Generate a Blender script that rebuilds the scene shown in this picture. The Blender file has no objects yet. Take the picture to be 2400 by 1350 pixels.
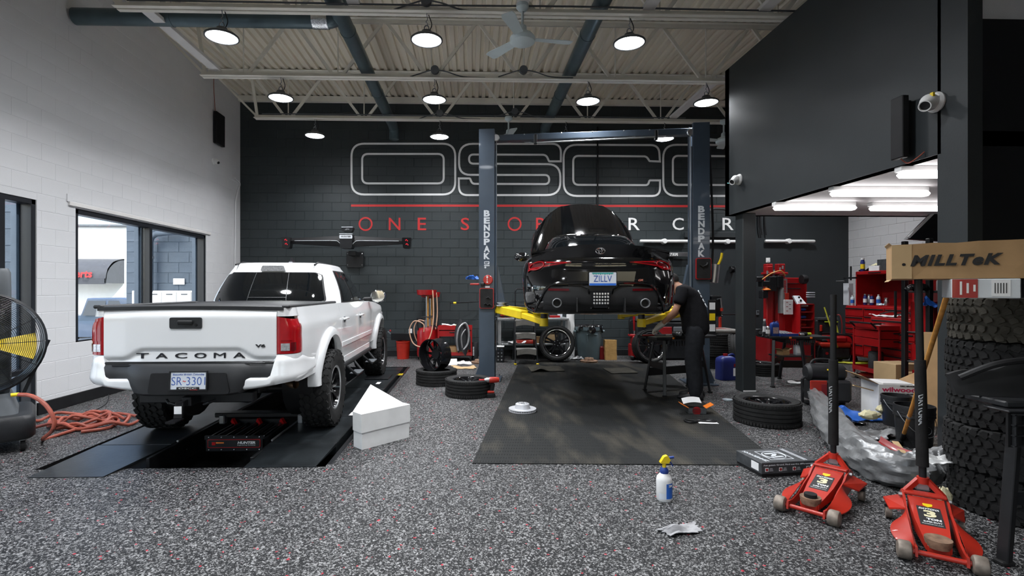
import bpy, bmesh, math, random
from mathutils import Vector, Matrix
random.seed(7)
R = math.radians
PI = math.pi
SC = bpy.context.scene
COL = SC.collection

# ------------------------------------------------------------------ camera, sky, exposure
CAMZ, YAW, FPX, CX, CY = 1.49, 0.03, 1200.0, 1141.0, 680.0
cd = bpy.data.cameras.new('camera')
cam = bpy.data.objects.new('camera', cd)
COL.objects.link(cam)
cam.location = (0, 0, CAMZ)
cam.rotation_euler = (PI / 2, 0, -YAW)
cd.sensor_width = 36.0
cd.lens = 18.0
cd.shift_x = (1200 - CX) / 2400
cd.shift_y = (CY - 675) / 2400
cd.clip_start = 0.05
cd.clip_end = 300
SC.camera = cam

w = bpy.data.worlds.new('sky')
SC.world = w
w.use_nodes = True
nt = w.node_tree
bg = nt.nodes['Background']
sky = nt.nodes.new('ShaderNodeTexSky')
sky.sky_type = 'NISHITA'
sky.sun_disc = False
sky.sun_elevation = R(48)
sky.sun_rotation = R(200)
sky.dust_density = 3.0
sky.ozone_density = 1.0
nt.links.new(sky.outputs[0], bg.inputs[0])
bg.inputs[1].default_value = 0.6

sd = bpy.data.lights.new('sun', 'SUN')
sd.energy = 14.0
sd.angle = R(1.0)
sd.color = (1, .96, .9)
sun = bpy.data.objects.new('sun', sd)
COL.objects.link(sun)
sun.rotation_euler = (R(42), 0, R(72))     # high sun, only lights the street outside

LAMP_W = 47.0        # each high bay lamp, watts
LAMP_E = 30.0        # glow of its lens
TUBE_E = 5.0
SC.view_settings.view_transform = 'Standard'
SC.view_settings.look = 'None'
SC.view_settings.gamma = 1.0
SC.view_settings.use_curve_mapping = False
SC.view_settings.exposure = 0.0

# ------------------------------------------------------------------ where a point of the photograph lies in the room
SN, CN = math.sin(YAW), math.cos(YAW)
def ray(px, py):
 xc, zc = (px - CX) / FPX, (CY - py) / FPX
 return Vector((SN + xc * CN, CN - xc * SN, zc))
def F(px, py, z=0.0):
 d = ray(px, py)
 t = (z - CAMZ) / d.z
 return Vector((d.x * t, d.y * t, z))
def A(px, py, Y):
 d = ray(px, py)
 t = Y / d.y
 return Vector((d.x * t, Y, CAMZ + d.z * t))
def AX(px, py, X):
 d = ray(px, py)
 t = X / d.x
 return Vector((X, d.y * t, CAMZ + d.z * t))

# ------------------------------------------------------------------ materials
def mk(name, c, rough=.5, metal=0, var=.12, scale=6, bump=0, bscale=60, coat=0, spec=.5, emit=None, es=0):
 m = bpy.data.materials.new(name)
 m.use_nodes = True
 t = m.node_tree
 b = t.nodes['Principled BSDF']
 c = tuple(c)
 b.inputs['Roughness'].default_value = rough
 b.inputs['Metallic'].default_value = metal
 b.inputs['Coat Weight'].default_value = coat
 b.inputs['Coat Roughness'].default_value = .04
 b.inputs['Specular IOR Level'].default_value = spec
 b.inputs['Base Color'].default_value = (*c, 1)
 tc = t.nodes.new('ShaderNodeTexCoord')
 if var:
  n = t.nodes.new('ShaderNodeTexNoise')
  n.inputs['Scale'].default_value = scale
  n.inputs['Detail'].default_value = 4
  t.links.new(tc.outputs['Object'], n.inputs['Vector'])
  r = t.nodes.new('ShaderNodeValToRGB')
  r.color_ramp.elements[0].position = .3
  r.color_ramp.elements[1].position = .7
  r.color_ramp.elements[0].color = (*[x * (1 - var) for x in c], 1)
  r.color_ramp.elements[1].color = (*[min(1, x * (1 + var)) for x in c], 1)
  t.links.new(n.outputs['Fac'], r.inputs['Fac'])
  t.links.new(r.outputs['Color'], b.inputs['Base Color'])
 if bump:
  n2 = t.nodes.new('ShaderNodeTexNoise')
  n2.inputs['Scale'].default_value = bscale
  t.links.new(tc.outputs['Object'], n2.inputs['Vector'])
  bp = t.nodes.new('ShaderNodeBump')
  bp.inputs['Strength'].default_value = bump
  bp.inputs['Distance'].default_value = .01
  t.links.new(n2.outputs['Fac'], bp.inputs['Height'])
  t.links.new(bp.outputs['Normal'], b.inputs['Normal'])
 if emit:
  b.inputs['Emission Color'].default_value = (*emit, 1)
  b.inputs['Emission Strength'].default_value = es
 return m

def glass(name, tint=(.92, .96, .98), dark=0.0, rough=0.0):
 m = bpy.data.materials.new(name)
 m.use_nodes = True
 t = m.node_tree
 t.nodes.remove(t.nodes['Principled BSDF'])
 tr = t.nodes.new('ShaderNodeBsdfTransparent')
 tr.inputs['Color'].default_value = (*[x * (1 - dark) for x in tint], 1)
 gl = t.nodes.new('ShaderNodeBsdfGlossy')
 gl.inputs['Roughness'].default_value = rough
 gl.inputs['Color'].default_value = (.9, .95, 1, 1)
 lw = t.nodes.new('ShaderNodeLayerWeight')
 lw.inputs['Blend'].default_value = .5
 pw = t.nodes.new('ShaderNodeMath')
 pw.operation = 'POWER'
 pw.inputs[1].default_value = 3.0
 t.links.new(lw.outputs['Facing'], pw.inputs[0])
 fr = t.nodes.new('ShaderNodeMath')
 fr.operation = 'MULTIPLY_ADD'
 fr.inputs[1].default_value = .6
 fr.inputs[2].default_value = .035
 t.links.new(pw.outputs[0], fr.inputs[0])
 mx = t.nodes.new('ShaderNodeMixShader')
 t.links.new(fr.outputs[0], mx.inputs[0])
 t.links.new(tr.outputs[0], mx.inputs[1])
 t.links.new(gl.outputs[0], mx.inputs[2])
 t.links.new(mx.outputs[0], t.nodes['Material Output'].inputs['Surface'])
 return m

M = {}
def D(key, *a, **k):
 M[key] = mk(key, *a, **k)
D('charcoal', (.0215, .029, .0315), .55, var=.1, scale=2, bump=.12, bscale=140)
D('charcoal_smooth', (.0225, .0275, .030), .5, var=.08, scale=2, bump=.04, bscale=60)
D('black_wall', (.006, .007, .009), .5, var=.1, scale=2, spec=0.25)
D('white_wall', (.68, .68, .69), .55, var=.03, scale=2, bump=.1, bscale=120)
D('white_smooth', (.72, .70, .71), .5, var=.03, scale=2)
D('deck', (.82, .755, .62), .55, var=.05, scale=3)
D('joist', (.80, .77, .68), .5, var=.05, scale=5)
D('bar_white', (.74, .72, .70), .5, var=.04)
D('duct', (.085, .125, .14), .33, metal=.35, var=.12, scale=4)
D('foil', (.7, .72, .73), .25, metal=1, var=.1, bump=.6, bscale=60)
D('black_frame', (.012, .014, .018), .38, var=.1)
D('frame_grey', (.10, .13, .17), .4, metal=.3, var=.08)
D('black', (.012, .012, .013), .5, var=.2, spec=0.3)
D('black_gloss', (.008, .008, .009), .12, var=.1)
D('black_metal', (.014, .015, .017), .35, metal=.2, var=.2)
D('rubber', (.016, .016, .016), .72, var=.3, scale=9, bump=.15, bscale=90, spec=0.22)
D('rubber_dusty', (.062, .058, .048), .8, var=.35, scale=7, bump=.2, bscale=80, spec=0.15)
D('plastic_black', (.018, .019, .021), .45, var=.15, bump=.15, bscale=220, spec=0.35)
D('plastic_grey', (.10, .11, .12), .5, var=.1)
D('steel', (.55, .56, .58), .3, metal=1, var=.12)
D('steel_dull', (.35, .36, .37), .45, metal=.8, var=.2)
D('chrome', (.8, .8, .82), .08, metal=1, var=.03)
D('red', (.34, .007, .009), .32, var=.12, coat=.3)
D('red_dark', (.22, .006, .008), .4, var=.15)
D('red_orange', (.42, .022, .010), .38, var=.16, scale=5, coat=.2)
D('red_paint', (.52, .02, .02), .6, var=.05)
D('white_paint', (.86, .86, .85), .6, var=.04)
D('yellow', (.80, .58, .012), .4, var=.1)
D('orange', (.8, .2, .02), .5, var=.1)
D('lift_blue', (.045, .064, .09), .38, var=.07, coat=.2)
D('truck_white', (.80, .81, .82), .28, var=.015, scale=2, coat=.8)
D('truck_black', (.02, .021, .023), .5, var=.12, bump=.1, bscale=260)
D('car_black', (.0035, .0035, .004), .08, var=.1, coat=1.0)
D('tint_glass', (.004, .005, .006), .04, var=.05, coat=.6)
D('tail_red', (.36, .004, .008), .12, var=.12, scale=14, coat=.8)
D('tail_dark', (.10, .003, .006), .12, var=.2, scale=14, coat=.8)
D('tail_clear', (.55, .56, .58), .15, metal=.5, var=.25, scale=60, coat=.8)
D('cardboard', (.40, .245, .115), .75, var=.14, scale=4, bump=.1, bscale=40)
D('cardboard_light', (.52, .36, .19), .75, var=.1, scale=4)
D('paper_brown', (.46, .27, .09), .8, var=.12, scale=9, bump=.5, bscale=14)
D('white', (.78, .78, .77), .5, var=.05)
D('paper', (.80, .80, .80), .7, var=.05)
D('grey_bin', (.12, .17, .19), .5, var=.08)
D('blue', (.015, .05, .26), .45, var=.12)
D('blue_bright', (.02, .13, .55), .45, var=.15)
D('blue_navy', (.012, .022, .15), .4, var=.12)
D('hose_red', (.34, .075, .045), .55, var=.2, scale=14)
D('hose_yellow', (.62, .62, .05), .5, var=.12)
D('hose_clear', (.55, .33, .22), .3, var=.15)
D('wood_handle', (.62, .29, .06), .5, var=.2, scale=18)
D('foam', (.72, .66, .42), .9, var=.1, bump=.6, bscale=30)
D('plastic_silver', (.25, .255, .26), .32, metal=.4, var=.12, scale=9, bump=.7, bscale=18)
D('glove_grey', (.33, .33, .34), .7, var=.12, scale=12, bump=.4, bscale=40)
D('latex', (.55, .52, .47), .6, var=.08)
D('skin', (.40, .205, .13), .55, var=.1, scale=12)
D('hair', (.012, .010, .009), .6, var=.4, scale=60, bump=.5, bscale=220, spec=0.3)
D('shirt', (.012, .012, .014), .85, var=.2, scale=20, bump=.3, bscale=14, spec=0.1)
D('trousers', (.017, .018, .021), .85, var=.2, scale=20, bump=.3, bscale=12, spec=0.1)
D('lamp_body', (.08, .085, .09), .4, metal=.4, var=.1)
D('lamp_lens', (.9, .9, .9), .4, var=0, emit=(.93, .96, 1), es=LAMP_E)
D('tube_lens', (.9, .9, .9), .4, var=0, emit=(1, .97, .97), es=TUBE_E)
D('led_red', (.4, .01, .01), .4, var=0, emit=(1, .02, .05), es=.8)
D('fan_white', (.58, .66, .66), .4, var=.04)
D('letter_grey', (.60, .63, .66), .5, var=.04)
D('letter_dark', (.035, .036, .042), .25, metal=.5, var=.1)
D('plate_white', (.62, .66, .72), .4, var=.04)
D('plate_blue', (.03, .09, .36), .45, var=.05)
D('ink', (.012, .012, .014), .6, var=.1)
D('magenta_ink', (.55, .03, .10), .6, var=.05)
D('rust', (.20, .12, .075), .75, var=.45, scale=22, bump=.3)
D('caster_grey', (.24, .20, .165), .5, metal=.4, var=.35, scale=18)
D('exhaust', (.32, .20, .12), .4, metal=.8, var=.25, scale=12)
D('disc_silver', (.62, .63, .66), .42, metal=.35, var=.05)
D('asphalt', (.33, .33, .34), .9, var=.12)
D('stucco', (.80, .79, .76), .9, var=.04)
D('ext_block', (.105, .135, .17), .8, var=.12, scale=5, bump=.4)
D('leaf', (.22, .42, .05), .6, var=.35, scale=7)
D('pickup_blue', (.05, .07, .11), .3, var=.05, coat=.5)
D('awning_black', (.05, .052, .06), .7, var=.1)
D('clear_plastic', (.6, .7, .75), .15, var=.1, coat=.5)
D('lime', (.5, .62, .03), .5, var=.08)
D('box_black', (.05, .054, .058), .5, var=.35, scale=16)
D('teal', (.03, .30, .28), .5, var=.1)
D('tray_grey', (.19, .18, .165), .7, var=.2, scale=10)
M['pane'] = glass('pane')
M['pane_dark'] = glass('pane_dark', (.25, .28, .3), .3)

# ------------------------------------------------------------------ mesh building
class MB:
 def __init__(s):
  s.v, s.f, s.m = [], [], Matrix.Identity(4)
 def at(s, x=0, y=0, z=0, rx=0, ry=0, rz=0):
  s.m = Matrix.Translation((x, y, z)) @ Matrix.Rotation(rz, 4, 'Z') @ Matrix.Rotation(ry, 4, 'Y') @ Matrix.Rotation(rx, 4, 'X')
  return s
 def mat4(s, m):
  s.m = m
  return s
 def add(s, vs, fs):
  o = len(s.v)
  s.v += [tuple(s.m @ Vector(p)) for p in vs]
  s.f += [tuple(o + i for i in q) for q in fs]
  return s
 def box(s, c, d, b=0.0):
  x, y, z = c
  a, e, h = d[0] / 2, d[1] / 2, d[2] / 2
  if b <= 0:
   vs = [(x + i * a, y + j * e, z + k * h) for k in (-1, 1) for j in (-1, 1) for i in (-1, 1)]
   return s.add(vs, [(0, 2, 3, 1), (4, 5, 7, 6), (0, 1, 5, 4), (2, 6, 7, 3), (0, 4, 6, 2), (1, 3, 7, 5)])
  b = min(b, a * .95, e * .95, h * .95)
  vs, idx = [], {}
  for i in (-1, 1):
   for j in (-1, 1):
    for k in (-1, 1):
     for ax in range(3):
      p = [x + i * (a - b), y + j * (e - b), z + k * (h - b)]
      p[ax] += (i, j, k)[ax] * b
      idx[i, j, k, ax] = len(vs)
      vs.append(tuple(p))
  fs = []
  for ax in range(3):
   u, w2 = (ax + 1) % 3, (ax + 2) % 3
   for sg in (-1, 1):
    q = []
    for (p, r) in ((-1, -1), (1, -1), (1, 1), (-1, 1)):
     k = [0, 0, 0]
     k[ax], k[u], k[w2] = sg, p, r
     q.append(idx[k[0], k[1], k[2], ax])
    fs.append(tuple(q if sg > 0 else q[::-1]))
   for p in (-1, 1):
    for r in (-1, 1):
     k1, k2 = [0, 0, 0], [0, 0, 0]
     k1[u] = k2[u] = p
     k1[w2] = k2[w2] = r
     k1[ax], k2[ax] = -1, 1
     q = (idx[*k1, u], idx[*k2, u], idx[*k2, w2], idx[*k1, w2])
     fs.append(q if p * r > 0 else q[::-1])
  for i in (-1, 1):
   for j in (-1, 1):
    for k in (-1, 1):
     q = (idx[i, j, k, 0], idx[i, j, k, 1], idx[i, j, k, 2])
     fs.append(q if i * j * k > 0 else q[::-1])
  return s.add(vs, fs)
 def bar(s, p, q, w2, h, up=(0, 0, 1), b=0.0):
  """a straight bar of rectangular section from p to q"""
  p, q = Vector(p), Vector(q)
  d = q - p
  L = d.length
  y = d.normalized()
  x = y.cross(Vector(up))
  if x.length < 1e-4:
   x = y.cross(Vector((1, 0, 0)))
  x.normalize()
  z = x.cross(y)
  m = Matrix((x, y, z)).transposed().to_4x4()
  m.translation = (p + q) / 2
  old = s.m
  s.m = old @ m
  s.box((0, 0, 0), (w2, L, h), b)
  s.m = old
  return s
 def cyl(s, p, q, r, r2=None, n=16, cap=True):
  return s.tube([p, q], [r, r if r2 is None else r2], n, cap=cap)
 def tube(s, pts, r, n=10, closed=False, cap=True):
  pts = [Vector(p) for p in pts]
  k = len(pts)
  rs = r if isinstance(r, (list, tuple)) else [r] * k
  ts = []
  for i in range(k):
   a = pts[(i - 1) % k] if (i or closed) else pts[0]
   b = pts[(i + 1) % k] if (i < k - 1 or closed) else pts[-1]
   t = b - a
   ts.append(t.normalized() if t.length > 1e-9 else Vector((0, 0, 1)))
  up = Vector((0, 0, 1)) if abs(ts[0].z) < .9 else Vector((1, 0, 0))
  x = ts[0].cross(up).normalized()
  vs, fs = [], []
  for i in range(k):
   x = (x - ts[i] * x.dot(ts[i]))
   x = x.normalized() if x.length > 1e-6 else ts[i].orthogonal().normalized()
   y = ts[i].cross(x)
   for j in range(n):
    a = 2 * PI * j / n
    vs.append(tuple(pts[i] + (x * math.cos(a) + y * math.sin(a)) * rs[i]))
  for i in range(k if closed else k - 1):
   i2 = (i + 1) % k
   for j in range(n):
    j2 = (j + 1) % n
    fs.append((i * n + j, i * n + j2, i2 * n + j2, i2 * n + j))
  if cap and not closed:
   fs.append(tuple(range(n))[::-1])
   fs.append(tuple((k - 1) * n + j for j in range(n)))
  return s.add(vs, fs)
 def lathe(s, prof, n=32, axis='z', a0=0, a1=2 * PI, cap=False):
  full = abs(a1 - a0 - 2 * PI) < 1e-6
  m = n if full else n + 1
  vs, fs = [], []
  for i in range(m):
   a = a0 + (a1 - a0) * i / n
   c, sn = math.cos(a), math.sin(a)
   for (r, z) in prof:
    vs.append((r * c, r * sn, z) if axis == 'z' else ((z, r * c, r * sn) if axis == 'x' else (r * sn, z, r * c)))
  k = len(prof)
  for i in range(n):
   i2 = (i + 1) % m
   for j in range(k - 1):
    fs.append((i * k + j, i2 * k + j, i2 * k + j + 1, i * k + j + 1))
  if cap and full:
   fs.append(tuple(i * k for i in range(n))[::-1])
   fs.append(tuple(i * k + k - 1 for i in range(n)))
  return s.add(vs, fs)
 def prism(s, poly, z0, z1, axis='z'):
  """polygon extruded along an axis; poly points are the two other coordinates in order"""
  def P(a, b, h):
   return (a, b, h) if axis == 'z' else ((h, a, b) if axis == 'x' else (a, h, b))
  n = len(poly)
  vs = [P(a, b, z0) for a, b in poly] + [P(a, b, z1) for a, b in poly]
  fs = [tuple(range(n))[::-1], tuple(range(n, 2 * n))]
  fs += [(i, (i + 1) % n, n + (i + 1) % n, n + i) for i in range(n)]
  return s.add(vs, fs)
 def grid(s, fn, nu, nv, thick=None):
  """fn(u, v) for u, v in 0..1; thick: offset vector or function giving the second skin"""
  P = [[Vector(fn(i / nu, j / nv)) for j in range(nv + 1)] for i in range(nu + 1)]
  vs = [tuple(p) for row in P for p in row]
  k = nv + 1
  fs = [(i * k + j, (i + 1) * k + j, (i + 1) * k + j + 1, i * k + j + 1) for i in range(nu) for j in range(nv)]
  if thick is not None:
   o = len(vs)
   T = thick if callable(thick) else (lambda u, v: thick)
   vs += [tuple(P[i][j] + Vector(T(i / nu, j / nv))) for i in range(nu + 1) for j in range(nv + 1)]
   fs += [tuple(o + q for q in f[::-1]) for f in fs[:]]
   e = [i * k for i in range(nu + 1)] + [nu * k + j for j in range(1, k)] + [i * k + nv for i in range(nu - 1, -1, -1)] + [j for j in range(nv - 1, 0, -1)]
   fs += [(e[i], o + e[i], o + e[(i + 1) % len(e)], e[(i + 1) % len(e)]) for i in range(len(e))]
  return s.add(vs, fs)
 def loft(s, rings, cap=True, closed=True):
  n = len(rings[0])
  vs = [tuple(p) for r in rings for p in r]
  fs = []
  for i in range(len(rings) - 1):
   for j in range(n if closed else n - 1):
    j2 = (j + 1) % n
    fs.append((i * n + j, i * n + j2, (i + 1) * n + j2, (i + 1) * n + j))
  if cap:
   fs.append(tuple(range(n))[::-1])
   fs.append(tuple((len(rings) - 1) * n + j for j in range(n)))
  return s.add(vs, fs)
 def sphere(s, c, r, n=14, sc=(1, 1, 1)):
  c = Vector(c)
  vs, fs = [], []
  h = n // 2
  for i in range(h + 1):
   th = PI * i / h
   for j in range(n):
    a = 2 * PI * j / n
    vs.append((c.x + r * sc[0] * math.sin(th) * math.cos(a), c.y + r * sc[1] * math.sin(th) * math.sin(a), c.z + r * sc[2] * math.cos(th)))
  for i in range(h):
   for j in range(n):
    j2 = (j + 1) % n
    fs.append((i * n + j, (i + 1) * n + j, (i + 1) * n + j2, i * n + j2))
  return s.add(vs, fs)
 def ribbon(s, pts, w2, closed, fn, thick=.004):
  """a painted stroke of width w2 along 2D points; fn(a, b, h) lifts a flat point into space, h above the surface"""
  n = len(pts)
  L, Rr = [], []
  for i in range(n):
   a = pts[(i - 1) % n] if (i or closed) else pts[0]
   b = pts[(i + 1) % n] if (i < n - 1 or closed) else pts[-1]
   p = pts[i]
   d1 = Vector((p[0] - a[0], p[1] - a[1]))
   d2 = Vector((b[0] - p[0], b[1] - p[1]))
   if d1.length < 1e-9: d1 = d2
   if d2.length < 1e-9: d2 = d1
   d1.normalize(); d2.normalize()
   t = (d1 + d2)
   t = t.normalized() if t.length > 1e-6 else d1
   nn = Vector((-t.y, t.x))
   k = w2 / 2 / max(.5, nn.dot(Vector((-d1.y, d1.x))))
   L.append((p[0] + nn.x * k, p[1] + nn.y * k)); Rr.append((p[0] - nn.x * k, p[1] - nn.y * k))
  vs = [fn(*q, thick) for q in L] + [fn(*q, thick) for q in Rr] + [fn(*q, 0) for q in L] + [fn(*q, 0) for q in Rr]
  fs = []
  for i in range(n if closed else n - 1):
   j = (i + 1) % n
   fs += [(i, n + i, n + j, j), (i, j, 2 * n + j, 2 * n + i), (n + i, 3 * n + i, 3 * n + j, n + j)]
  return s.add(vs, fs)
 def mesh(s, name, mat, smooth=True, ang=35):
  me = bpy.data.meshes.new(name)
  me.from_pydata(s.v, [], s.f)
  bm = bmesh.new()
  bm.from_mesh(me)
  bmesh.ops.recalc_face_normals(bm, faces=bm.faces)
  bm.to_mesh(me)
  bm.free()
  if smooth:
   me.polygons.foreach_set('use_smooth', [True] * len(me.polygons))
   me.set_sharp_from_angle(angle=R(ang))
  me.materials.append(M[mat] if isinstance(mat, str) else mat)
  return me
 def build(s, name, mat, parent=None, smooth=True, ang=35, label=None, kind=None):
  o = bpy.data.objects.new(name, s.mesh(name, mat, smooth, ang))
  COL.objects.link(o)
  if parent is not None: o.parent = parent
  if label: o['label'] = label
  if kind: o['kind'] = kind
  return o

def thing(name, label, cat, loc=(0, 0, 0), rz=0.0, group=None, rx=0.0, ry=0.0):
 o = bpy.data.objects.new(name, None)
 COL.objects.link(o)
 o.empty_display_size = .1
 o.location = loc
 o.rotation_euler = (rx, ry, rz)
 o['label'] = label
 o['category'] = cat
 if group: o['group'] = group
 return o
def tag(o, label, cat, loc=None, rz=None, group=None, rx=0.0, ry=0.0):
 o['label'] = label
 o['category'] = cat
 if group: o['group'] = group
 if loc is not None: o.location = loc
 if rz is not None or rx or ry: o.rotation_euler = (rx, ry, rz or 0)
 return o
def empty(name, parent, loc=(0, 0, 0), rot=(0, 0, 0)):
 o = bpy.data.objects.new(name, None)
 COL.objects.link(o)
 o.parent = parent
 o.location = loc
 o.rotation_euler = rot
 return o
def struct(o):
 o['kind'] = 'structure'
 return o
KIDS = lambda o: [c for c in bpy.data.objects if c.parent is o]
def dup(root, loc, rz=0, label=None, group=None, rx=0, ry=0):
 def cp(o, par):
  c = o.copy()
  COL.objects.link(c)
  if par is not None: c.parent = par
  for ch in KIDS(o):
   cp(ch, c)
  return c
 c = cp(root, None)
 c.location = loc
 c.rotation_euler = (rx, ry, rz)
 if label: c['label'] = label
 if group: c['group'] = group
 return c
def text(s, size, mat, parent, loc, rot=(PI / 2, 0, 0), name='lettering', ex=.001, bold=0.0, sx=1.0, shear=0.0, space=1.0, align='CENTER', label=None, fit=None):
 c = bpy.data.curves.new(name, 'FONT')
 c.body = s
 c.size = size
 c.extrude = ex
 c.offset = bold
 c.shear = shear
 c.space_character = space
 c.align_x = align
 c.align_y = 'CENTER'
 c.resolution_u = 3
 t = bpy.data.objects.new(name, c)
 me = bpy.data.meshes.new_from_object(t)
 bpy.data.objects.remove(t)
 bpy.data.curves.remove(c)
 if fit and len(me.vertices):
  xs = [v.co.x for v in me.vertices]; ys = [v.co.y for v in me.vertices]
  ax, ay = (max(xs) - min(xs)) or 1, (max(ys) - min(ys)) or 1
  cx, cy = (max(xs) + min(xs)) / 2, (max(ys) + min(ys)) / 2
  for v in me.vertices:
   v.co.x = (v.co.x - cx) * fit[0] / ax
   v.co.y = (v.co.y - cy) * fit[1] / ay
 elif sx != 1:
  for v in me.vertices: v.co.x *= sx
 me.name = name
 me.materials.clear()
 me.materials.append(M[mat])
 o = bpy.data.objects.new(name, me)
 COL.objects.link(o)
 if parent is not None: o.parent = parent
 o.location = loc
 o.rotation_euler = rot
 if label: o['label'] = label
 return o
def arc(cx, cy, r, a0, a1, n=8):
 return [(cx + r * math.cos(a0 + (a1 - a0) * i / n), cy + r * math.sin(a0 + (a1 - a0) * i / n)) for i in range(n + 1)]
def roundpoly(pts, n=6):
 """closed polygon; each point (x, y, r) has its corner rounded"""
 out = []
 k = len(pts)
 for i in range(k):
  p = Vector(pts[i][:2]); r = pts[i][2] if len(pts[i]) > 2 else 0
  a = Vector(pts[i - 1][:2]); b = Vector(pts[(i + 1) % k][:2])
  if r <= 0:
   out.append(tuple(p)); continue
  u, v = (a - p).normalized(), (b - p).normalized()
  ang = u.angle(v)
  d = min(r / math.tan(ang / 2), (a - p).length * .5, (b - p).length * .5)
  p0, p1 = p + u * d, p + v * d
  for j in range(n + 1):
   t = j / n
   out.append(tuple(p0 * (1 - t) ** 2 + p * 2 * t * (1 - t) + p1 * t * t))
 return out
def rrect(w2, h, r, n=5):
 return roundpoly([(-w2 / 2, -h / 2, r), (w2 / 2, -h / 2, r), (w2 / 2, h / 2, r), (-w2 / 2, h / 2, r)], n)
def lerp(a, b, t): return a + (b - a) * t
def sstep(a, b, x):
 t = max(0, min(1, (x - a) / (b - a)))
 return t * t * (3 - 2 * t)
def interp(tab, x):
 """piecewise-smooth table [(x, v...)]"""
 if x <= tab[0][0]: return tab[0][1:]
 for a, b in zip(tab, tab[1:]):
  if x <= b[0]:
   t = (x - a[0]) / (b[0] - a[0])
   return tuple(lerp(p, q, t) for p, q in zip(a[1:], b[1:]))
 return tab[-1][1:]
def cr(pts, n=6, closed=False):
 """Catmull-Rom through points"""
 P = [Vector(p) for p in pts]
 k = len(P)
 out = []
 for i in range(k if closed else k - 1):
  p0 = P[(i - 1) % k] if (i or closed) else P[0]
  p1, p2 = P[i], P[(i + 1) % k]
  p3 = P[(i + 2) % k] if (i < k - 2 or closed) else P[-1]
  for j in range(n):
   t = j / n
   out.append(.5 * ((2 * p1) + (p2 - p0) * t + (2 * p0 - 5 * p1 + 4 * p2 - p3) * t * t + (3 * p1 - p0 - 3 * p2 + p3) * t ** 3))
 if not closed: out.append(P[-1])
 return out
# ------------------------------------------------------------------ the room
XL, XR, YB, YF, ZD = -5.156, 8.70, 11.58, -5.0, 5.80
MZX, MZY0, MZY1, MZB, MZT = 3.88, 3.89, 7.72, 2.62, 4.84      # the boxed-in mezzanine

def floor_material():
 m = bpy.data.materials.new('rubber_floor')
 m.use_nodes = True
 t = m.node_tree
 b = t.nodes['Principled BSDF']
 L = t.links.new
 tc = t.nodes.new('ShaderNodeTexCoord')
 nz = t.nodes.new('ShaderNodeTexNoise'); nz.inputs['Scale'].default_value = 90; nz.inputs['Detail'].default_value = 2
 L(tc.outputs['Object'], nz.inputs['Vector'])
 mixv = t.nodes.new('ShaderNodeMixRGB'); mixv.blend_type = 'LINEAR_LIGHT'; mixv.inputs[0].default_value = .012
 L(tc.outputs['Object'], mixv.inputs[1]); L(nz.outputs['Color'], mixv.inputs[2])
 def fleck(scale, lo, hi):
  v = t.nodes.new('ShaderNodeTexVoronoi'); v.inputs['Scale'].default_value = scale
  L(mixv.outputs[0], v.inputs['Vector'])
  sp = t.nodes.new('ShaderNodeSeparateColor'); L(v.outputs['Color'], sp.inputs[0])
  r = t.nodes.new('ShaderNodeMapRange'); r.inputs['From Min'].default_value = lo; r.inputs['From Max'].default_value = hi
  L(sp.outputs[0], r.inputs['Value'])
  return r, sp
 r1, s1 = fleck(105, .78, .86)
 r2, s2 = fleck(190, .84, .92)
 mx = t.nodes.new('ShaderNodeMath'); mx.operation = 'MAXIMUM'
 L(r1.outputs[0], mx.inputs[0]); L(r2.outputs[0], mx.inputs[1])
 wt = t.nodes.new('ShaderNodeMath'); wt.operation = 'MULTIPLY_ADD'; wt.inputs[1].default_value = .55; wt.inputs[2].default_value = .45
 L(s1.outputs[1], wt.inputs[0])
 fl = t.nodes.new('ShaderNodeMath'); fl.operation = 'MULTIPLY'
 L(mx.outputs[0], fl.inputs[0]); L(wt.outputs[0], fl.inputs[1])
 c1 = t.nodes.new('ShaderNodeMixRGB')
 c1.inputs[1].default_value = (.0135, .014, .015, 1); c1.inputs[2].default_value = (.33, .33, .33, 1)
 L(fl.outputs[0], c1.inputs[0])
 r3, s3 = fleck(100, .985, .988)
 gt = t.nodes.new('ShaderNodeMath'); gt.operation = 'GREATER_THAN'; gt.inputs[1].default_value = .9965
 L(s3.outputs[2], gt.inputs[0])
 c2 = t.nodes.new('ShaderNodeMixRGB'); c2.inputs[2].default_value = (.45, .03, .05, 1)
 L(gt.outputs[0], c2.inputs[0]); L(c1.outputs[0], c2.inputs[1])
 L(c2.outputs[0], b.inputs['Base Color'])
 b.inputs['Roughness'].default_value = .5
 b.inputs['Specular IOR Level'].default_value = .12
 bp = t.nodes.new('ShaderNodeBump'); bp.inputs['Strength'].default_value = .12; bp.inputs['Distance'].default_value = .002
 L(fl.outputs[0], bp.inputs['Height']); L(bp.outputs[0], b.inputs['Normal'])
 return m

# the alignment rack sits in a shallow pit; the floor is built round it
RK = dict(ln0=F(63, 1121), ln1=F(249, 1115), rn0=F(571, 1097), rn1=F(744, 1090))
PX0, PX1, PY0, PY1 = -3.62, -1.235, 4.36, 10.0
fb = MB()
def fq(x0, x1, y0, y1):
 fb.add([(x0, y0, 0), (x1, y0, 0), (x1, y1, 0), (x0, y1, 0)], [(0, 1, 2, 3)])
fq(XL - .1, XR + .1, YF - .1, PY0)
fq(XL - .1, PX0, PY0, PY1); fq(PX1, XR + .1, PY0, PY1)
fq(XL - .1, XR + .1, PY1, YB + .1)
floor = struct(fb.build('floor', floor_material(), smooth=False))
pit = MB()
pit.add([(PX0, PY0, -.28), (PX1, PY0, -.28), (PX1, PY1, -.28), (PX0, PY1, -.28), (PX0, PY0, 0), (PX1, PY0, 0), (PX1, PY1, 0), (PX0, PY1, 0)],
  [(0, 1, 2, 3), (0, 4, 5, 1), (1, 5, 6, 2), (2, 6, 7, 3), (3, 7, 4, 0)])
pit.build('pit_lining', 'black', floor, smooth=False)

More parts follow.
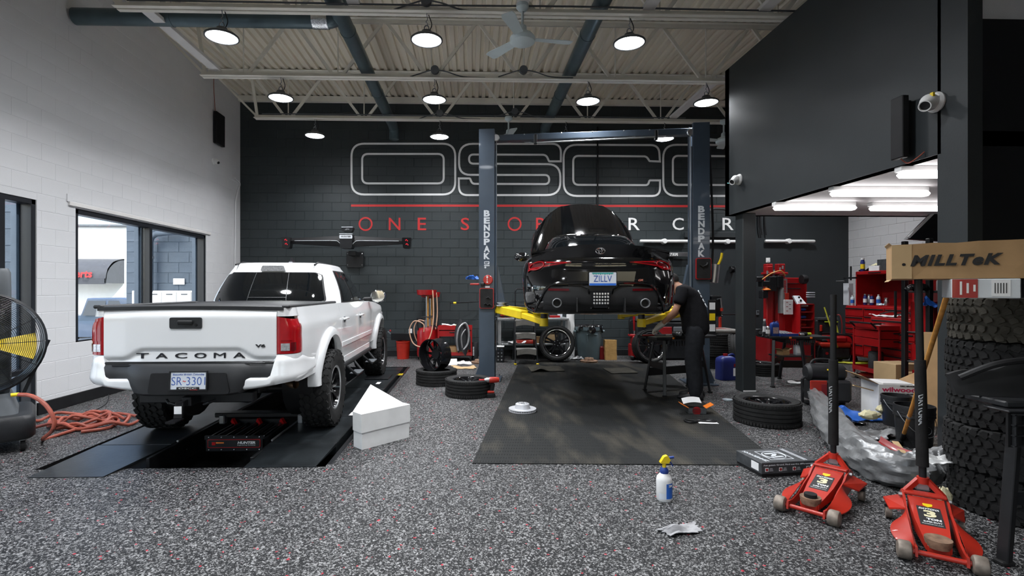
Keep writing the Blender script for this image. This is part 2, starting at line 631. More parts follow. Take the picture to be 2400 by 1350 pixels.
# --- painted concrete blocks: one object each for the ones that show largest, the rest joined
BW, BH, JT = .4064, .2032, .009
_bm = {}
def block_mesh(w2, h, mat, proud):
 k = (round(w2, 2), round(h, 3), mat, proud)
 if k not in _bm:
  a, e, c = k[0] / 2 - (JT if proud > .003 else .005) / 2, h / 2 - (JT if proud > .003 else .005) / 2, min(.004, proud)
  b = MB().add([(-a, 0, -e), (a, 0, -e), (a, 0, e), (-a, 0, e), (-a + c, -proud, -e + c), (a - c, -proud, -e + c), (a - c, -proud, e - c), (-a + c, -proud, e - c)],
                     [(4, 5, 6, 7), (0, 1, 5, 4), (1, 2, 6, 5), (2, 3, 7, 6), (3, 0, 4, 7)])
  _bm[k] = b.mesh('block', mat, smooth=False)
 return _bm[k]
def block_wall(wall, mat, a0, a1, z1, holes, place, score, proud=.006, most=300, name='block'):
 """place(a, z) -> (location, rotation z) of a block centre; score orders which show largest"""
 cells = []
 nrow = int(z1 / BH) + 1
 for i in range(nrow):
  zc = i * BH + BH / 2
  off = BW / 2 if i % 2 else 0
  a = a0 - off
  while a < a1:
   segs = [(max(a, a0), min(a + BW, a1))]
   for (h0, h1, hz0, hz1) in holes:
    if hz0 < zc < hz1:
     ns = []
     for (p, q) in segs:
      if q <= h0 or p >= h1: ns.append((p, q)); continue
      if p < h0: ns.append((p, h0))
      if q > h1: ns.append((h1, q))
     segs = ns
   cells += [((p + q) / 2, zc, q - p) for p, q in segs if q - p > .05]
   a += BW
 cells.sort(key=lambda c: -score(c[0], c[1]))
 rest = MB()
 for n, (a, z, w2) in enumerate(cells):
  loc, rz = place(a, z)
  if n < most:
   o = bpy.data.objects.new(name, block_mesh(w2, BH, mat, proud))
   COL.objects.link(o)
   o.parent = wall
   o.location = loc
   o.rotation_euler = (0, 0, rz)
  else:
   k = block_mesh(w2, BH, mat, proud)
   rest.at(*loc, rz=rz)
   rest.add([tuple(v.co) for v in k.vertices], [tuple(p.vertices) for p in k.polygons])
 if rest.v:
  rest.m = Matrix.Identity(4)
  rest.build('block_field', mat, wall, smooth=False, kind='stuff')

# back wall
wb = struct(MB().box((( XL + XR) / 2, YB + .1, ZD / 2 + .1), (XR - XL + .6, .2, ZD + .6)).build('wall_back', 'charcoal', smooth=False))
block_wall(wb, 'charcoal', XL, 6.3, ZD, [], lambda a, z: ((a, YB, z), 0), lambda a, z: (1 if z > .6 else 0) * (10 - abs(z - 2.2) - abs(a + .5) * .35))
# smooth panel behind the tyre machine
MB().box((7.5, YB - .012, 1.65), (2.4, .024, 3.3), .004).build('wall_panel', 'charcoal_smooth', wb, smooth=False)
MB().box((6.5, YB - .03, 1.34), (2.3, .03, 2.68), .004).build('wall_panel', 'charcoal_smooth', wb, smooth=False)

# right wall
wr = struct(MB().box((XR + .1, (YB + YF) / 2, ZD / 2), (.2, YB - YF, ZD)).build('wall_right', 'white_wall', smooth=False))
block_wall(wr, 'white_wall', 9.0, YB, 3.4, [], lambda a, z: ((XR, a, z), -PI / 2), lambda a, z: 5 - abs(z - 2), most=110)

# left wall with the shopfront and the window
WIN1 = (0.60, 6.23, 0.0, 2.56)
WIN2 = (6.83, 10.11, .77, 2.55)
TH = .2
lw = MB()
def lwbox(y0, y1, z0, z1):
 lw.box((XL - TH / 2, (y0 + y1) / 2, (z0 + z1) / 2), (TH, y1 - y0, z1 - z0))
lwbox(YF, WIN1[0], 0, 2.56); lwbox(WIN1[1], WIN2[0], 0, 2.56)
lwbox(WIN2[0], WIN2[1], 0, WIN2[2]); lwbox(WIN2[1], YB, 0, 2.56)
lwbox(YF, YB + .2, 2.56, ZD + .3)
wl = struct(lw.build('wall_left', 'white_wall', smooth=False))
block_wall(wl, 'white_wall', 0, YB, ZD, [WIN1, WIN2], lambda a, z: ((XL, a, z), PI / 2), lambda a, z: -abs(a - 6.5) - abs(z - 1.9) * .6, proud=.0022)
struct(MB().box((XL + .01, (WIN1[1] + YB) / 2, .075), (.022, YB - WIN1[1], .15), .004).build('baseboard_left', 'black', smooth=False))
struct(MB().box(((XL + 4.9) / 2, YB - .016, .07), (4.9 - XL, .022, .14), .004).build('baseboard_back', 'black', smooth=False))
struct(MB().bar((XL + .015, 6.70, 2.60), (XL + .015, 10.25, 2.60), .03, .05, b=.004).build('trim_1', 'bar_white', smooth=False))
MB().box((XL + .008, 6.72, 2.67), (.02, .09, .10), .004).build('bracket_plate', 'white_wall', bpy.data.objects['trim_1'])

def frame_bar(y0, z0, y1, z1, w2=.06, dp=.12, x=XL - .07):
 return MB().box((x, (y0 + y1) / 2, (z0 + z1) / 2), (dp, max(abs(y1 - y0), w2), max(abs(z1 - z0), w2)), .005)
def window(name, y0, y1, z0, z1, mull, rails, fx=XL - .08):
 b = MB()
 for yy in (y0 + .03, y1 - .03): b.box((fx, yy, (z0 + z1) / 2), (.14, .06, z1 - z0), .004)
 for zz in (z0 + .03, z1 - .03): b.box((fx, (y0 + y1) / 2, zz), (.14, y1 - y0, .06), .004)
 o = struct(b.build(name, 'black_frame', smooth=False))
 for m in mull:
  MB().box((fx, m, (z0 + z1) / 2), (.139, .07, z1 - z0 - .02), .004).build('mullion', 'black_frame', o, smooth=False)
 ys = [y0] + list(mull) + [y1]
 for i in range(len(ys) - 1):
  zz = [z0] + rails.get(i, []) + [z1]
  for r in rails.get(i, []):
   MB().box((fx, (ys[i] + ys[i + 1]) / 2, r), (.138, ys[i + 1] - ys[i] - .02, .06), .004).build('rail', 'black_frame', o, smooth=False)
  for j in range(len(zz) - 1):
   MB().box((fx - .02, (ys[i] + ys[i + 1]) / 2, (zz[j] + zz[j + 1]) / 2), (.008, ys[i + 1] - ys[i] - .08, zz[j + 1] - zz[j] - .08)).build('pane', 'pane', o, smooth=False)
  # outer half of the frame, in grey
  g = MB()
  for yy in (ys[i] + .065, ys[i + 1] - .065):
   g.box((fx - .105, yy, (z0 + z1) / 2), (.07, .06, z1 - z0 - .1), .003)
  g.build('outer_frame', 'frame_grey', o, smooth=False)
 return o
window('window_2', *WIN2, [8.42], {})
w1 = window('window_1', *WIN1, [3.1, 4.72, 5.80], {0: [.54], 1: [.54], 2: [2.13], 3: [.54]})
# glass door in the shopfront
dr = MB()
fx = XL - .08
for yy in (4.80, 5.72): dr.box((fx, yy, 1.05), (.05, .09, 2.1), .005)
for zz in (.13, 2.03): dr.box((fx, 5.26, zz), (.05, .92, .14), .005)
door = struct(dr.build('door_1', 'black_frame', smooth=False))
MB().box((fx, 5.26, 1.08), (.008, .84, 1.76)).build('pane', 'pane', door, smooth=False)
MB().box((fx + .06, 5.62, 1.98), (.03, .05, .10), .005).build('hinge', 'steel', door)
MB().tube([(fx + .05, 4.95, 2.06), (fx + .16, 5.2, 2.09), (fx + .06, 5.5, 2.10)], .014, 8).build('door_closer', 'steel_dull', door)
MB().tube([(fx + .03, 5.66, 1.02), (fx + .09, 5.66, 1.02), (fx + .09, 4.9, 1.02), (fx + .03, 4.9, 1.02)], .014, 8).build('push_bar', 'steel_dull', door)

# rear wall (behind the camera) and ceiling edge
rw_ = MB()
for x0, x1, z0, z1 in ((XL, XR, 0, 1.3), (XL, XR, 2.6, ZD), (XL, -4.4, 1.3, 2.6), (-.9, .5, 1.3, 2.6), (4.0, XR, 1.3, 2.6)):
 rw_.box(((x0 + x1) / 2, YF - .1, (z0 + z1) / 2), (x1 - x0, .2, z1 - z0))
struct(rw_.build('wall_rear', 'white_wall', smooth=False))
for nm, x0, x1 in (('window_added_3', -4.4, -.9), ('window_added_4', .5, 4.0)):       # unseen glazed bands, added so the car paint has windows to reflect
 b = MB()
 for z in (1.33, 2.57): b.box(((x0 + x1) / 2, YF - .08, z), (x1 - x0, .1, .06))
 for i in range(4): b.box((lerp(x0 + .03, x1 - .03, i / 3), YF - .08, 1.95), (.06, .1, 1.3))
 o = struct(b.build(nm, 'black_frame', smooth=False))
 for i in range(3): MB().box((lerp(x0, x1, (i + .5) / 3), YF - .09, 1.95), ((x1 - x0) / 3 - .06, .008, 1.2)).build('pane', 'pane', o, smooth=False)

# mezzanine boxed in charcoal
mz = MB()
mz.box((MZX + .06, (4.12 + MZY1) / 2, (MZB + MZT) / 2), (.12, MZY1 - 4.12, MZT - MZB))       # face over the opening
mz.box((MZX + .06, (MZY0 + 4.15) / 2, MZT / 2), (.12, .26, MZT))                                  # near jamb
mz.box(((MZX + XR) / 2, MZY1 - .06, (MZB + MZT) / 2), (XR - MZX, .12, MZT - MZB))             # far end
struct(mz.build('wall_mezzanine', 'charcoal_smooth', smooth=False))
struct(MB().box(((MZX + XR) / 2, (MZY0 + MZY1) / 2, MZB + .06), (XR - MZX - .01, MZY1 - MZY0 - .02, .12)).build('ceiling_mezzanine', 'white_smooth', smooth=False))
struct(MB().box(((MZX + XR) / 2 + .06, MZY0 + .07, 1.81), (XR - MZX - .12, .12, 3.62)).build('wall_front', 'black_wall', smooth=False))
struct(MB().box(((MZX + XR) / 2 + .06, MZY0 + .10, 4.7), (XR - MZX - .12, .10, 2.2)).build('wall_upper', 'white_wall', smooth=False))
c0 = A(1752, 700, 7.36)
struct(MB().box((c0.x + .035, c0.y + .12, MZB / 2), (.20, .22, MZB), .012).build('trim_column', 'charcoal_smooth', smooth=False))
pb = MB()
pb.box((c0.x + .035, c0.y + .006, .012), (.19, .012, .022), .004).build('plaster_edge', 'white_wall', bpy.data.objects['trim_column'])

# boxed underside of a stair on the right, seen over the long carton
pa, pb2, pc = A(2128, 560, 7.4), A(2215, 474, 7.4), A(2215, 566, 7.4)
struct(MB().prism([(pa.x, pa.z), (pc.x, pc.z), (pb2.x, pb2.z)], 7.4, 7.48, 'y').build('wall_stair', 'black_wall', smooth=False))
struct(MB().bar(pa + Vector((-.01, -.02, .02)), pb2 + Vector((-.01, -.02, .02)), .03, .03).build('trim_2', 'white_wall', smooth=False))
# ribbed steel roof deck, one sheet at a time
SHW, RIB = .90, .15
ceil = struct(MB().box(((XL + XR) / 2, (YF + YB) / 2, ZD + .16), (XR - XL + .8, YB - YF + .6, .08)).build('ceiling', 'deck', smooth=False))
def sheet():
 prof = []
 x = 0
 for i in range(6):
  prof += [(x, 0), (x + .060, 0), (x + .075, .045), (x + .125, .045), (x + .14, 0)]
  x += RIB
 prof += [(SHW + .008, 0)]
 vs = [(a, 0, b) for a, b in prof] + [(a, 1, b) for a, b in prof]
 n = len(prof)
 b = MB().add(vs, [(i, i + 1, n + i + 1, n + i) for i in range(n - 1)])
 b.add([(SHW - .012, 0, -.006), (SHW + .012, 0, -.006), (SHW + .012, 1, -.006), (SHW - .012, 1, -.006), (SHW - .012, 0, 0), (SHW + .012, 0, 0), (SHW + .012, 1, 0), (SHW - .012, 1, 0)],
          [(0, 1, 2, 3), (0, 3, 7, 4), (1, 5, 6, 2)])
 return b
sh = sheet().mesh('deck_sheet', 'deck', smooth=False)
for i in range(16):
 o = bpy.data.objects.new('deck_sheet', sh)
 COL.objects.link(o)
 o.parent = ceil
 o.location = (XL + i * SHW, YF, ZD + .01)
 o.scale = (1, YB - YF, 1)
MB().bar((XL, YB - .06, ZD - .06), (XR, YB - .06, ZD - .06), .10, .12).build('ledger_angle', 'joist', ceil, smooth=False)

# painted mural on the back wall
ms = .0275
WP = lambda px, py, h: (lambda p: (p.x, YB - .0065 - h, p.z))(A(px, py, YB))
def stroke(pts, w2, mat, closed=True, name='painted_outline'):
 return MB().ribbon(pts, w2, closed, WP, .002).build(name, mat, wb, smooth=False)
def q3(pts): return roundpoly([(a / 3 + 800, b / 3, r / 3) for a, b, r in pts], 7)
LWp = 4.6
stroke(roundpoly([(824, 337, 30), (1067, 337, 30), (1067, 456, 30), (824, 456, 30)], 8), LWp, 'white_paint')
stroke(roundpoly([(849, 361, 14), (1040, 361, 14), (1040, 430, 14), (849, 430, 14)], 6), LWp, 'white_paint')
stroke(q3([(1543, 1135, 0), (1543, 1012, 105), (828, 1012, 95), (828, 1230, 80), (1461, 1231, 32), (1461, 1295, 32), (920, 1293, 55), (905, 1255, 8), (826, 1255, 0), (828, 1372, 90), (1541, 1372, 95), (1538, 1155, 90), (898, 1151, 33), (898, 1087, 33), (1440, 1089, 40), (1460, 1135, 8)]), LWp, 'white_paint')
def cee(dx):
 stroke(q3([(2239 + dx, 1136, 0), (2232 + dx, 1021, 110), (1562 + dx, 1018, 95), (1563 + dx, 1378, 95), (2240 + dx, 1378, 90), (2240 + dx, 1269, 0), (2166 + dx, 1269, 8), (2155 + dx, 1302, 30), (1630 + dx, 1300, 40), (1630 + dx, 1096, 40), (2145 + dx, 1100, 40), (2166 + dx, 1133, 8)]), LWp, 'white_paint')
cee(0); cee(700)
stroke([(823, 482), (1000, 482), (1300, 482.5), (1500, 483), (1800, 484)], 5, 'red_paint', False, 'painted_line')
for chx, px, m_ in (('O', 857, 'red_paint'), ('N', 925, 'red_paint'), ('E', 989, 'red_paint'), ('S', 1090, 'red_paint'), ('T', 1150, 'red_paint'), ('O', 1206, 'red_paint'), ('P', 1266, 'red_paint'),
     ('F', 1372, 'white_paint'), ('O', 1428, 'white_paint'), ('R', 1486, 'white_paint'), ('C', 1589, 'white_paint'), ('A', 1648, 'white_paint'), ('R', 1706, 'white_paint')):
 p = A(px, 525, YB)
 if chx == 'O':
  stroke([(px + 14.5 * math.cos(a * PI / 16), 525 + 14.5 * math.sin(a * PI / 16)) for a in range(32)], 3.8, m_, True, 'painted_letter')
 else:
  text(chx, .36, m_, wb, (p.x, YB - .008, p.z), name='painted_letter', bold=.002, fit=((.19 if chx in 'SEPF' else .26), .28))
# ------------------------------------------------------------------ roof joists, bars, ducts, lamps, fans
ZBC = 4.86
JY = (10.18, 8.20, 6.25, 4.28, 2.3, .3)
ORD = ('nearest the mural wall', 'second from the mural wall', 'third from the mural wall, over the pickup tailgate', 'fourth from the mural wall', 'fifth from the mural wall', 'sixth from the mural wall')
def joist(y, x1, which):
 t = thing('roof_joist', 'cream steel truss joist under the deck, ' + which, 'joist', (0, y, ZBC), group='steel roof joists')
 xa = -4.25
 def chord(name, a, b, up):
  m = MB()
  for sg in (-1, 1):
   m.box(((a + b) / 2, sg * .045, 0), (b - a, .062, .010))
   m.box(((a + b) / 2, sg * .016, up * .033), (b - a, .010, .066))
  return m
 chord('b', xa, x1, 1).build('bottom_chord', 'joist', t, smooth=False)
 tc = chord('t', XL + .02, x1, -1)
 o = tc.build('top_chord', 'joist', t, smooth=False)
 o.location = (0, 0, ZD - ZBC - .004)
 H = ZD - ZBC - .03
 xs = []
 x = -.64 - 1.48 * 2
 while x < x1 - .3:
  xs.append(x); x += 1.48
 MB().bar((xa + .05, 0, .03), (XL + .08, 0, H), .035, .035).build('end_web', 'joist', t, smooth=False)
 MB().bar((xa + .05, 0, .03), (xs[0] - .74 + .02, 0, H), .03, .05).build('web_member', 'joist', t, smooth=False)
 for x in xs:
  MB().bar((x - .06, 0, .03), (x - .72, 0, H), .032, .05).build('web_member', 'joist', t, smooth=False)
  if x + .72 < x1: MB().bar((x + .06, 0, .03), (x + .72, 0, H), .032, .05).build('web_member', 'joist', t, smooth=False)
  MB().cyl((x, 0, .03), (x, 0, H), .011, n=8).build('web_rod', 'joist', t)
 return t
for i, y in enumerate(JY):
 joist(y, XR - .05, ORD[i])

def bar_run(x, y0, y1, lab):
 m = MB().box((0, 0, 0), (.15, y1 - y0, .012), .003)
 for sg in (-1, 1): m.box((sg * .07, 0, .02), (.010, y1 - y0, .04))
 tag(m.build('bridging_bar', 'bar_white', smooth=False), lab, 'bar', ((x), (y0 + y1) / 2, ZBC + .085), group='flat bars between the joists')
bar_run(-4.02, 6.25, 8.2, 'white flat bar between two joists beside the white wall, over the window')
bar_run(4.05, 8.2, 10.18, 'white flat bar between joists at the far edge of the charcoal box')
for x, l in ((-1.42, 'white flat bar overhead, just right of the left duct'), (.62, 'white flat bar overhead, above the near ceiling fan'), (2.18, 'white flat bar overhead, right of the right duct'), (3.62, 'white flat bar overhead, beside the charcoal box face')):
 bar_run(x, 4.28, 6.25, l)

def duct(pts, lab, seams, r=.105):
 t = thing('duct', lab, 'duct', pts[0])
 p0 = Vector(pts[0])
 q = [Vector(p) - p0 for p in pts]
 MB().tube(q, r, 20).build('pipe', 'duct', t)
 for p in seams:
  a, b = Vector(p[0]) - p0, Vector(p[1]) - p0
  MB().cyl(a, b, r + .006, n=20).build('seam_band', 'duct', t)
 return t
def bend(a, b, c, r=.25, n=6):
 a, b, c = Vector(a), Vector(b), Vector(c)
 p, q = b + (a - b).normalized() * r, b + (c - b).normalized() * r
 return [p * (1 - t / n) ** 2 + b * 2 * (t / n) * (1 - t / n) + q * (t / n) ** 2 for t in range(n + 1)]
for x, l in ((-1.70, 'long grey green round duct overhead, left of the row of lamps in the middle'), (1.62, 'long grey green round duct overhead, right of the near ceiling fan')):
 duct([(x, 3.6, 5.06), (x, 10.9, 5.06)] + [tuple(p) for p in bend((x, 10.9, 5.06), (x, 11.3, 5.06), (x, 11.3, 4.85), .18)] + [(x, 11.3, 4.80)], l,
         [((x, y - .012, 5.06), (x, y + .012, 5.06)) for y in (5.0, 7.1, 9.3)])
dl = duct([(XL + .03, 6.78, 5.03), (-1.95, 6.78, 5.03)] + [tuple(p) for p in bend((-1.95, 6.78, 5.03), (-1.72, 6.78, 5.03), (-1.72, 6.78, 5.3), .2)] + [(-1.72, 6.78, 5.6)],
     'grey green round duct crossing overhead from the white wall', [((-3.9, 6.78, 5.03), (-3.88, 6.78, 5.03))])
MB().tube([Vector((3.05, 0, 0)), Vector((3.25, 0, 0))], .112, 20).build('foil_tape', 'foil', dl, label='crumpled silver foil tape at the elbow')

def lamp(loc, lab):
 t = thing('high_bay_lamp', lab, 'lamp', loc, group='round high bay lamps')
 MB().lathe([(.02, .115), (.06, .11), (.075, .07), (.10, .055), (.165, .035), (.195, .012), (.195, -.004), (.178, -.006), (.172, .004)], 36, cap=False).build('housing', 'lamp_body', t)
 MB().lathe([(.0, -.022), (.06, -.021), (.12, -.016), (.16, -.006), (.174, .002)], 36).build('lens', 'lamp_lens', t, label='glowing white lens')
 MB().tube([(.028 * math.cos(a * PI / 8), 0, .145 + .035 * math.sin(a * PI / 8)) for a in range(16)], .007, 6, closed=True).build('ring', 'lamp_body', t)
 ld = bpy.data.lights.new('lamp_light', 'AREA')
 ld.shape = 'DISK'
 ld.size = .34
 ld.energy = LAMP_W
 ld.spread = R(134)
 ld.color = (.95, .97, 1)
 lo = bpy.data.objects.new('lamp_light', ld)
 COL.objects.link(lo)
 lo.parent = t
 lo.location = (0, 0, -.026)
 h = ZBC - loc[2]
 MB().tube([(0, 0, .175), (.012, 0, .20), (-.01, 0, .225), (.01, 0, .25), (0, 0, h)], .006, 6).build('chain', 'steel_dull', t)
 MB().tube(cr([(.03, .02, .12), (.06, .02, .2), (.03, .03, .30), (.02, .03, h)], 5), .006, 6).build('cord', 'black', t)
 return t
L0 = None
row_name = ('nearest the mural', 'in the middle row', 'in the near row')
col_name = ('over the pickup', 'left of the lift', 'between the lift posts', 'by the charcoal box')
LP = [[738, 1030, 1326, 1557], [658, 1018, 1378, 1655], [520, 1000, 1475]]
LY = [321, 236, 96]
for r, Yr in enumerate((10.18, 8.20, 6.25)):
 for c_, px in enumerate(LP[r]):
  p = A(px, LY[r], Yr)
  p.z = 4.53
  lamp(p, 'round high bay lamp %s, %s' % (row_name[r], ('over the pickup', 'left of the middle', 'right of the middle', 'last before the charcoal box')[c_]))
for x, y, l in ((-3.2, 4.28, 'overhead nearer the shopfront'), (-.7, 4.28, 'overhead in the middle of the near bays'), (1.75, 4.28, 'overhead near the charcoal jamb'), (6.6, 10.18, 'behind the charcoal box'), (-2.6, 2.2, 'second row back by the shopfront'), (-.7, 2.2, 'second row back in the middle'), (-2.2, -.5, 'far back near the rear wall, shopfront side'), (.3, -.5, 'far back near the rear wall, in the middle')):  # last four are unseen, added to light the tailgate from the front
 lamp(Vector((x, y, 4.53)), 'round high bay lamp ' + l)

def fan(loc, a0, lab, sp=1.0):
 t = thing('ceiling_fan', lab, 'fan', loc, group='white ceiling fans')
 MB().lathe([(0, .02), (.07, .0), (.075, -.04), (.05, -.075), (.02, -.09)], 24).build('canopy', 'fan_white', t)
 MB().cyl((0, 0, -.08), (0, 0, -.30), .016, n=12).build('rod', 'fan_white', t)
 MB().lathe([(.02, -.24), (.045, -.26), (.055, -.33), (.12, -.36), (.15, -.40), (.145, -.45), (.10, -.475), (0, -.48)], 28).build('motor', 'fan_white', t)
 for k in range(3):
  a = a0 + k * 2 * PI / 3
  ca, sa = math.cos(a), math.sin(a)
  def P(u, v):
   r = lerp(.15, .60, u); ww = lerp(.11, .15, sstep(0, 1, u)) * (1 if u < .93 else .8)
   q = (v - .5) * ww
   return (r * ca - q * sa, r * sa + q * ca, -.42 + q * .18 + .01)
  MB().grid(P, 8, 3, (0, 0, .006)).build('blade', 'fan_white', t)
 return t
fp = A(1224, 50, 6.05)
fan((fp.x, 6.02, ZBC + .0), R(8), 'white ceiling fan in front of the third joist, above the middle')
fp = A(1190, 285, 10.18)
fan((fp.x, 9.95, ZBC), R(35), 'white ceiling fan above the left lift post, near the mural')
fp = A(1683, 285, 10.18)
fan((fp.x, 9.95, ZBC - .02), R(70), 'white ceiling fan above the right lift post, near the mural')
# junction boxes with their cables on the joists
for i, (px, py, Y, l) in enumerate(((1000, 20, 6.25, 'above the near middle lamp'), (1020, 168, 8.2, 'on the second joist, above the middle lamp'), (1226, 168, 8.2, 'on the second joist, right of the middle'), (1031, 269, 10.18, 'on the far joist, above the left far lamp'), (1206, 264, 10.18, 'on the far joist, by the far fan'))):
 p = A(px, py, Y)
 t = thing('junction_box', 'small round grey junction box with cables ' + l, 'electrical box', (p.x, Y - .06, max(p.z, ZBC + .12)), group='junction boxes on the joists')
 MB().lathe([(0, -.03), (.065, -.03), (.065, .03), (0, .03)], 18, axis='y').build('box_body', 'plastic_grey', t)
 MB().tube(cr([(.05, 0, 0), (.2, .02, -.02), (.45, .03, -.09), (.8, .03, -.1)], 5), .009, 6).build('cable', 'plastic_grey', t)
 MB().tube(cr([(-.05, 0, 0), (-.18, .02, -.03), (-.4, .03, -.10)], 5), .009, 6).build('cable', 'plastic_grey', t)
for i, (y, l) in enumerate(((6.25, 'third'), (10.18, 'far'))):
 tag(MB().tube(cr([(-4.1, y - .03, ZBC + .085), (-2.2, y - .02, ZBC + .09), (-.5, y - .03, ZBC + .08), (1.2, y - .02, ZBC + .10), (2.8, y - .03, ZBC + .085), (4.3, y - .02, ZBC + .09)], 4), .011, 6).build('electric_cable', 'plastic_grey'), 'grey electric cable lying along the bottom chord of the %s joist' % l, 'cable')
# ------------------------------------------------------------------ things on the white wall
p = AX(507, 305, XL)
t = thing('wall_panel_heater', 'slim black vertical panel hanging high on the white wall', 'wall panel', (XL + .06, p.y, p.z))
z0, z1 = AX(512, 270, XL).z, AX(512, 343, XL).z
MB().box((0, 0, (z0 + z1) / 2 - p.z), (.07, .34, z0 - z1), .008).build('panel_body', 'black', t)
MB().box((-.04, 0, (z0 + z1) / 2 - p.z), (.04, .12, .5), .004).build('mount', 'black_metal', t)
MB().tube(cr([(-.03, -.1, (z0 - p.z)), (-.05, -.12, (z0 - p.z) + .5), (-.05, -.1, (z0 - p.z) + 1.0)], 5), .006, 6).build('cable', 'hose_red', t)
def dome_cam(name_lab, loc, out, s=1.0, dark='black'):
 t = thing('security_camera', name_lab, 'camera', loc, group='white security cameras')
 o = Vector(out).normalized()
 q = o.to_track_quat('Z', 'Y').to_matrix().to_4x4()
 MB().mat4(q).lathe([(0, 0), (.065 * s, 0), (.068 * s, .012 * s), (.06 * s, .03 * s), (0, .032 * s)], 28).build('base', 'white', t)
 tilt = (o * .75 + Vector((0, -.45, -.42))).normalized()
 q2 = tilt.to_track_quat('Z', 'Y').to_matrix().to_4x4()
 b = MB().mat4(Matrix.Translation(o * .05 * s) @ q2)
 b.lathe([(0, -.04 * s), (.045 * s, -.03 * s), (.056 * s, 0), (.05 * s, .03 * s), (.036 * s, .075 * s), (.036 * s, .10 * s), (.030 * s, .10 * s), (.028 * s, .085 * s)], 24).build('camera_head', 'white', t)
 MB().mat4(Matrix.Translation(o * .05 * s) @ q2).lathe([(0, .088 * s), (.029 * s, .088 * s)], 20).build('lens', dark, t)
 return t
p = AX(500, 378, XL)
dome_cam('small white dome camera on the white wall below the black panel', (XL, p.y, p.z), (1, 0, 0))
tag(MB().tube(cr([AX(550, 417, XL + .02), AX(562, 430, XL + .02), AX(557, 450, XL + .02), AX(552, 480, XL + .02), AX(551, 560, XL + .02), AX(550, 650, XL + .02)], 6), .016, 8).build('conduit', 'white_wall'), 'thin white conduit running down the white wall beside the mural corner', 'conduit')

tag(MB().tube([(A(1402, 480, 11.5).x, 11.555, A(1402, 481, 11.5).z), (A(1402, 480, 11.5).x, 11.555, 5.2)], .018, 8).build('conduit', 'black'), 'black conduit running down through the mural lettering above the coupe', 'conduit')
# mezzanine face: cameras, black panel
p = AX(2196, 240, MZX)
tc = dome_cam('large white dome camera on the charcoal face right of the black panel', (MZX, p.y, p.z), (-1, 0, 0), 1.25)
MB().box((-.085, -.05, .045), (.02, .03, .035), .002).build('sticker', 'yellow', tc, label='yellow sticker')
p = AX(1734, 421, MZX)
t = dome_cam('small white dome camera near the far end of the charcoal face', (MZX, p.y, p.z), (-1, 0, 0), 1.15)
MB().tube(cr([(-.02, .06, .0), (-.03, .2, -.01), (-.01, .34, .02)], 5), .006, 6).build('cable', 'teal', t)
za, zb = AX(2117, 235, MZX).z, AX(2117, 377, MZX).z
ya, yb_ = AX(2117, 300, MZX).y, AX(2147, 300, MZX).y
t = thing('wall_panel_heater', 'slim black vertical panel hanging on the charcoal face above the opening', 'wall panel', (MZX - .06, (ya + yb_) / 2, (za + zb) / 2))
MB().box((-.03, 0, 0), (.06, ya - yb_, za - zb), .006).build('panel_body', 'black', t)
MB().box((.03, .03, 0), (.06, .10, za - zb - .06), .004).build('mount', 'black_metal', t)
MB().tube(cr([(-.02, .0, -(za - zb) / 2), (-.0, -.05, -(za - zb) / 2 - .05), (.0, -.14, -(za - zb) / 2 - .03), (.05, -.16, -(za - zb) / 2 + .02)], 5), .005, 6).build('cable', 'hose_red', t)

# tube lamps on the mezzanine ceiling
def tube_lamp(pa, pb, lab):
 zc = MZB - .001
 a, b = F(*pa, zc - .08), F(*pb, zc - .08)
 t = thing('tube_lamp', lab, 'lamp', ((a.x + b.x) / 2, (a.y + b.y) / 2, zc), rz=math.atan2(b.y - a.y, b.x - a.x), group='tube lamps under the mezzanine')
 Lh = (b - a).length
 MB().box((0, .02, -.025), (Lh, .09, .05), .006).build('housing', 'white', t)
 MB().box((0, 0, -.078), (Lh, .12, .055), .024).build('diffuser', 'tube_lens', t, label='glowing white diffuser')
tube_lamp((2108, 410), (2330, 409), 'glowing tube lamp nearest the jamb under the mezzanine')
tube_lamp((1950, 454), (2174, 455), 'glowing tube lamp, second one in under the mezzanine')
tube_lamp((1815, 488), (2004, 488), 'glowing tube lamp farthest in, left one of the last pair')
tube_lamp((2041, 489), (2240, 490), 'glowing tube lamp farthest in, right one of the last pair')

# ------------------------------------------------------------------ the street outside
struct(MB().box((-20, 5, -.75), (29.4, 60, .3)).build('ground', 'asphalt', smooth=False))
# fins of grey block between the shop units
def fin(name, x0, x1, y, z1, n):
 t = struct(MB().box(((x0 + x1) / 2, y + .1, z1 / 2), (x1 - x0, .19, z1)).build(name, 'ext_block', smooth=False))
 for i in range(int(z1 / .2032)):
  a = x0 - (.2032 if i % 2 else 0)
  while a < x1 - .03:
   p, q = max(a, x0), min(a + .4064, x1)
   if q - p > .06:
    o = bpy.data.objects.new('block', block_mesh(q - p, .2032, 'ext_block', .008))
    COL.objects.link(o); o.parent = t; o.location = ((p + q) / 2, y + .005, .1016 + i * .2032)
   a += .4064
 return t
fin('wall_outside', -6.78, XL - .22, 10.27, 4.2, 0)
fin('wall_outside', -5.70, XL - .22, 6.42, 4.2, 0)
p0 = A(352, 540, 10.1)
t = thing('downspout', 'grey downpipe with an elbow on the outside fin wall', 'pipe', (p0.x, 10.1, 0))
MB().tube([(0, 0, 0), (0, 0, 2.42), (.03, 0, 2.52), (.12, 0, 2.58), (.5, 0, 2.62)], .055, 14).build('pipe', 'ext_block', t)
MB().cyl((0, 0, 2.1), (0, 0, 2.14), .066, n=14).build('band', 'steel_dull', t)
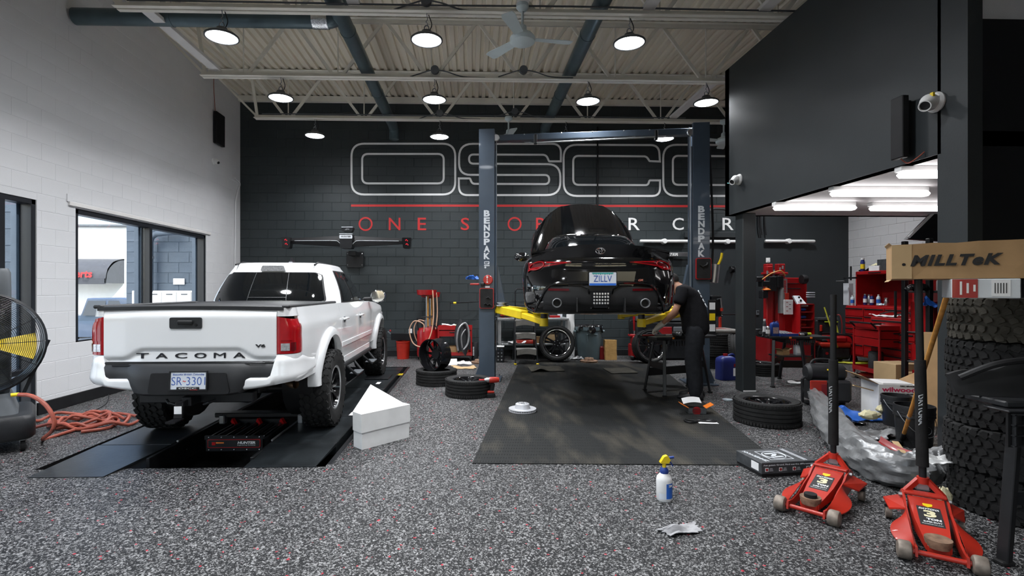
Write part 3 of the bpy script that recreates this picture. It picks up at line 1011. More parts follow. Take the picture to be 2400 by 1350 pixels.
# mailbox bank
t = thing('mailbox_bank', 'white bank of mailboxes on the outside grey block wall', 'mailboxes', (-5.98, 10.17, .78))
MB().box((0, .0, .30), (1.16, .16, .80), .01).build('cabinet', 'white', t, smooth=False)
for i in range(4):
 for j in range(3):
  d = MB().box((-.43 + i * .285, -.085, .06 + j * .25), (.262, .012, .23), .004).build('mailbox_door', 'white', t, smooth=False)
  MB().box((-.43 + i * .285, -.094, .13 + j * .25), (.12, .006, .02), .002).build('slot', 'plastic_grey', d, smooth=False)
tag(MB().box((0, 0, 0), (.22, .01, .12), .002).build('notice', 'paper'), 'small white paper notice above the mailboxes outside', 'notice', (-5.75, 10.245, 1.66))
# neighbour building with awning and roller door
t = thing('neighbour_building', 'white stucco building across the lot with a black awning', 'building', (-16.6, 22, -.15))
MB().box((0, 6, 2.15), (12, 12, 4.3)).build('wall', 'stucco', t, smooth=False)
MB().box((0, 6, 4.34), (12.3, 12.3, .10), .02).build('parapet_cap', 'plastic_grey', t, smooth=False)
def aw(u, v):
 return (lerp(-3.4, 2.0, u), -.02 - 1.1 * math.sin(v * PI / 2), 2.95 - .85 * (1 - math.cos(v * PI / 2)))
MB().grid(aw, 12, 10, (0, .05, -.05)).build('awning', 'awning_black', t)
MB().box((-.7, -1.1, 2.0), (5.4, .04, .24), .005).build('awning_valance', 'awning_black', t)
MB().prism([(-.02, 1.92), (-1.12, 1.92), (-1.12, 2.10), (-1.0, 2.5), (-.7, 2.8), (-.02, 2.95)], 1.96, 2.0, 'x').build('awning_end', 'awning_black', t, smooth=False)
text('Desserts', .42, 'red_paint', t, (.75, -1.15, 2.28), rot=(R(82), 0, 0), name='awning_lettering', bold=.012)
rd = MB().box((3.2, -.03, .95), (2.0, .06, 1.9)).build('roller_door', 'stucco', t, smooth=False)
for i in range(8):
 MB().box((3.2, -.07, .12 + i * .23), (1.96, .03, .215), .01).build('slat', 'white', rd, smooth=False)
t = thing('neighbour_building', 'long low white building farther along the lot, with a teal band', 'building', (-26, 3, -.2))
MB().box((-2, 4, 2.2), (8, 22, 4.4)).build('wall', 'stucco', t, smooth=False)
MB().box((2.02, 4, 2.9), (.08, 21, .5), .01).build('band', 'teal', t, smooth=False)
MB().box((-2, 4, 4.45), (8.3, 22.3, .12), .02).build('parapet_cap', 'plastic_grey', t, smooth=False)
for i in range(5):
 f = MB().box((2.02, -4 + i * 3.6, 1.3), (.06, 2.0, 1.8), .01).build('window', 'frame_grey', t, smooth=False)
 MB().box((2.05, -4 + i * 3.6, 1.3), (.03, 1.85, 1.65)).build('pane', 'tint_glass', f, smooth=False)
# bush of loose leaves
t = thing('bush', 'sunlit green bush beside the white building outside', 'bush', (-12.9, 20.7, -.4))
rb = random.Random(3)
lf = MB()
for i in range(420):
 a, h = rb.uniform(0, 2 * PI), rb.uniform(.15, 1.7)
 r = .75 * math.sqrt(max(0, 1 - ((h - .8) / .95) ** 2)) * rb.uniform(.6, 1)
 lf.at(r * math.cos(a), r * math.sin(a), h, rb.uniform(-.8, .8), rb.uniform(-.8, .8), rb.uniform(0, 6))
 lf.add([(0, 0, 0), (.06, .1, .02), (0, .26, 0), (-.06, .1, .02)], [(0, 1, 2, 3)])
lf.build('leaves', 'leaf', t, smooth=False, kind='stuff')
for i in range(5):
 a = i * 1.3
 MB().tube([(.05 * math.cos(a), .05 * math.sin(a), 0), (.3 * math.cos(a), .3 * math.sin(a), .7), (.45 * math.cos(a), .45 * math.sin(a), 1.2)], [.02, .014, .006], 6).build('branch', 'cardboard', t)
# parked pickup outside
def parked():
 t = thing('parked_pickup', 'blue grey pickup truck parked outside the window', 'pickup', (-11.7, 18.2, -.60), rz=-PI / 2)
 prof = [(-2.6, .55), (2.55, .55), (2.6, .95), (2.45, 1.12), (1.15, 1.18), (.35, 1.78), (.1, 1.84), (-1.05, 1.83), (-1.25, 1.25), (-2.65, 1.22)]
 def ring(hw, sc, dz):
  return [(y, hw * 1, z) for y, z in prof]
 b = MB()
 rings = []
 for x, k in ((-.98, .93), (-.93, .98), (-.7, 1.0), (.7, 1.0), (.93, .98), (.98, .93)):
  rings.append([(x if z < 1.2 else x * .86, y * (.985 if k < .95 else 1), z if z < 1.2 else 1.2 + (z - 1.2) * k) for y, z in prof])
 b.loft(rings).build('body', 'pickup_blue', t)
 for sx in (-1, 1):
  for (ya, yb2, yt0, yt1) in ((-1.12, -.42, -1.0, -.42), (-.34, .78, -.34, .28)):
   MB().add([(sx * .925, ya, 1.25), (sx * .925, yb2, 1.25), (sx * .845, yt1, 1.74), (sx * .845, yt0, 1.74)], [(0, 1, 2, 3)]).build('side_window', 'tint_glass', t)
  for y in (-1.75, 1.75):
   wv = empty('wheel', t, (sx * .86, y, .42))
   MB().lathe([(.24, -.12), (.36, -.13), (.42, -.09), (.42, .09), (.36, .13), (.24, .12)], 24, axis='x').build('tire', 'rubber', wv)
   MB().lathe([(0, -.10), (.24, -.11), (.24, .11), (0, .10)], 18, axis='x').build('rim', 'steel_dull', wv)
  MB().box((sx * 1.06, .62, 1.22), (.2, .08, .16), .03).build('side_mirror', 'chrome', t)
  MB().box((sx * .985, -.55, 1.05), (.02, .14, .03), .005).build('door_handle', 'chrome', t)
  MB().box((sx * .8, -2.68, 1.0), (.18, .04, .3), .01).build('tail_light', 'tail_red', t)
 MB().box((0, -2.66, .62), (1.7, .14, .18), .03).build('bumper', 'chrome', t)
 MB().add([(-.82, -1.24, 1.28), (.82, -1.24, 1.28), (.72, -1.09, 1.76), (-.72, -1.09, 1.76)], [(0, 1, 2, 3)]).build('rear_window', 'tint_glass', t)
 return t
parked()
# ------------------------------------------------------------------ wheels (axis along local x, origin in the hub centre)
def wheel_parts(E, Rt, W, Rr, spokes=10, style='street', rim_mat='black_gloss', tyre=True, rim=True, lip='black_gloss', tmat='rubber', side=1, tread_n=34):
 """tyre, rim, spokes and hub under the Empty E; the outer face looks to +x*side"""
 h = W / 2
 if tyre:
  g = .009 if style != 'offroad' else .004
  prof = [(Rr - .005, -h * .80), (Rr + .012, -h * .86), (lerp(Rr, Rt, .45), -h), (lerp(Rr, Rt, .8), -h * .97), (Rt - .012, -h * .86), (Rt - .003, -h * .74)]
  if style != 'offroad':
   for c in (-.52, -.17, .17, .52):
    prof += [(Rt, h * (c - .07)), (Rt - g, h * (c - .055)), (Rt - g, h * (c + .055)), (Rt, h * (c + .07))]
  else:
   prof += [(Rt - .012, -h * .72), (Rt - .012, h * .72)]
  prof += [(Rt - .003, h * .74), (Rt - .012, h * .86), (lerp(Rr, Rt, .8), h * .97), (lerp(Rr, Rt, .45), h), (Rr + .012, h * .86), (Rr - .005, h * .80)]
  t = MB().lathe(prof, 56, axis='x').build('tire', tmat, E, ang=28)
  tb = MB()
  if style != 'offroad':
   n = 64
   for i in range(n):
    a = 2 * PI * i / n
    for sg in (-1, 1):
     tb.mat4(Matrix.Rotation(a, 4, 'X'))
     tb.box((sg * h * .80, 0, Rt - .002), (h * .24, .026, .012), .002)
  else:
   n = tread_n
   for i in range(n):
    for row, (c, ww, off) in enumerate(((-.80, .34, 0), (-.40, .34, .5), (0, .30, .1), (.40, .34, .6), (.80, .34, .2))):
     a = 2 * PI * (i + off) / n
     k = 2 * PI * Rt / n
     tb.mat4(Matrix.Rotation(a, 4, 'X') @ Matrix.Translation((c * h, 0, Rt - .004)) @ Matrix.Rotation(R((18, -24, 30, 24, -18)[row]), 4, 'Z'))
     x0, y0, q = ww * h * .5, k * .42, .004
     # jagged block: six-sided plan
     pl = [(-x0, -y0 * .8), (-x0 * .1, -y0), (x0, -y0 * .65), (x0 * .85, y0 * .55), (x0 * .1, y0), (-x0 * .9, y0 * .8)]
     dz = -.010 if abs(c) > .7 else 0
     tb.add([(p[0], p[1], -.012) for p in pl] + [(p[0] * .92, p[1] * .92, .004 + dz * .4) for p in pl],
                           [(6, 7, 8, 9, 10, 11)] + [(j, (j + 1) % 6, 6 + (j + 1) % 6, 6 + j) for j in range(6)])
    # shoulder lugs running down the sidewall
    for sg in (-1, 1):
     if i % 2 == 0:
      tb.mat4(Matrix.Rotation(2 * PI * (i + .2) / n, 4, 'X'))
      tb.box((sg * h * .955, 0, Rt - .042), (.014, .042, .05), .004)
  tb.m = Matrix.Identity(4)
  tb.build('tread', tmat, E, smooth=False, kind='stuff')
 if rim:
  o = side
  MB().lathe([(Rr + .008, -h * .84), (Rr - .012, -h * .80), (Rr - .02, -h * .55), (Rr - .035, -h * .2), (Rr - .035, h * .3), (Rr - .02, h * .6), (Rr - .012, h * .80), (Rr + .008, h * .84), (Rr + .004, h * .7), (Rr - .005, 0), (Rr + .004, -h * .7), (Rr + .008, -h * .84)], 48, axis='x').build('rim', rim_mat, E)
  if lip:
   MB().lathe([(Rr - .016, h * .79 * o), (Rr - .006, h * .85 * o), (Rr + .006, h * .855 * o), (Rr + .009, h * .83 * o)], 48, axis='x').build('rim_lip', lip, E)
  xo = h * .52 * o
  sp = MB()
  sp.add([(xo, -.016, .05), (xo, .016, .05), (xo + .02 * o, .011, Rr - .025), (xo + .02 * o, -.011, Rr - .025), (xo - .05 * o, -.022, .05), (xo - .05 * o, .022, .05), (xo - .02 * o, .018, Rr - .02), (xo - .02 * o, -.018, Rr - .02)],
               [(0, 1, 2, 3), (4, 7, 6, 5), (0, 3, 7, 4), (1, 5, 6, 2), (2, 6, 7, 3), (0, 4, 5, 1)])
  sm = sp.mesh('spoke', rim_mat, smooth=False)
  for i in range(spokes):
   s_ = bpy.data.objects.new('spoke', sm)
   COL.objects.link(s_); s_.parent = E
   a = 2 * PI * i / spokes
   if style == 'split':
    a = 2 * PI * (i // 2) / (spokes / 2) + (.16 if i % 2 else -.16)
   s_.rotation_euler = (a, 0, 0)
  MB().lathe([(.0, xo + .004 * o), (.03, xo + .004 * o), (.034, xo - .004 * o), (.075, xo - .006 * o), (.08, xo - .06 * o), (0, xo - .06 * o)], 24, axis='x').build('hub', rim_mat, E)
  for i in range(5):
   a = 2 * PI * i / 5
   MB().cyl((xo - .01 * o, .055 * math.cos(a), .055 * math.sin(a)), (xo + .006 * o, .055 * math.cos(a), .055 * math.sin(a)), .009, n=6).build('lug_nut', 'steel_dull', E)

# ------------------------------------------------------------------ the white pickup on the alignment rack
RZ = .05
TRK = thing('pickup_truck', 'white double cab pickup truck standing on the black alignment rack', 'pickup', (-2.37, 5.50, RZ), rz=R(1.0))
T = TRK
TB, TF, BELT = -1.13, 4.12, 1.29
ARCH = ((0.0, .40), (3.236, .40))
SK = .045            # bed side skin thickness
def hwid(y, z):
 """half width of the body side at height z"""
 b = .868 - .30 * max(0, z - .98) ** 1.6 - .16 * max(0, .92 - z) ** 1.5
 b -= .022 * sstep(-.75, TB, y)            # draws in to the tail
 b -= .16 * sstep(3.3, TF, y) ** 1.5
 crease = .010 * math.exp(-((z - 1.12) / .05) ** 2)
 return b + crease
def zlow(y):
 z = .64
 for (yc, r) in ARCH:
  d = r ** 2 + .0 - (y - yc) ** 2
  if d > 0: z = max(z, .46 + .60 * math.sqrt(d) / r * .95)
 return z
def zhigh(y):
 if y < .50: return BELT
 if y < 2.55: return lerp(BELT + .0, BELT - .03, (y - .5) / 2.05)
 return lerp(BELT - .03, 1.12, sstep(2.55, TF, y))
def panel(name, y0, y1, sx, nu=24, nv=14, zl=None):
 def P(u, v):
  y = lerp(y0, y1, u)
  z = lerp((zl or zlow)(y), zhigh(y), v)
  return (sx * hwid(y, z), y, z)
 return MB().grid(P, nu, nv, (-sx * .03, 0, 0)).build(name, 'truck_white', T, ang=40)
for sx in (-1, 1):
 panel('bed_side', -.968, .495, sx, 46)
 d = panel('rear_door', .505, 1.45, sx, 12)
 def handle(door, y):
  x = sx * (hwid(y, 1.10) + .012)
  MB().tube([(x - sx * .012, y - .09, 1.10), (x + sx * .018, y - .07, 1.105), (x + sx * .02, y + .05, 1.105), (x - sx * .012, y + .08, 1.10)], .014, 8).build('door_handle', 'truck_white', door)
  MB().sphere((x - sx * .012, y - .01, 1.095), .05, 12, (.25, 1, .7)).build('handle_cup', 'plastic_grey', door)
 handle(d, .66)
 d = panel('front_door', 1.46, 2.48, sx, 12)
 handle(d, 1.60)
 panel('front_fender', 2.49, TF, sx, 40)
 # door trim strip and sill
 MB().grid(lambda u, v: (sx * (hwid(lerp(.52, 2.46, u), .80) + .014), lerp(.52, 2.46, u), .78 + .05 * v), 10, 2, (-sx * .012, 0, 0)).build('door_moulding', 'truck_white', T)
 MB().box((sx * .80, 1.55, .60), (.10, 1.7, .12), .02).build('sill', 'truck_white', T)
 # flares round the wheel arches
 for (yc, r) in ARCH:
  def FL(u, v, yc=yc, r=r):
   a = lerp(-.07 * PI, 1.07 * PI, u)
   rr = lerp(.405, .492, v)
   y, z = yc + rr * 1.02 * math.cos(PI - a), .60 + rr * .98 * math.sin(a) - .03
   z = max(z, .50)
   bul = .034 * (1 - v ** 4) + .006 * (1 - v)
   return (sx * (min(hwid(y, max(z, .6)), .87) + bul + .004), y, z)
  MB().grid(FL, 30, 5, (-sx * .07, 0, 0)).build('fender_flare', 'truck_white', T, ang=50)
 # wheel wells
 for (yc, r) in ARCH:
  MB().lathe([(.43, 0), (.43, .30), (.0, .30)], 24, axis='x').at().build('wheel_well', 'black', T).matrix_local = Matrix.Translation((sx * .80, yc, .56)) @ Matrix.Scale(-sx, 4, Vector((1, 0, 0)))
# tailgate with its sculpted lower field
def zl_(x):
 ax = abs(x)
 return .945 - .075 * sstep(.38, .55, ax)
def tgy(x, z):
 y = TB - .012 * math.cos(x / .7 * PI / 2) - .012 * sstep(1.29, 1.20, z)
 y += .022 * sstep(zl_(x) + .018, zl_(x) - .012, z) * (1 - .6 * sstep(zl_(x) - .02, .80, z))
 y += .016 * sstep(1.22, 1.285, z)
 return y
TG = MB().grid(lambda u, v: (lerp(-.703, .703, u), tgy(lerp(-.703, .703, u), lerp(.795, 1.285, v)), lerp(.795, 1.285, v)), 56, 40, (0, .06, 0)).build('tailgate', 'truck_white', T, ang=60)
hb = MB()
hb.prism(rrect(.262, .094, .018), 0, -.014, 'y')
hd = hb.build('tailgate_handle', 'plastic_black', TG); hd.location = (-.03, TB - .02, 1.165)
MB().box((0, -.022, .012), (.125, .022, .034), .008).build('pull', 'black', T).parent = TG
TG_p = [c for c in bpy.data.objects if c.name.startswith('pull')][-1]
TG_p.location = (-.03, TB - .022, 1.16)
cm = MB().lathe([(0, -.004), (.010, -.004), (.012, 0)], 14, axis='y').build('rear_camera', 'black_gloss', TG); cm.location = (.055, TB - .036, 1.15)
for i, c_ in enumerate('TACOMA'):
 text(c_, .07, 'letter_dark', TG, (-.395 + i * .158, tgy(-.395 + i * .158, .89) - .004, .892), name='badge_letter', ex=.004, bold=0 if c_ == 'M' else .001, fit=(.098, .045))
text('V6', .05, 'ink', TG, (.575, tgy(.575, .965) - .004, .972), name='badge_letter', ex=.003, bold=.002, fit=(.082, .026))
for sx in (-1, 1):
 # tail lamps wrap the corner of the bed
 def TL(u, v, sx=sx, z0=.90, z1=1.215, off=0):
  z = lerp(z0, z1, v)
  W_ = hwid(-.968, z) + .004
  a = u * PI / 2
  x = .712 + (W_ - .712) * math.sin(a) ** .55
  y = -.965 - .165 * math.cos(a) ** .55 + .02 * (x - .712) / .15
  cut = .03 * (x - .712) / .15 * sstep(.7, 1, v) if off >= 0 and z1 == 1.215 else 0
  return (sx * (x + off), y - off, z - cut)
 tl = MB().grid(TL, 16, 14, (-sx * .03, .03, 0)).build('tail_light', 'tail_red', T, ang=60)
 MB().grid(lambda u, v: TL(.02 + u * .26, .08 + v * .20, sx, .90, 1.215, .004), 6, 4).build('reverse_lens', 'tail_clear', tl, label='clear reversing lens')
 MB().grid(lambda u, v: TL(.32 + u * .3, .08 + v * .22, sx, .90, 1.215, .004), 5, 4).build('marker_lens', 'tail_dark', tl)
 MB().grid(lambda u, v: TL(.02 + u * .40, .36 + v * .54, sx, .90, 1.215, .004), 8, 6).build('brake_lens', 'tail_red', tl)
 # corner post of the bed above the lamp
 MB().grid(lambda u, v: TL(u, v, sx, 1.218, BELT, 0), 14, 4, (-sx * .03, .03, 0)).build('bed_corner', 'truck_white', T, ang=50)
 MB().grid(lambda u, v: TL(u, v, sx, .80, .895, 0), 14, 4, (-sx * .03, .03, 0)).build('bed_corner', 'truck_white', T, ang=50)
 # white bumper ends: an upright corner under the lamp and a low bar running inward
 path = cr([(.40, -1.185, 0), (.55, -1.19, 0), (.70, -1.185, 0), (.80, -1.155, 0), (.862, -1.08, 0), (.884, -.96, 0), (.888, -.78, 0), (.886, -.60, 0)], 5)
 def BE(u, v):
  i = u * (len(path) - 1)
  k = min(int(i), len(path) - 2)
  q = path[k].lerp(path[k + 1], i - k)
  far = sstep(-1.0, -.62, q.y) if q.x > .85 else 0
  top = lerp(lerp(.712, .888, sstep(.655, .705, q.x)), .82, far)
  bot = lerp(.605, .665, sstep(.40, .90, q.x)) + .03 * far
  z = lerp(bot, top, v)
  rnd = .028 * (1 - min(1, 4 * min(v, 1 - v))) ** 2 + .02 * sstep(.66, .84, z)
  n_ = Vector((max(0, q.x - .70) * 1.2, -.2 + max(0, q.x - .80), 0)).normalized()
  sl = .045 * (1 - u * 12) if u < .083 else 0
  return (sx * (q.x + sl * v - n_.x * rnd), q.y - n_.y * rnd, z)
 MB().grid(BE, 44, 12, (-sx * .02, .03, 0)).build('bumper_end', 'truck_white', T, ang=50)
# black centre of the bumper with its step
bm_ = MB()
ctr = []
for x in (-.70, -.68, -.60, -.50, -.42, -.34, 0, .34, .42, .50, .60, .68, .70):
 ax = abs(x)
 k = sstep(.50, .40, ax)
 top = .81; bot = lerp(.68, .565, k); out = lerp(-1.165, -1.215, k)
 ctr.append([(x, -1.02, top + .02), (x, out + .02, top + .015), (x, out, top - .01), (x, out - .01, lerp(.74, .70, k)), (x, out, bot + .02), (x, out + .03, bot), (x, -1.02, bot)])
bm_.loft(ctr).build('bumper_center', 'truck_black', T, ang=40)
rc = MB()
rc.prism(roundpoly([(-.30, -.115, .03), (.36, -.115, .03), (.33, .06, .02), (-.27, .06, .02)], 4), 0, -.012, 'y')
o = rc.build('plate_recess', 'black', T); o.location = (.0, -1.222, .70)
MB().box((0, -1.10, .825), (1.42, .10, .035), .008).build('step_pad', 'black_metal', T)
MB().tube([(-.62, -1.165, .815), (-.1, -1.17, .812), (.0, -1.17, .818), (.62, -1.165, .83)], .006, 6).build('tailgate_seal', 'black_metal', T)
pl = MB()
pl.prism(rrect(.285, .142, .01), 0, -.006, 'y')
P_ = pl.build('license_plate', 'plate_white', T); P_.location = (.035, -1.238, .700); P_.rotation_euler = (R(-4), 0, 0)
fm = MB()
for (cx_, cz_, w_, h_) in ((0, .074, .30, .012), (0, -.076, .30, .012), (-.147, 0, .012, .16), (.147, 0, .012, .16)):
 fm.box((cx_, -.006, cz_), (w_, .014, h_), .002)
fm.box((0, -.010, -.062), (.18, .010, .022), .003)
fm.build('plate_frame', 'black', P_)
text('SR', .08, 'plate_blue', P_, (-.092, -.0068, -.004), name='plate_lettering', fit=(.082, .066), bold=-.001)
text('3301', .08, 'plate_blue', P_, (.060, -.0068, -.004), name='plate_lettering', fit=(.150, .066), bold=-.001)
text('Beautiful British Columbia', .02, 'plate_blue', P_, (0, -.0068, .050), name='plate_lettering', fit=(.25, .014), shear=.2)
text('~', .05, 'red_paint', P_, (-.032, -.0068, -.006), name='plate_lettering', fit=(.025, .012))
text('OSCC', .02, 'white', P_, (0, -.0162, -.062), name='plate_lettering', fit=(.14, .012))
text('CAR CARE', .01, 'red_paint', P_, (.05, -.0162, -.074), name='plate_lettering', fit=(.06, .005))
# bed: inner tub and the soft cover
MB().box((0, -.30, 1.0), (1.5, 1.58, .5), .02).build('bed_tub', 'black', T)
cv = MB()
cv.grid(lambda u, v: (lerp(-.76, .76, u), lerp(TB - .005, .47, v), 1.297 + .010 * math.cos((u - .5) * PI) + (.012 if .04 < v < .07 or v > .97 else 0)), 16, 40, (0, 0, -.03))
cvo = cv.build('bed_cover', 'plastic_black', T, ang=50)
for sx in (-1, 1):
 MB().box((sx * .775, -.32, 1.30), (.07, 1.60, .03), .01).build('bed_rail', 'plastic_black', T)
# cab: lofted shell; gh(u, t) walks round it, t from belt to roof
CB0, CB1 = .50, 2.72
def gh(u, t, off=0.0):
 y0 = lerp(CB0 + .01, .80, t ** 1.25); y1 = lerp(2.80, 1.95, t); hw = lerp(.80, .585, t ** 1.15) + .012 * math.sin(t * PI)
 z = lerp(BELT - .02, 1.735, t)
 n = 4.4
 a = 2 * PI * u
 c, s = math.cos(a), math.sin(a)
 ex = 2 / n
 x = hw * math.copysign(abs(s) ** ex, s)
 y = (y0 + y1) / 2 - (y1 - y0) / 2 * math.copysign(abs(c) ** ex, c)
 if off:
  nx = math.copysign(abs(s) ** (2 - ex), s) / hw; ny = -math.copysign(abs(c) ** (2 - ex), c) / ((y1 - y0) / 2)
  q = Vector((nx, ny, 0)).normalized()
  return (x + q.x * off, y + q.y * off, z + off * .35)
 return (x, y, z)
NU = 96
rings = [[gh(j / NU, t) for j in range(NU)] for t in [i / 12 for i in range(13)]]
def roofring(k, dz):
 r0 = rings[12]
 cx_ = 0; cy_ = sum(p[1] for p in r0) / NU
 return [(p[0] * k, cy_ + (p[1] - cy_) * k, 1.735 + dz) for p in r0]
rings += [roofring(.985, .018), roofring(.94, .034), roofring(.80, .046), roofring(.5, .055), roofring(.2, .057)]
MB().loft(rings).build('cab_shell', 'truck_white', T, ang=50)
def find_u(xt, t, rear=True):
 """u on the rear face where x is xt"""
 lo, hi = -.25, .25
 for _ in range(40):
  mid = (lo + hi) / 2
  if gh(mid, t)[0] < xt: lo = mid
  else: hi = mid
 return (lo + hi) / 2
def rear_patch(x0, x1, t0, t1, off, rr=.0, nu=24, nv=12):
 def P(u, v):
  t = lerp(t0, t1, v)
  k = lerp(1, .80, (t - 0) / 1)
  e = min(v, 1 - v)
  ins = rr * (1 - math.sqrt(max(0, 1 - (1 - min(1, e / .14)) ** 2))) if e < .14 else 0
  a, b_ = x0 * k + (ins if x0 < -.5 else 0), x1 * k - (ins if x1 > .5 else 0)
  return gh(find_u(lerp(a, b_, u), t), t, off)
 return MB().grid(P, nu, nv)
rw = rear_patch(-.665, .665, .03, .83, .004, .07).build('rear_window_seal', 'black', T, ang=60)
RWG = rear_patch(-.645, .645, .05, .81, .008, .06).build('rear_window', 'tint_glass', T, ang=60)
rear_patch(-.232, -.222, .05, .81, .011, 0, 2, 10).build('slider_frame', 'black_metal', RWG)
rear_patch(.222, .232, .05, .81, .011, 0, 2, 10).build('slider_frame', 'black_metal', RWG)
rear_patch(-.222, .222, .17, .185, .011, 0, 8, 2).build('slider_frame', 'black_metal', RWG)
# side windows
def side_u(yt, t, sx):
 lo, hi = (.02, .48)
 for _ in range(40):
  mid = (lo + hi) / 2
  if gh(mid, t)[1] < yt: lo = mid
  else: hi = mid
 u = (lo + hi) / 2
 return u if sx > 0 else 1 - u
def side_patch(name, mat, y00, y01, y10, y11, t0, t1, off, sx):
 def P(u, v):
  t = lerp(t0, t1, v)
  return gh(side_u(lerp(lerp(y00, y10, v), lerp(y01, y11, v), u), t, sx), t, off)
 return MB().grid(P, 12, 8).build(name, mat, T, ang=60)
for sx in (-1, 1):
 side_patch('window_trim', 'black', .90, 2.62, 1.10, 1.86, .03, .90, .004, sx)
 side_patch('side_window', 'tint_glass', .96, 1.43, 1.13, 1.38, .07, .86, .008, sx)
 side_patch('side_window', 'tint_glass', 1.50, 2.52, 1.46, 1.84, .07, .86, .008, sx)
 mr = empty('side_mirror', T, (sx * .88, 2.42, 1.33))
 MB().tube([(-sx * .12, .02, -.03), (sx * .02, 0, -.02)], .03, 10).build('mirror_arm', 'black', mr)
 MB().at(sx * .10, 0, .02).lathe([(0, .075), (.06, .07), (.11, .03), (.118, -.02), (.10, -.05), (0, -.05)], 24, axis='y').build('mirror_shell', 'chrome', mr).scale = (1, 1, .85)
 MB().prism(roundpoly([(-.085, -.07, .03), (.085, -.07, .04), (.085, .075, .04), (-.085, .075, .03)], 4), -.052, -.058, 'y').build('mirror_glass', 'chrome', mr).location = (sx * .10, 0, .02)
# front glass, hood, nose (hidden in the photo but present)
def fpatch():
 def P(u, v):
  t = lerp(.06, .90, v)
  x = lerp(-.66, .66, u) * lerp(1, .80, t)
  lo, hi = .25, .75
  for _ in range(40):
   mid = (lo + hi) / 2
   if gh(mid, t)[0] > x: lo = mid
   else: hi = mid
  return gh((lo + hi) / 2, t, .006)
 return MB().grid(P, 16, 8)
fpatch().build('windscreen', 'tint_glass', T, ang=60)
MB().grid(lambda u, v: (lerp(-.80, .80, u) * lerp(1, .86, v), lerp(2.60, TF - .02, v), lerp(1.265, 1.13, v ** 1.5) + .035 * math.cos((u - .5) * PI)), 18, 14, (0, 0, -.05)).build('hood', 'truck_white', T)
MB().box((0, TF - .02, .88), (1.15, .10, .42), .05).build('grille', 'black', T)
MB().box((0, TF + .03, .58), (1.62, .16, .22), .06).build('front_bumper', 'truck_white', T)
for sx in (-1, 1):
 MB().box((sx * .66, TF - .03, .98), (.24, .10, .18), .04).build('headlight', 'tail_clear', T)
# roof details
for sx in (-1, 1):
 MB().tube([(sx * .47, .80, 1.748), (sx * .46, 1.0, 1.785), (sx * .46, 1.85, 1.784)], .011, 6).build('roof_ditch_trim', 'black', T)
MB().prism(roundpoly([(-.15, -.03, .015), (.15, -.03, .015), (.125, .035, .02), (-.125, .035, .02)], 4), .05, -.045, 'y').build('high_brake_light', 'tail_clear', T).location = (.0, .765, 1.700)
an = MB()
an.loft([[(-.03, -.07, 0), (.03, -.07, 0), (.03, .08, 0), (-.03, .08, 0)], [(-.012, -.055, .03), (.012, -.055, .03), (.012, .04, .03), (-.012, .04, .03)], [(-.004, -.06, .075), (.004, -.06, .075), (.004, -.03, .075), (-.004, -.03, .075)]]).build('roof_antenna', 'letter_dark', T).location = (.09, 1.15, 1.785)
# wheels
for (x, y, s_) in ((-.80, 0, -1), (.80, 0, 1), (-.80, 3.236, -1), (.80, 3.236, 1)):
 E = empty('wheel', T, (x, y, .405))
 wheel_parts(E, .405, .29, .225, 8, 'offroad', 'black_gloss', side=s_, lip='steel_dull', tread_n=32)
# frame, axle, exhaust, hitch, steps
for sx in (-1, 1):
 MB().box((sx * .44, 1.5, .60), (.10, 4.9, .14), .01).build('frame_rail', 'black_metal', T)
MB().cyl((-.75, 0, .405), (.75, 0, .405), .055, n=14).build('rear_axle', 'black_metal', T)
MB().sphere((0, 0, .405), .16, 14, (1, .8, 1)).build('differential', 'black_metal', T)
MB().cyl((-.75, 3.236, .405), (.75, 3.236, .405), .045, n=14).build('front_axle', 'black_metal', T)
MB().box((0, 1.7, .66), (1.3, 3.9, .18), .03).build('floor_pan', 'black', T)
MB().tube(cr([(.35, .9, .52), (.42, .3, .60), (.50, -.3, .58), (.62, -.55, .55), (.70, -.62, .545)], 6), .036, 14, cap=False).build('exhaust_pipe', 'exhaust', T)
hx = MB()
hx.box((0, -1.0, .52), (.95, .09, .09), .008)
hx.box((0, -1.11, .52), (.075, .20, .075), .006)
hx.build('hitch_receiver', 'black_metal', T)
bmt = MB()
bmt.box((-.01, -1.22, .515), (.05, .16, .05), .004)
bmt.bar((-.01, -1.285, .53), (-.01, -1.31, .41), .065, .022)
bmt.box((-.01, -1.36, .40), (.075, .14, .018), .006)
bmo = bmt.build('ball_mount', 'black_gloss', T)
MB().box((-.01, -1.316, .475), (.058, .004, .06)).at().build('sticker', 'paper', bmo, smooth=False).rotation_euler = (0, 0, 0)
for sx in (-1, 1):
 MB().tube([(sx * .12, -1.10, .49), (sx * .12, -1.16, .49), (sx * .16, -1.17, .50), (sx * .20, -1.13, .52)], .012, 8).build('safety_loop', 'black_metal', T)
 rb_ = MB().tube([(sx * .80, .48, .56), (sx * .84, .56, .54), (sx * .84, 2.42, .54), (sx * .80, 2.50, .56)], .036, 12).build('running_board', 'plastic_black', T)
 for y in (.78, 1.78):
  st = MB()
  st.tube([(sx * .85, y - .02, .53), (sx * .98, y + .04, .40), (sx * .98, y + .36, .40), (sx * .85, y + .44, .53)], .016, 8)
  st.build('drop_step', 'plastic_black', rb_)
  MB().box((sx * .945, y + .20, .415), (.12, .30, .012), .003).build('step_plate', 'plastic_grey', rb_)

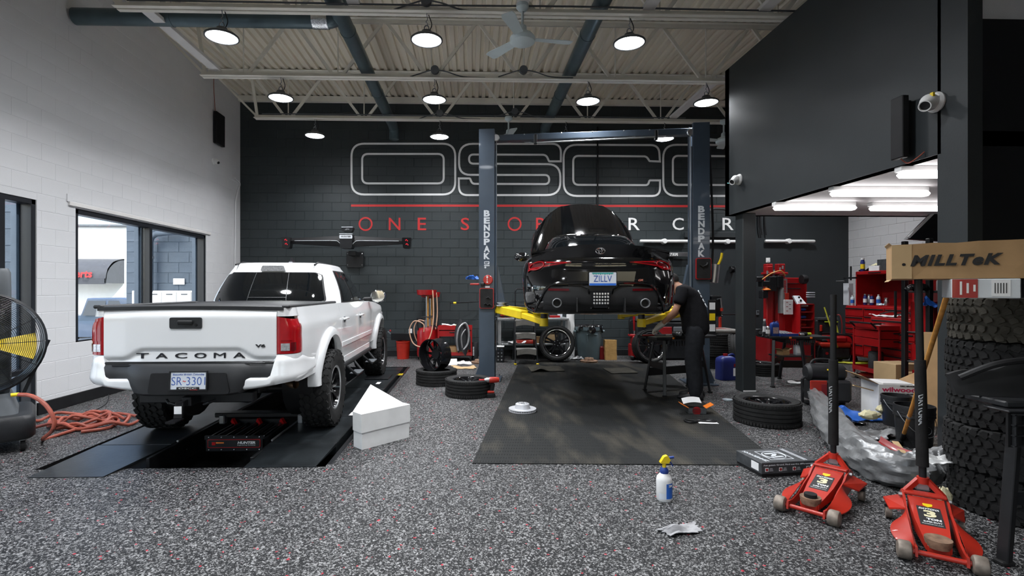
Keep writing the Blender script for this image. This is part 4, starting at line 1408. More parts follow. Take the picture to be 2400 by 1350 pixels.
# ------------------------------------------------------------------ alignment rack, pit jack
RKT = thing('alignment_rack', 'black two runway alignment rack set flush in the floor under the white pickup', 'alignment rack', (0, 0, 0))
def runway(x0, x1, xa, xb, ya, lab):
 """runway from the joint to the far end, ramp sloping down toward the viewer"""
 yj = F(320, 1042, RZ).y
 r = MB().box(((x0 + x1) / 2, (yj + 9.6) / 2, RZ - .06), (x1 - x0, 9.6 - yj, .12), .006).build('runway', 'tray_black', RKT, smooth=False)
 MB().add([(x0, yj - .012, RZ), (x1, yj - .012, RZ), (xb, ya, .006), (xa, ya, .006), (x0, yj - .012, RZ - .03), (x1, yj - .012, RZ - .03), (xb, ya, .001), (xa, ya, .001)],
             [(0, 1, 2, 3), (4, 7, 6, 5), (0, 4, 5, 1), (2, 6, 7, 3), (1, 5, 6, 2), (0, 3, 7, 4)]).build('ramp', 'tray_black', RKT, smooth=False)
 return r
D('tray_black', (.016, .019, .021), .34, var=.5, scale=3, bump=.08, bscale=30, spec=.3)
jl0, jl1 = F(235, 1042, RZ), F(402, 1041, RZ)
jr0, jr1 = F(642, 1032, RZ), F(801, 1024, RZ)
run_l = runway(jl0.x, jl1.x, RK['ln0'].x, RK['ln1'].x, RK['ln0'].y, 'l')
run_r = runway(jr0.x, jr1.x, RK['rn0'].x, RK['rn1'].x, RK['rn0'].y, 'r')
for y, r_, x0, x1 in ((5.9, run_r, jr0.x, jr1.x), (7.6, run_r, jr0.x, jr1.x), (9.2, run_r, jr0.x, jr1.x), (7.6, run_l, jl0.x, jl1.x)):
 MB().box(((x0 + x1) / 2, y, RZ + .001), (x1 - x0 - .02, .014, .003)).build('joint_strip', 'black', r_, smooth=False)
for xx in (jl1.x + .012, jr0.x - .012):
 MB().tube([(xx, 4.95, RZ + .005), (xx, 9.0, RZ + .005)], .010, 8).build('guide_rail', 'steel_dull', RKT)
 MB().box((xx, 7.0, -.06), (.03, 5.0, .20), .004).build('inner_skirt', 'black_metal', RKT)
MB().box((jr1.x + .06, 7.2, -.02), (.05, 5.6, .05), .006).build('edge_channel', 'black_metal', RKT)
for (px, py) in ((835, 970), (893, 898)):
 p = F(px, py, RZ)
 MB().box((p.x - .04, p.y, RZ + .002), (.06, .16, .003)).build('label_sticker', 'paper', RKT, smooth=False, label='small white sticker')
p = F(905, 885, RZ)
MB().box((p.x - .12, p.y, RZ + .012), (.38, .42, .02), .004).build('turn_plate', 'black_metal', RKT)
for (px, py, l) in ((937, 880, 'far end of the rack, right side'), (893, 948, 'behind the white triangular carton')):
 p = F(px, py)
 t = thing('floor_cleat', 'flat black floor plate with yellow tips at the ' + l, 'floor plate', (p.x - .10, p.y, 0), group='black floor plates with yellow tips')
 MB().box((0, 0, .008), (.30, .16, .016), .004).build('plate', 'black_metal', t)
 for k in (-1, 1):
  MB().box((.11, k * .05, .018), (.09, .05, .006), .002).build('yellow_tip', 'yellow', t, label='yellow tip')
# rolling jack bridge
p = F(549, 1058, -.06)
JK = thing('rolling_jack', 'black rolling bridge jack with a red bordered nameplate between the runways', 'jack', (p.x, p.y, -.06))
jb = MB()
jb.box((0, .01, .075), (.57, .02, .15), .004)
jb.box((-.275, .33, .06), (.02, .66, .12), .004); jb.box((.275, .33, .06), (.02, .66, .12), .004)
jb.box((0, .66, .075), (.57, .02, .15), .004); jb.box((0, .33, .02), (.55, .64, .02))
jb.build('tray', 'black_metal', JK, smooth=False)
np_ = MB()
np_.prism(rrect(.50, .082, .012), 0, -.006, 'y')
npo = np_.build('nameplate', 'red_dark', JK); npo.location = (0, -.001, .078)
MB().prism(rrect(.484, .066, .01), 0, -.008, 'y').build('nameplate_face', 'black', npo)
text('HUNTER', .03, 'white', npo, (.12, -.009, .008), name='plate_lettering', fit=(.17, .024), shear=.2, bold=.0012)
text('Engineering Company', .012, 'white', npo, (.12, -.009, -.016), name='plate_lettering', fit=(.17, .010))
MB().box((-.19, -.009, 0), (.035, .003, .03), .004).build('warning_sign', 'red', npo)
MB().box((-.13, -.009, .008), (.075, .003, .012), .001).build('warning_sign', 'orange', npo)
for i in range(5):
 for z in (.018, .138):
  MB().sphere((-.24 + i * .12, -.003, z), .006, 8).build('rivet', 'steel', JK)
for i in range(6):
 x = -.21 + i * .084
 MB().cyl((x, .06, .10), (x, .60, .10), .026, n=14).build('roller', 'black_gloss' if i % 2 else 'plastic_black', JK)
br = MB().box((0, .72, .19), (1.02, .14, .05), .008).build('cross_beam', 'black_metal', JK)
for x in (-.42, .42):
 MB().box((x, .66, .15), (.06, .08, .10), .01).build('slide_block', 'steel_dull', JK)
for x in (-.30, -.03, .22):
 MB().bar((x, .62, .15), (x + .05, .58, .10), .03, .05).build('lock_lever', 'red', JK)
# ------------------------------------------------------------------ black sports coupe, raised on the lift
Z0S = 1.04
CAR = thing('sports_car', 'glossy black sports coupe with its hood up, raised on the two post lift', 'car', (1.49, 5.86, Z0S), rz=-R(8.5))
S_TAB = [  # z, half width, rear y, rear corner depth, front y
 (.155, .80, .34, .30, 4.20), (.20, .865, .16, .34, 4.28), (.27, .895, .06, .42, 4.33), (.36, .91, .03, .48, 4.36), (.48, .922, .015, .52, 4.38), (.58, .930, .03, .55, 4.37),
 (.66, .930, .045, .58, 4.34), (.72, .925, .055, .60, 4.30), (.78, .910, .05, .62, 4.22), (.83, .885, .07, .62, 4.1), (.87, .845, .10, .62, 3.95), (.90, .79, .13, .62, 3.7)]
def splan(z):
 return interp(S_TAB, z)
def qell(W, D, n, k):
 """superellipse quarter, k 0..1 -> (x, y): x from 0 to W, y from 0 to D"""
 a = k * PI / 2
 return W * math.sin(a) ** (2 / n), D * (1 - math.cos(a) ** (2 / n))
def sring(z, m=20):
 W, y0, D, y1 = splan(z)
 pts = []
 for i in range(-m, m + 1):
  k = abs(i) / m
  x, y = qell(W, D, 2.7, k)
  waist = 0
  pts.append((math.copysign(x, i) if i else 0.0, y0 + y, z))
 # sides bow in between the haunches
 left = []
 for sx in (1, -1):
  seg = []
  ys = [lerp(y0 + D, y1 - .9, t) for t in (.12, .25, .4, .55, .7, .85, 1)]
  for y in ys:
   tuck = .085 * math.exp(-((y - 1.95) / .55) ** 2) * sstep(.3, .5, z) + .02
   seg.append((sx * (W - tuck * (1 - .2 * (z > .8))), y, z))
  fr = []
  for i in range(1, 8):
   a = i / 8 * PI / 2
   fr.append((sx * (W - .02) * math.cos(a) ** .75, y1 - .9 + .9 * math.sin(a) ** .75, z))
  left.append(seg + fr)
 pts += left[0] + [(0, y1, z)] + left[1][::-1]
 return pts
zs = [.155, .18, .20, .235, .27, .31, .36, .42, .48, .53, .58, .62, .66, .69, .72, .75, .78, .805, .83, .85, .87, .885, .90]
rings = [sring(z) for z in zs]
# the shoulder rolls over to a deck
def deckring(k, z):
 r = rings[len(zs) - 1]
 return [(p[0] * k, 2.0 + (p[1] - 2.0) * (1 - (1 - k) * .25), z + .0) for p in r]
rings += [deckring(.93, .918), deckring(.82, .928), deckring(.5, .935)]
MB().loft(rings).build('body', 'car_black', CAR, ang=60)
# ducktail: a lip swelling up out of the deck
def duck(u, v):
 x = lerp(-.80, .80, u)
 ax = abs(x) / .80
 zt = .985 - .085 * ax ** 2.2
 yt = .045 + .10 * ax ** 2
 s_ = v
 if s_ < .4:      # rear face under the lip
  k = s_ / .4
  return (x, lerp(.075 + .16 * ax ** 2.5, yt, k), lerp(.79, zt, k ** .8))
 k = (s_ - .4) / .6
 return (x * lerp(1, .94, k), lerp(yt, .62, k), lerp(zt, .905, math.sin(k * PI / 2) ** .8))
MB().grid(duck, 40, 20, (0, .01, -.03)).build('ducktail', 'car_black', CAR, ang=60)
# greenhouse
def sg(u, t, off=0.0):
 y0 = lerp(.40, 1.70, t ** .86); y1 = lerp(2.95, 2.15, t)
 hw = lerp(.70, .50, t ** 1.2)
 z = lerp(.90, 1.262, 1 - (1 - t) ** 1.55)
 n = 3.2
 a = 2 * PI * u
 c, s = math.cos(a), math.sin(a)
 ex = 2 / n
 x = hw * math.copysign(abs(s) ** ex, s)
 y = (y0 + y1) / 2 - (y1 - y0) / 2 * math.copysign(abs(c) ** ex, c)
 # rear screen bows back in plan
 if off:
  q = Vector((math.copysign(abs(s) ** (2 - ex), s) / hw, -math.copysign(abs(c) ** (2 - ex), c) / ((y1 - y0) / 2) * .7, .9)).normalized()
  return (x + q.x * off, y + q.y * off, z + q.z * off)
 return (x, y, z)
NU = 96
rings = [[sg(j / NU, i / 14) for j in range(NU)] for i in range(15)]
r0 = rings[-1]
cy_ = sum(p[1] for p in r0) / NU
for k, dz in ((.97, .012), (.88, .024), (.6, .036), (.25, .040)):
 rings.append([(p[0] * k, cy_ + (p[1] - cy_) * k, 1.262 + dz - .012 * (abs(p[0] * k) < .10)) for p in r0])
MB().loft(rings).build('roof', 'car_black', CAR, ang=60)
def spatch(x0, x1, t0, t1, off, rr=0, nu=24, nv=14):
 def P(u, v):
  t = lerp(t0, t1, v)
  e = min(v, 1 - v)
  ins = rr * (1 - math.sqrt(max(0, 1 - (1 - min(1, e / .2)) ** 2))) if e < .2 else 0
  k = lerp(1, .74, t)
  xt = lerp(x0 * k + ins, x1 * k - ins, u)
  lo, hi = -.25, .25
  for _ in range(40):
   mid = (lo + hi) / 2
   if sg(mid, t)[0] < xt: lo = mid
   else: hi = mid
  return sg((lo + hi) / 2, t, off)
 return MB().grid(P, nu, nv)
spatch(-.60, .60, .10, .84, .006, .06).build('rear_window', 'tint_glass', CAR, ang=70)
for sx in (-1, 1):
 def sw(u, v, sx=sx):
  t = lerp(.15, .82, v)
  yt = lerp(lerp(1.35, 1.85, v), lerp(2.55, 2.15, v), u)
  lo, hi = .02, .48
  for _ in range(40):
   mid = (lo + hi) / 2
   if sg(mid, t)[1] < yt: lo = mid
   else: hi = mid
  q = (lo + hi) / 2
  return sg(q if sx > 0 else 1 - q, t, .006)
 MB().grid(sw, 12, 8).build('side_window', 'tint_glass', CAR, ang=70)
 mr = empty('side_mirror', CAR, (sx * 1.02, 2.25, .985))
 MB().sphere((0, 0, 0), .10, 16, (1.25, .6, .75)).build('mirror_shell', 'car_black', mr)
 MB().tube([(-sx * .32, .04, -.05), (-sx * .06, 0, -.02)], .022, 8).build('mirror_arm', 'car_black', mr)
 MB().sphere((-sx * .01, -.035, 0), .085, 14, (1.1, .4, .55)).build('mirror_glass', 'tint_glass', mr)
def on_rear(x, z, off=0.0):
 """point on the tail skin"""
 W, y0, Dp, y1 = splan(z)
 k = min(.999, abs(x) / W)
 s_ = k ** (2.7 / 2)
 y = y0 + Dp * (1 - math.sqrt(1 - s_ ** 2) ** (2 / 2.7))
 return (x * (1 + off * .6 * k), y - off, z)
def outline(pts, off, closed=True):
 return [on_rear(x, z, off) for x, z in pts]
def rpatch(P2, name, mat, off, par, nu=14, nv=8, thick=(0, .02, 0)):
 return MB().grid(lambda u, v: on_rear(*P2(u, v), off), nu, nv, thick).build(name, mat, par, ang=60)
for sx in (-1, 1):
 # long tapered tail lamps: blunt outer end, pointed inner end
 def lampP(u, v, sx=sx, g=0.0):
  x = lerp(.845, .335, u)
  top = lerp(.805, .782, u ** .8) - .012 * sstep(.25, 0, u) - g
  bot = lerp(.665, .768, u ** .62) + g
  return (sx * x, lerp(bot, top, v))
 tl = rpatch(lampP, 'tail_light', 'tail_dark', .010, CAR, 24, 8)
 def inner(u, v, sx=sx):
  x = lerp(.815, .64, u)
  return (sx * x, lerp(lerp(.695, .742, u), lerp(.79, .785, u), v))
 def bar_(u, v, sx=sx):
  x = lerp(.84, .38, u)
  return (sx * x, lerp(lerp(.676, .768, u ** .62), lerp(.694, .777, u ** .62), v))
 def bar2(u, v, sx=sx):
  x = lerp(.62, .38, u)
  return (sx * x, lerp(lerp(.772, .774, u), lerp(.789, .781, u), v))
 rpatch(bar_, 'light_bar', 'tail_red', .016, tl, 16, 2)
 rpatch(bar2, 'light_bar', 'tail_red', .016, tl, 10, 2)
 ri = [on_rear(sx * (.735 + .085 * math.cos(a * PI / 12)) , .742 + .044 * math.sin(a * PI / 12) - .02 * (math.cos(a * PI / 12)), .018) for a in range(24)]
 MB().tube(ri, .008, 6, closed=True).build('light_ring', 'tail_red', tl)
 # bumper corner crease and vent
 MB().tube([on_rear(sx * x, z, .004) for x, z in ((.86, .62), (.80, .50), (.745, .36), (.72, .22))], .012, 6).build('corner_crease', 'car_black', CAR)
 rpatch(lambda u, v, sx=sx: (sx * lerp(.60, .36, u), lerp(.445, .47, v) - .004 * u), 'reflector', 'tail_dark', .012, CAR, 8, 2)
 ep = empty('exhaust_tip', CAR, (sx * .50, .05, .30))
 MB().lathe([(.042, .12), (.050, .0), (.056, -.055), (.050, -.065), (.043, -.055), (.040, .05), (.036, .12)], 28, axis='y').build('tip', 'steel_dull', ep)
 MB().lathe([(0, .02), (.042, .02)], 20, axis='y').build('bore', 'black', ep)
# diffuser: frame lip, dark field, centre light housing, fins
rpatch(lambda u, v: (lerp(-.66, .66, u), lerp(.20, .505 - .03 * abs(u - .5) * 2, v)), 'diffuser_field', 'truck_black', .006, CAR, 24, 10)
def onr(p, off): return on_rear(p[0], p[1], off)
lip = [(-.76, .19), (-.70, .33), (-.62, .47), (-.52, .525), (-.25, .535), (0, .535), (.25, .535), (.52, .525), (.62, .47), (.70, .33), (.76, .19)]
MB().tube([onr(p, .012) for p in [tuple(q) for q in cr([Vector((a, b, 0)) for a, b in lip], 4)] for p in [(p[0], p[1])]], .018, 8).build('diffuser_lip', 'car_black', CAR)
l2 = [(-.64, .50), (-.22, .50), (-.14, .46), (-.10, .235), (.10, .235), (.14, .46), (.22, .50), (.64, .50)]
MB().tube([onr(p, .014) for p in l2], .010, 6).build('diffuser_lip', 'car_black', CAR)
MB().grid(lambda u, v: (lerp(-.10, .10, u) * lerp(.72, 1.25, v), -.012 - .02 * v, lerp(.245, .44, v)), 8, 8, (0, .05, 0)).build('center_housing', 'black_gloss', CAR)
gl_ = MB()
for i in range(6):
 for j in range(4):
  gl_.box(((i - 2.5) * .031, -.036 - .005 * j, .30 + j * .036), (.020, .012, .022), .003)
gl_.build('fog_light_cells', 'tail_clear', CAR, smooth=False, kind='stuff')
for x in (-.27, .27):
 MB().bar((x, .02, .20), (x, .01, .36), .012, .10, up=(0, 1, 0)).build('diffuser_fin', 'truck_black', CAR)
# plate, plate recess, badges
rc = MB().grid(lambda u, v: (lerp(-.40, .40, u) * lerp(.92, 1, v), on_rear(0, .58)[1] - .006, lerp(.495, .665, v)), 4, 4, (0, .03, 0)).build('plate_recess', 'black_gloss', CAR)
pl = MB().prism(rrect(.305, .152, .01), 0, -.008, 'y').build('license_plate', 'plate_white', CAR); pl.location = (.02, -.012, .578)
MB().prism(rrect(.322, .170, .012), .004, -.004, 'y').build('plate_frame', 'black', pl)
text('ZILLV', .09, 'plate_blue', pl, (0, -.0092, .004), name='plate_lettering', fit=(.205, .072))
MB().box((0, -.0085, -.062), (.30, .002, .026)).build('plate_band', 'blue_bright', pl)
MB().box((0, -.0085, .066), (.24, .002, .014)).build('plate_band', 'teal', pl)
for i in range(9):
 MB().box((-.10 + i * .025, -.0088, .058 - .004 * (i % 2)), (.014, .002, .008)).build('tree_print', 'teal', pl)
bd = MB()
ey = .03
def ell(rx, rz, n=32): return [(rx * math.cos(2 * PI * i / n), 0, rz * math.sin(2 * PI * i / n)) for i in range(n)]
bd.tube(ell(.052, .036), .0045, 6, closed=True)
bd.tube(ell(.019, .033), .0038, 6, closed=True)
bd.tube([(p[0] * .75, 0, p[2] * .42 + .014) for p in ell(.05, .036)], .0038, 6, closed=True)
bo = bd.build('emblem', 'chrome', CAR); bo.location = (.0, .035, .905); bo.rotation_euler = (R(-8), 0, 0)
text('Supra', .05, 'letter_dark', CAR, (.02, .025, .752), name='badge_lettering', fit=(.21, .032), shear=.35, ex=.004)
g_ = text('GR', .03, 'tail_red', CAR, (.455, .045, .565), name='badge_lettering', fit=(.055, .024), shear=.3, ex=.004, bold=.001)
# hood raised: a clamshell panel, hinged by the windscreen, front edge up
def hood(u, v):
 x = (u - .5) * 2
 ax = abs(x)
 L = 1.32 * (1 - .40 * ax ** 2.6)
 s_ = v * L
 ang = R(58)
 drop = .10 * ax ** 2 + .33 * max(0, ax - .62) ** 1.4 * 1.6
 nose = .10 * v ** 3
 y = 2.72 + s_ * math.cos(ang) + drop * math.sin(ang) + nose
 z = .94 + s_ * math.sin(ang) - drop * math.cos(ang) - nose * .3
 z += .02 * math.exp(-((ax - .45) / .09) ** 2)
 return (x * (.93 - .05 * v), y, z)
MB().grid(hood, 48, 30, (0, .035, -.02)).build('hood', 'car_black', CAR, ang=60)
# underside: floor, sills, wheel arches, hubs and exhaust
MB().box((0, 2.2, .22), (1.5, 3.6, .12), .03).build('underbody', 'black_metal', CAR)
for (px_, r_) in ((.78, .34), (3.25, .34)):
 for sx in (-1, 1):
  MB().lathe([(0, -.16), (r_ * .45, -.16), (r_ * .48, -.10), (.12, -.09), (.12, .0), (.08, .03), (0, .03)], 24, axis='x').at().build('brake_disc', 'steel_dull', CAR).location = (sx * .70, px_, .30)
  w_ = MB()
  w_.lathe([(.32, -.01), (.31, -.02), (.31, -.30), (0, -.30)], 28, axis='x', a0=0, a1=2 * PI)
  o = w_.build('wheel_arch', 'black', CAR); o.location = (sx * .84, px_, .49); o.scale = (sx, 1, 1)
MB().tube(cr([(-.50, .15, .30), (-.40, .45, .25), (0, .62, .24), (.40, .45, .25), (.50, .15, .30)], 6), .05, 12).build('exhaust_silencer', 'steel_dull', CAR)
MB().tube([(.62, .3, .235), (-.62, .3, .235)], .03, 10).build('subframe', 'black_metal', CAR)

# ------------------------------------------------------------------ two post lift
pl0, pr0 = A(1143, 700, 8.55), A(1637, 700, 8.12)
LV = thing('two_post_lift', 'dark blue grey two post vehicle lift carrying the black coupe', 'vehicle lift', (0, 0, 0))
lift_dir = math.atan2(pr0.y - pl0.y, pr0.x - pl0.x)
HT = 4.12
def post(p, sgn, nm):
 E = empty('post', LV, (p.x, p.y, 0), (0, 0, lift_dir))
 b = MB()
 w_, d_ = .125, .14
 # C section, open toward the car
 b.box((0, -d_, HT / 2 + .02), (.25, .012, HT)); b.box((0, d_, HT / 2 + .02), (.25, .012, HT))
 b.box((-sgn * .125, 0, HT / 2 + .02), (.012, .28, HT))
 for k in (-1, 1): b.box((sgn * .118, k * (d_ - .03), HT / 2 + .02), (.012, .06, HT))
 b.build('column', 'lift_blue', E, smooth=False)
 MB().box((0, 0, .012), (.46, .52, .024), .004).build('base_plate', 'lift_blue', E, smooth=False)
 for k in (-1, 1):
  MB().add([(sgn * .0 - sgn * .125, k * .15, .02), (-sgn * .22, k * .15, .02), (-sgn * .125, k * .15, .26), (-sgn * .125, k * .14, .02), (-sgn * .22, k * .14, .02), (-sgn * .125, k * .14, .26)], [(0, 1, 2), (3, 5, 4), (0, 3, 4, 1), (1, 4, 5, 2), (2, 5, 3, 0)]).build('gusset', 'lift_blue', E, smooth=False)
  for k2 in (-1, 1): MB().cyl((k2 * .18, k * .21, .02), (k2 * .18, k * .21, .06), .014, n=6).build('anchor_bolt', 'steel_dull', E)
 cg = MB()
 cg.box((sgn * .06, 0, 1.02), (.15, .24, .86), .01)
 cg.build('carriage', 'black_metal', E)
 # brace plate seen beside the column foot of the carriage
 MB().add([(sgn * .13, -.06, 1.9), (sgn * .17, -.06, 1.9), (sgn * .30, -.06, 1.25), (sgn * .13, -.06, 1.2), (sgn * .13, .06, 1.9), (sgn * .17, .06, 1.9), (sgn * .30, .06, 1.25), (sgn * .13, .06, 1.2)], [(0, 1, 2, 3), (4, 7, 6, 5), (0, 4, 5, 1), (1, 5, 6, 2), (2, 6, 7, 3)]).build('carriage_gusset', 'lift_blue', E, smooth=False)
 MB().lathe([(0, -.02), (.05, -.02), (.055, -.012), (.045, 0), (.055, .012), (.05, .02), (0, .02)], 22, axis='y').build('pulley', 'steel', E).location = (sgn * .15, -.10, HT - .12)
 MB().cyl((sgn * .155, -.10, .5), (sgn * .155, -.10, HT - .14), .008, n=6).build('steel_cable', 'steel_dull', E)
 MB().tube([(sgn * .145, -.12, 1.0), (sgn * .145, -.12, HT - .35)], .014, 8).build('hydraulic_tube', 'lift_blue', E)
 # red framed rubber door guard
 gd = empty('door_guard', E, (0, -.155, 1.30))
 MB().prism(rrect(.235, .335, .03), 0, -.03, 'y').build('guard_frame', 'red', gd)
 MB().prism(rrect(.212, .312, .025), -.028, -.038, 'y').build('guard_pad', 'rubber', gd)
 return E
EL = post(pl0, 1, 'left')
ER = post(pr0, -1, 'right')
ER_g = [c for c in KIDS(ER) if c.name.startswith('door_guard')][0]
EL_g = [c for c in KIDS(EL) if c.name.startswith('door_guard')][0]
EL_g.location.z = A(1142, 699, 8.4).z
ER_g.location = (.02, -.165, A(1640, 630, 7.97).z)
for k in ((.03, 0), (-.01, -.10), (.05, -.11)):
 MB().tube([(k[0] - .03, -.045, k[1]), (k[0], -.06, k[1] + .02), (k[0] + .03, -.05, k[1] - .01)], .012, 6).build('hung_clip', 'black', EL_g)
MB().tube([(-.06, -.05, .06), (-.02, -.06, .03), (.04, -.06, .06), (.05, -.05, .09)], .012, 6).build('hung_clip', 'black', ER_g)
# lettering down the posts
zt, zb_ = A(1140, 500, 8.4).z, A(1140, 600, 8.4).z
for i, c_ in enumerate('BENDPAK'):
 text(c_, .13, 'letter_grey', EL, (.0, -.1465, lerp(zt, zb_, i / 6)), name='post_letter', bold=.006, fit=(.10, .105))
zt2, zb2 = A(1637, 490, 7.97).z, A(1637, 594, 7.97).z
for i, c_ in enumerate('BENDPAK'):
 text(c_, .13, 'letter_grey', ER, (.0, -.1465, lerp(zt2, zb2, i / 6)), name='post_letter', bold=.006, fit=(.10, .105))
z_ = A(1140, 616, 8.4).z
MB().prism(rrect(.085, .05, .008), -.1465, -.148, 'y').build('logo_patch', 'letter_grey', EL, smooth=False).location = (0, 0, z_)
text('BP', .05, 'lift_blue', EL, (0, -.1485, z_), name='logo_lettering', fit=(.06, .032), bold=.002)
MB().lathe([(0, -.001), (.016, -.001), (.016, 0), (0, 0)], 14, axis='y').build('logo_patch', 'letter_grey', EL).location = (-.025, -.1465, z_ - .075)
MB().box((0, -.147, z_ - .045), (.09, .001, .018)).build('logo_patch', 'letter_grey', EL)
zr = A(1144, 656, 8.4).z
MB().lathe([(0, -.03), (.07, -.03), (.078, -.022), (.08, 0), (0, 0)], 30, axis='y').build('magnetic_dish', 'red', EL).location = (.02, -.147, zr)
wr_ = MB().bar((-.005, -.18, -.03), (-.005, -.18, .035), .012, .006)
wr_.box((-.005, -.18, .045), (.03, .006, .02), .004); wr_.box((-.005, -.18, -.04), (.026, .006, .018), .004)
wr_.build('wrench_print', 'white', EL).location = (.015, 0, zr)
MB().box((-.07, -.16, zr - .075), (.07, .05, .06), .012).build('lock_release', 'black', EL)
MB().box((.01, -.148, zr - .115), (.075, .003, .025)).build('rating_plate', 'letter_grey', EL)
tr = MB().box((-.20, -.10, zr - .07), (.15, .16, .03), .006).build('tool_tray', 'red', EL)
# overhead beam and shut-off bar
a = Vector((pl0.x, pl0.y, HT - .11)); b = Vector((pr0.x, pr0.y, HT - .09))
MB().bar(a, b, .14, .10, b=.006).build('overhead_beam', 'lift_blue', LV, smooth=False)
dr_ = (b - a).normalized()
MB().cyl(a + dr_ * .75 + Vector((0, -.12, -.12)), a + dr_ * 2.85 + Vector((0, -.12, -.09)), .014, n=8).build('shutoff_bar', 'steel_dull', LV)
for k in (.78, 2.7):
 MB().box(a + dr_ * k + Vector((0, -.11, -.06)), (.05, .05, .16), .006).build('bar_bracket', 'black_metal', LV)
for k in (.6, 1.2, 1.7, 2.2, 2.6):
 MB().sphere(a + dr_ * k + Vector((0, -.105, .03)), .012, 8).build('bolt_head', 'steel', LV)
# swing arms: yellow, with pads under the sills
def arm(p0, p1, pad, stack):
 E = LV
 p0, p1 = Vector(p0), Vector(p1)
 ab = MB().bar(p0, lerp(p0, p1, .62), .13, .13, b=.012)
 o = ab.build('swing_arm', 'yellow', E, smooth=False)
 MB().bar(lerp(p0, p1, .5), p1 + Vector((0, 0, -.03)), .10, .085, b=.01).build('arm_extension', 'yellow', o, smooth=False)
 MB().bar(lerp(p0, p1, .5) + Vector((0, -.066, .02)), lerp(p0, p1, .58) + Vector((0, -.066, .02)), .006, .012).build('arm_slot', 'black', o)
 MB().cyl(p1 + Vector((0, 0, -.09)), p1 + Vector((0, 0, .02)), .06, n=18).build('arm_hub', 'yellow', o)
 MB().cyl(p1 + Vector((0, 0, .02)), p1 + Vector((0, 0, .11)), .045, n=18).build('lift_pad', 'black_metal', o)
 if stack:
  q = lerp(p0, p1, .12) + Vector((0, 0, .065))
  MB().at(*q).lathe([(0, 0), (.11, 0), (.11, .02), (.07, .025), (.07, .04), (.10, .045), (.10, .06), (0, .065)], 24).build('spacer_pads', 'steel', o)
m_ = CAR.matrix_world
cw = Matrix.Translation((1.49, 5.86, Z0S)) @ Matrix.Rotation(-R(8.5), 4, 'Z')
ZA = A(1200, 727, 7.9).z
arm((pl0.x + .16, pl0.y - .10, ZA), cw @ Vector((-.66, 1.15, ZA - Z0S - .10)), 0, True)
arm((pl0.x + .16, pl0.y + .14, ZA), cw @ Vector((-.66, 3.1, ZA - Z0S - .10)), 0, False)
arm((pr0.x - .16, pr0.y - .10, ZA), cw @ Vector((.66, 1.15, ZA - Z0S - .10)), 0, False)
arm((pr0.x - .16, pr0.y + .14, ZA), cw @ Vector((.66, 3.1, ZA - Z0S - .10)), 0, False)
MB().tube([(pl0.x + .14, pl0.y - .2, ZA + .10), (pl0.x + .10, pl0.y - .22, ZA - .02), (pl0.x + .12, pl0.y - .22, ZA - .12), (pl0.x + .4, pl0.y - .25, ZA - .12)], .012, 8).build('arm_guard', 'black_metal', LV)
# power unit on the right post
pu = empty('power_unit', LV, (pr0.x + .22, pr0.y - .05, 0))
zc = A(1665, 640, 8.0).z
MB().cyl((0, 0, zc - .15), (.03, 0, zc + .14), .07, n=18).build('motor', 'steel', pu)
MB().box((.02, 0, zc - .52), (.16, .16, .34), .02).build('oil_tank', 'black_metal', pu)
MB().box((-.10, -.16, zc - .70), (.12, .02, .55), .004).build('control_panel', 'black', pu)
for k in range(3):
 MB().box((-.10, -.172, zc - .52 - k * .17), (.09, .003, .11)).build('decal', ('paper', 'yellow', 'paper')[k], pu, smooth=False)
MB().tube(cr([(.05, -.02, zc + .1), (.10, -.04, zc + .22), (.12, -.04, zc + .32)], 5), .02, 8).build('hose_end', 'yellow', pu)
MB().tube([(.02, -.09, zc - .42), (.05, -.14, zc - .40), (.06, -.15, zc - .55)], .014, 8).build('lever', 'steel', pu)
MB().cyl((.06, -.15, zc - .55), (.06, -.15, zc - .60), .022, n=10).build('lever_knob', 'red_orange', pu)
tag(MB().tube(cr([A(1657, 345, 8.1), A(1662, 343, 8.1), A(1664, 365, 8.1), A(1668, 460, 8.1), A(1671, 560, 8.1), A(1668, 640, 8.1)], 6), .018, 8).build('air_hose', 'black'), 'black hose hanging beside the right lift post', 'hose')
tag(MB().tube(cr([A(1659, 497, 8.3), A(1670, 490, 8.6), A(1690, 490, 9.4), A(1712, 494, 10.4), A(1724, 495, 11.3)], 6), .020, 8).build('power_cable', 'black'), 'black cable running from the right lift post to the back wall', 'cable')
# ------------------------------------------------------------------ the mechanic
def skin(nodes, edges, root, sub=2):
 me = bpy.data.meshes.new('s')
 me.from_pydata([n[0] for n in nodes], edges, [])
 o = bpy.data.objects.new('s', me)
 COL.objects.link(o)
 md = o.modifiers.new('k', 'SKIN')
 md.use_smooth_shade = True
 for i, n in enumerate(nodes):
  sv = me.skin_vertices[0].data[i]
  r = n[1]
  sv.radius = (r, r) if not isinstance(r, tuple) else r
  sv.use_root = (i == root)
 ss = o.modifiers.new('s', 'SUBSURF')
 ss.levels = ss.render_levels = sub
 dg = bpy.context.evaluated_depsgraph_get()
 m = bpy.data.meshes.new_from_object(o.evaluated_get(dg))
 bpy.data.objects.remove(o)
 bpy.data.meshes.remove(me)
 return m
def put(name, me, mat, parent):
 me.name = name
 me.materials.clear(); me.materials.append(M[mat])
 me.polygons.foreach_set('use_smooth', [True] * len(me.polygons))
 o = bpy.data.objects.new(name, me)
 COL.objects.link(o); o.parent = parent
 return o
pf = F(1630, 934)
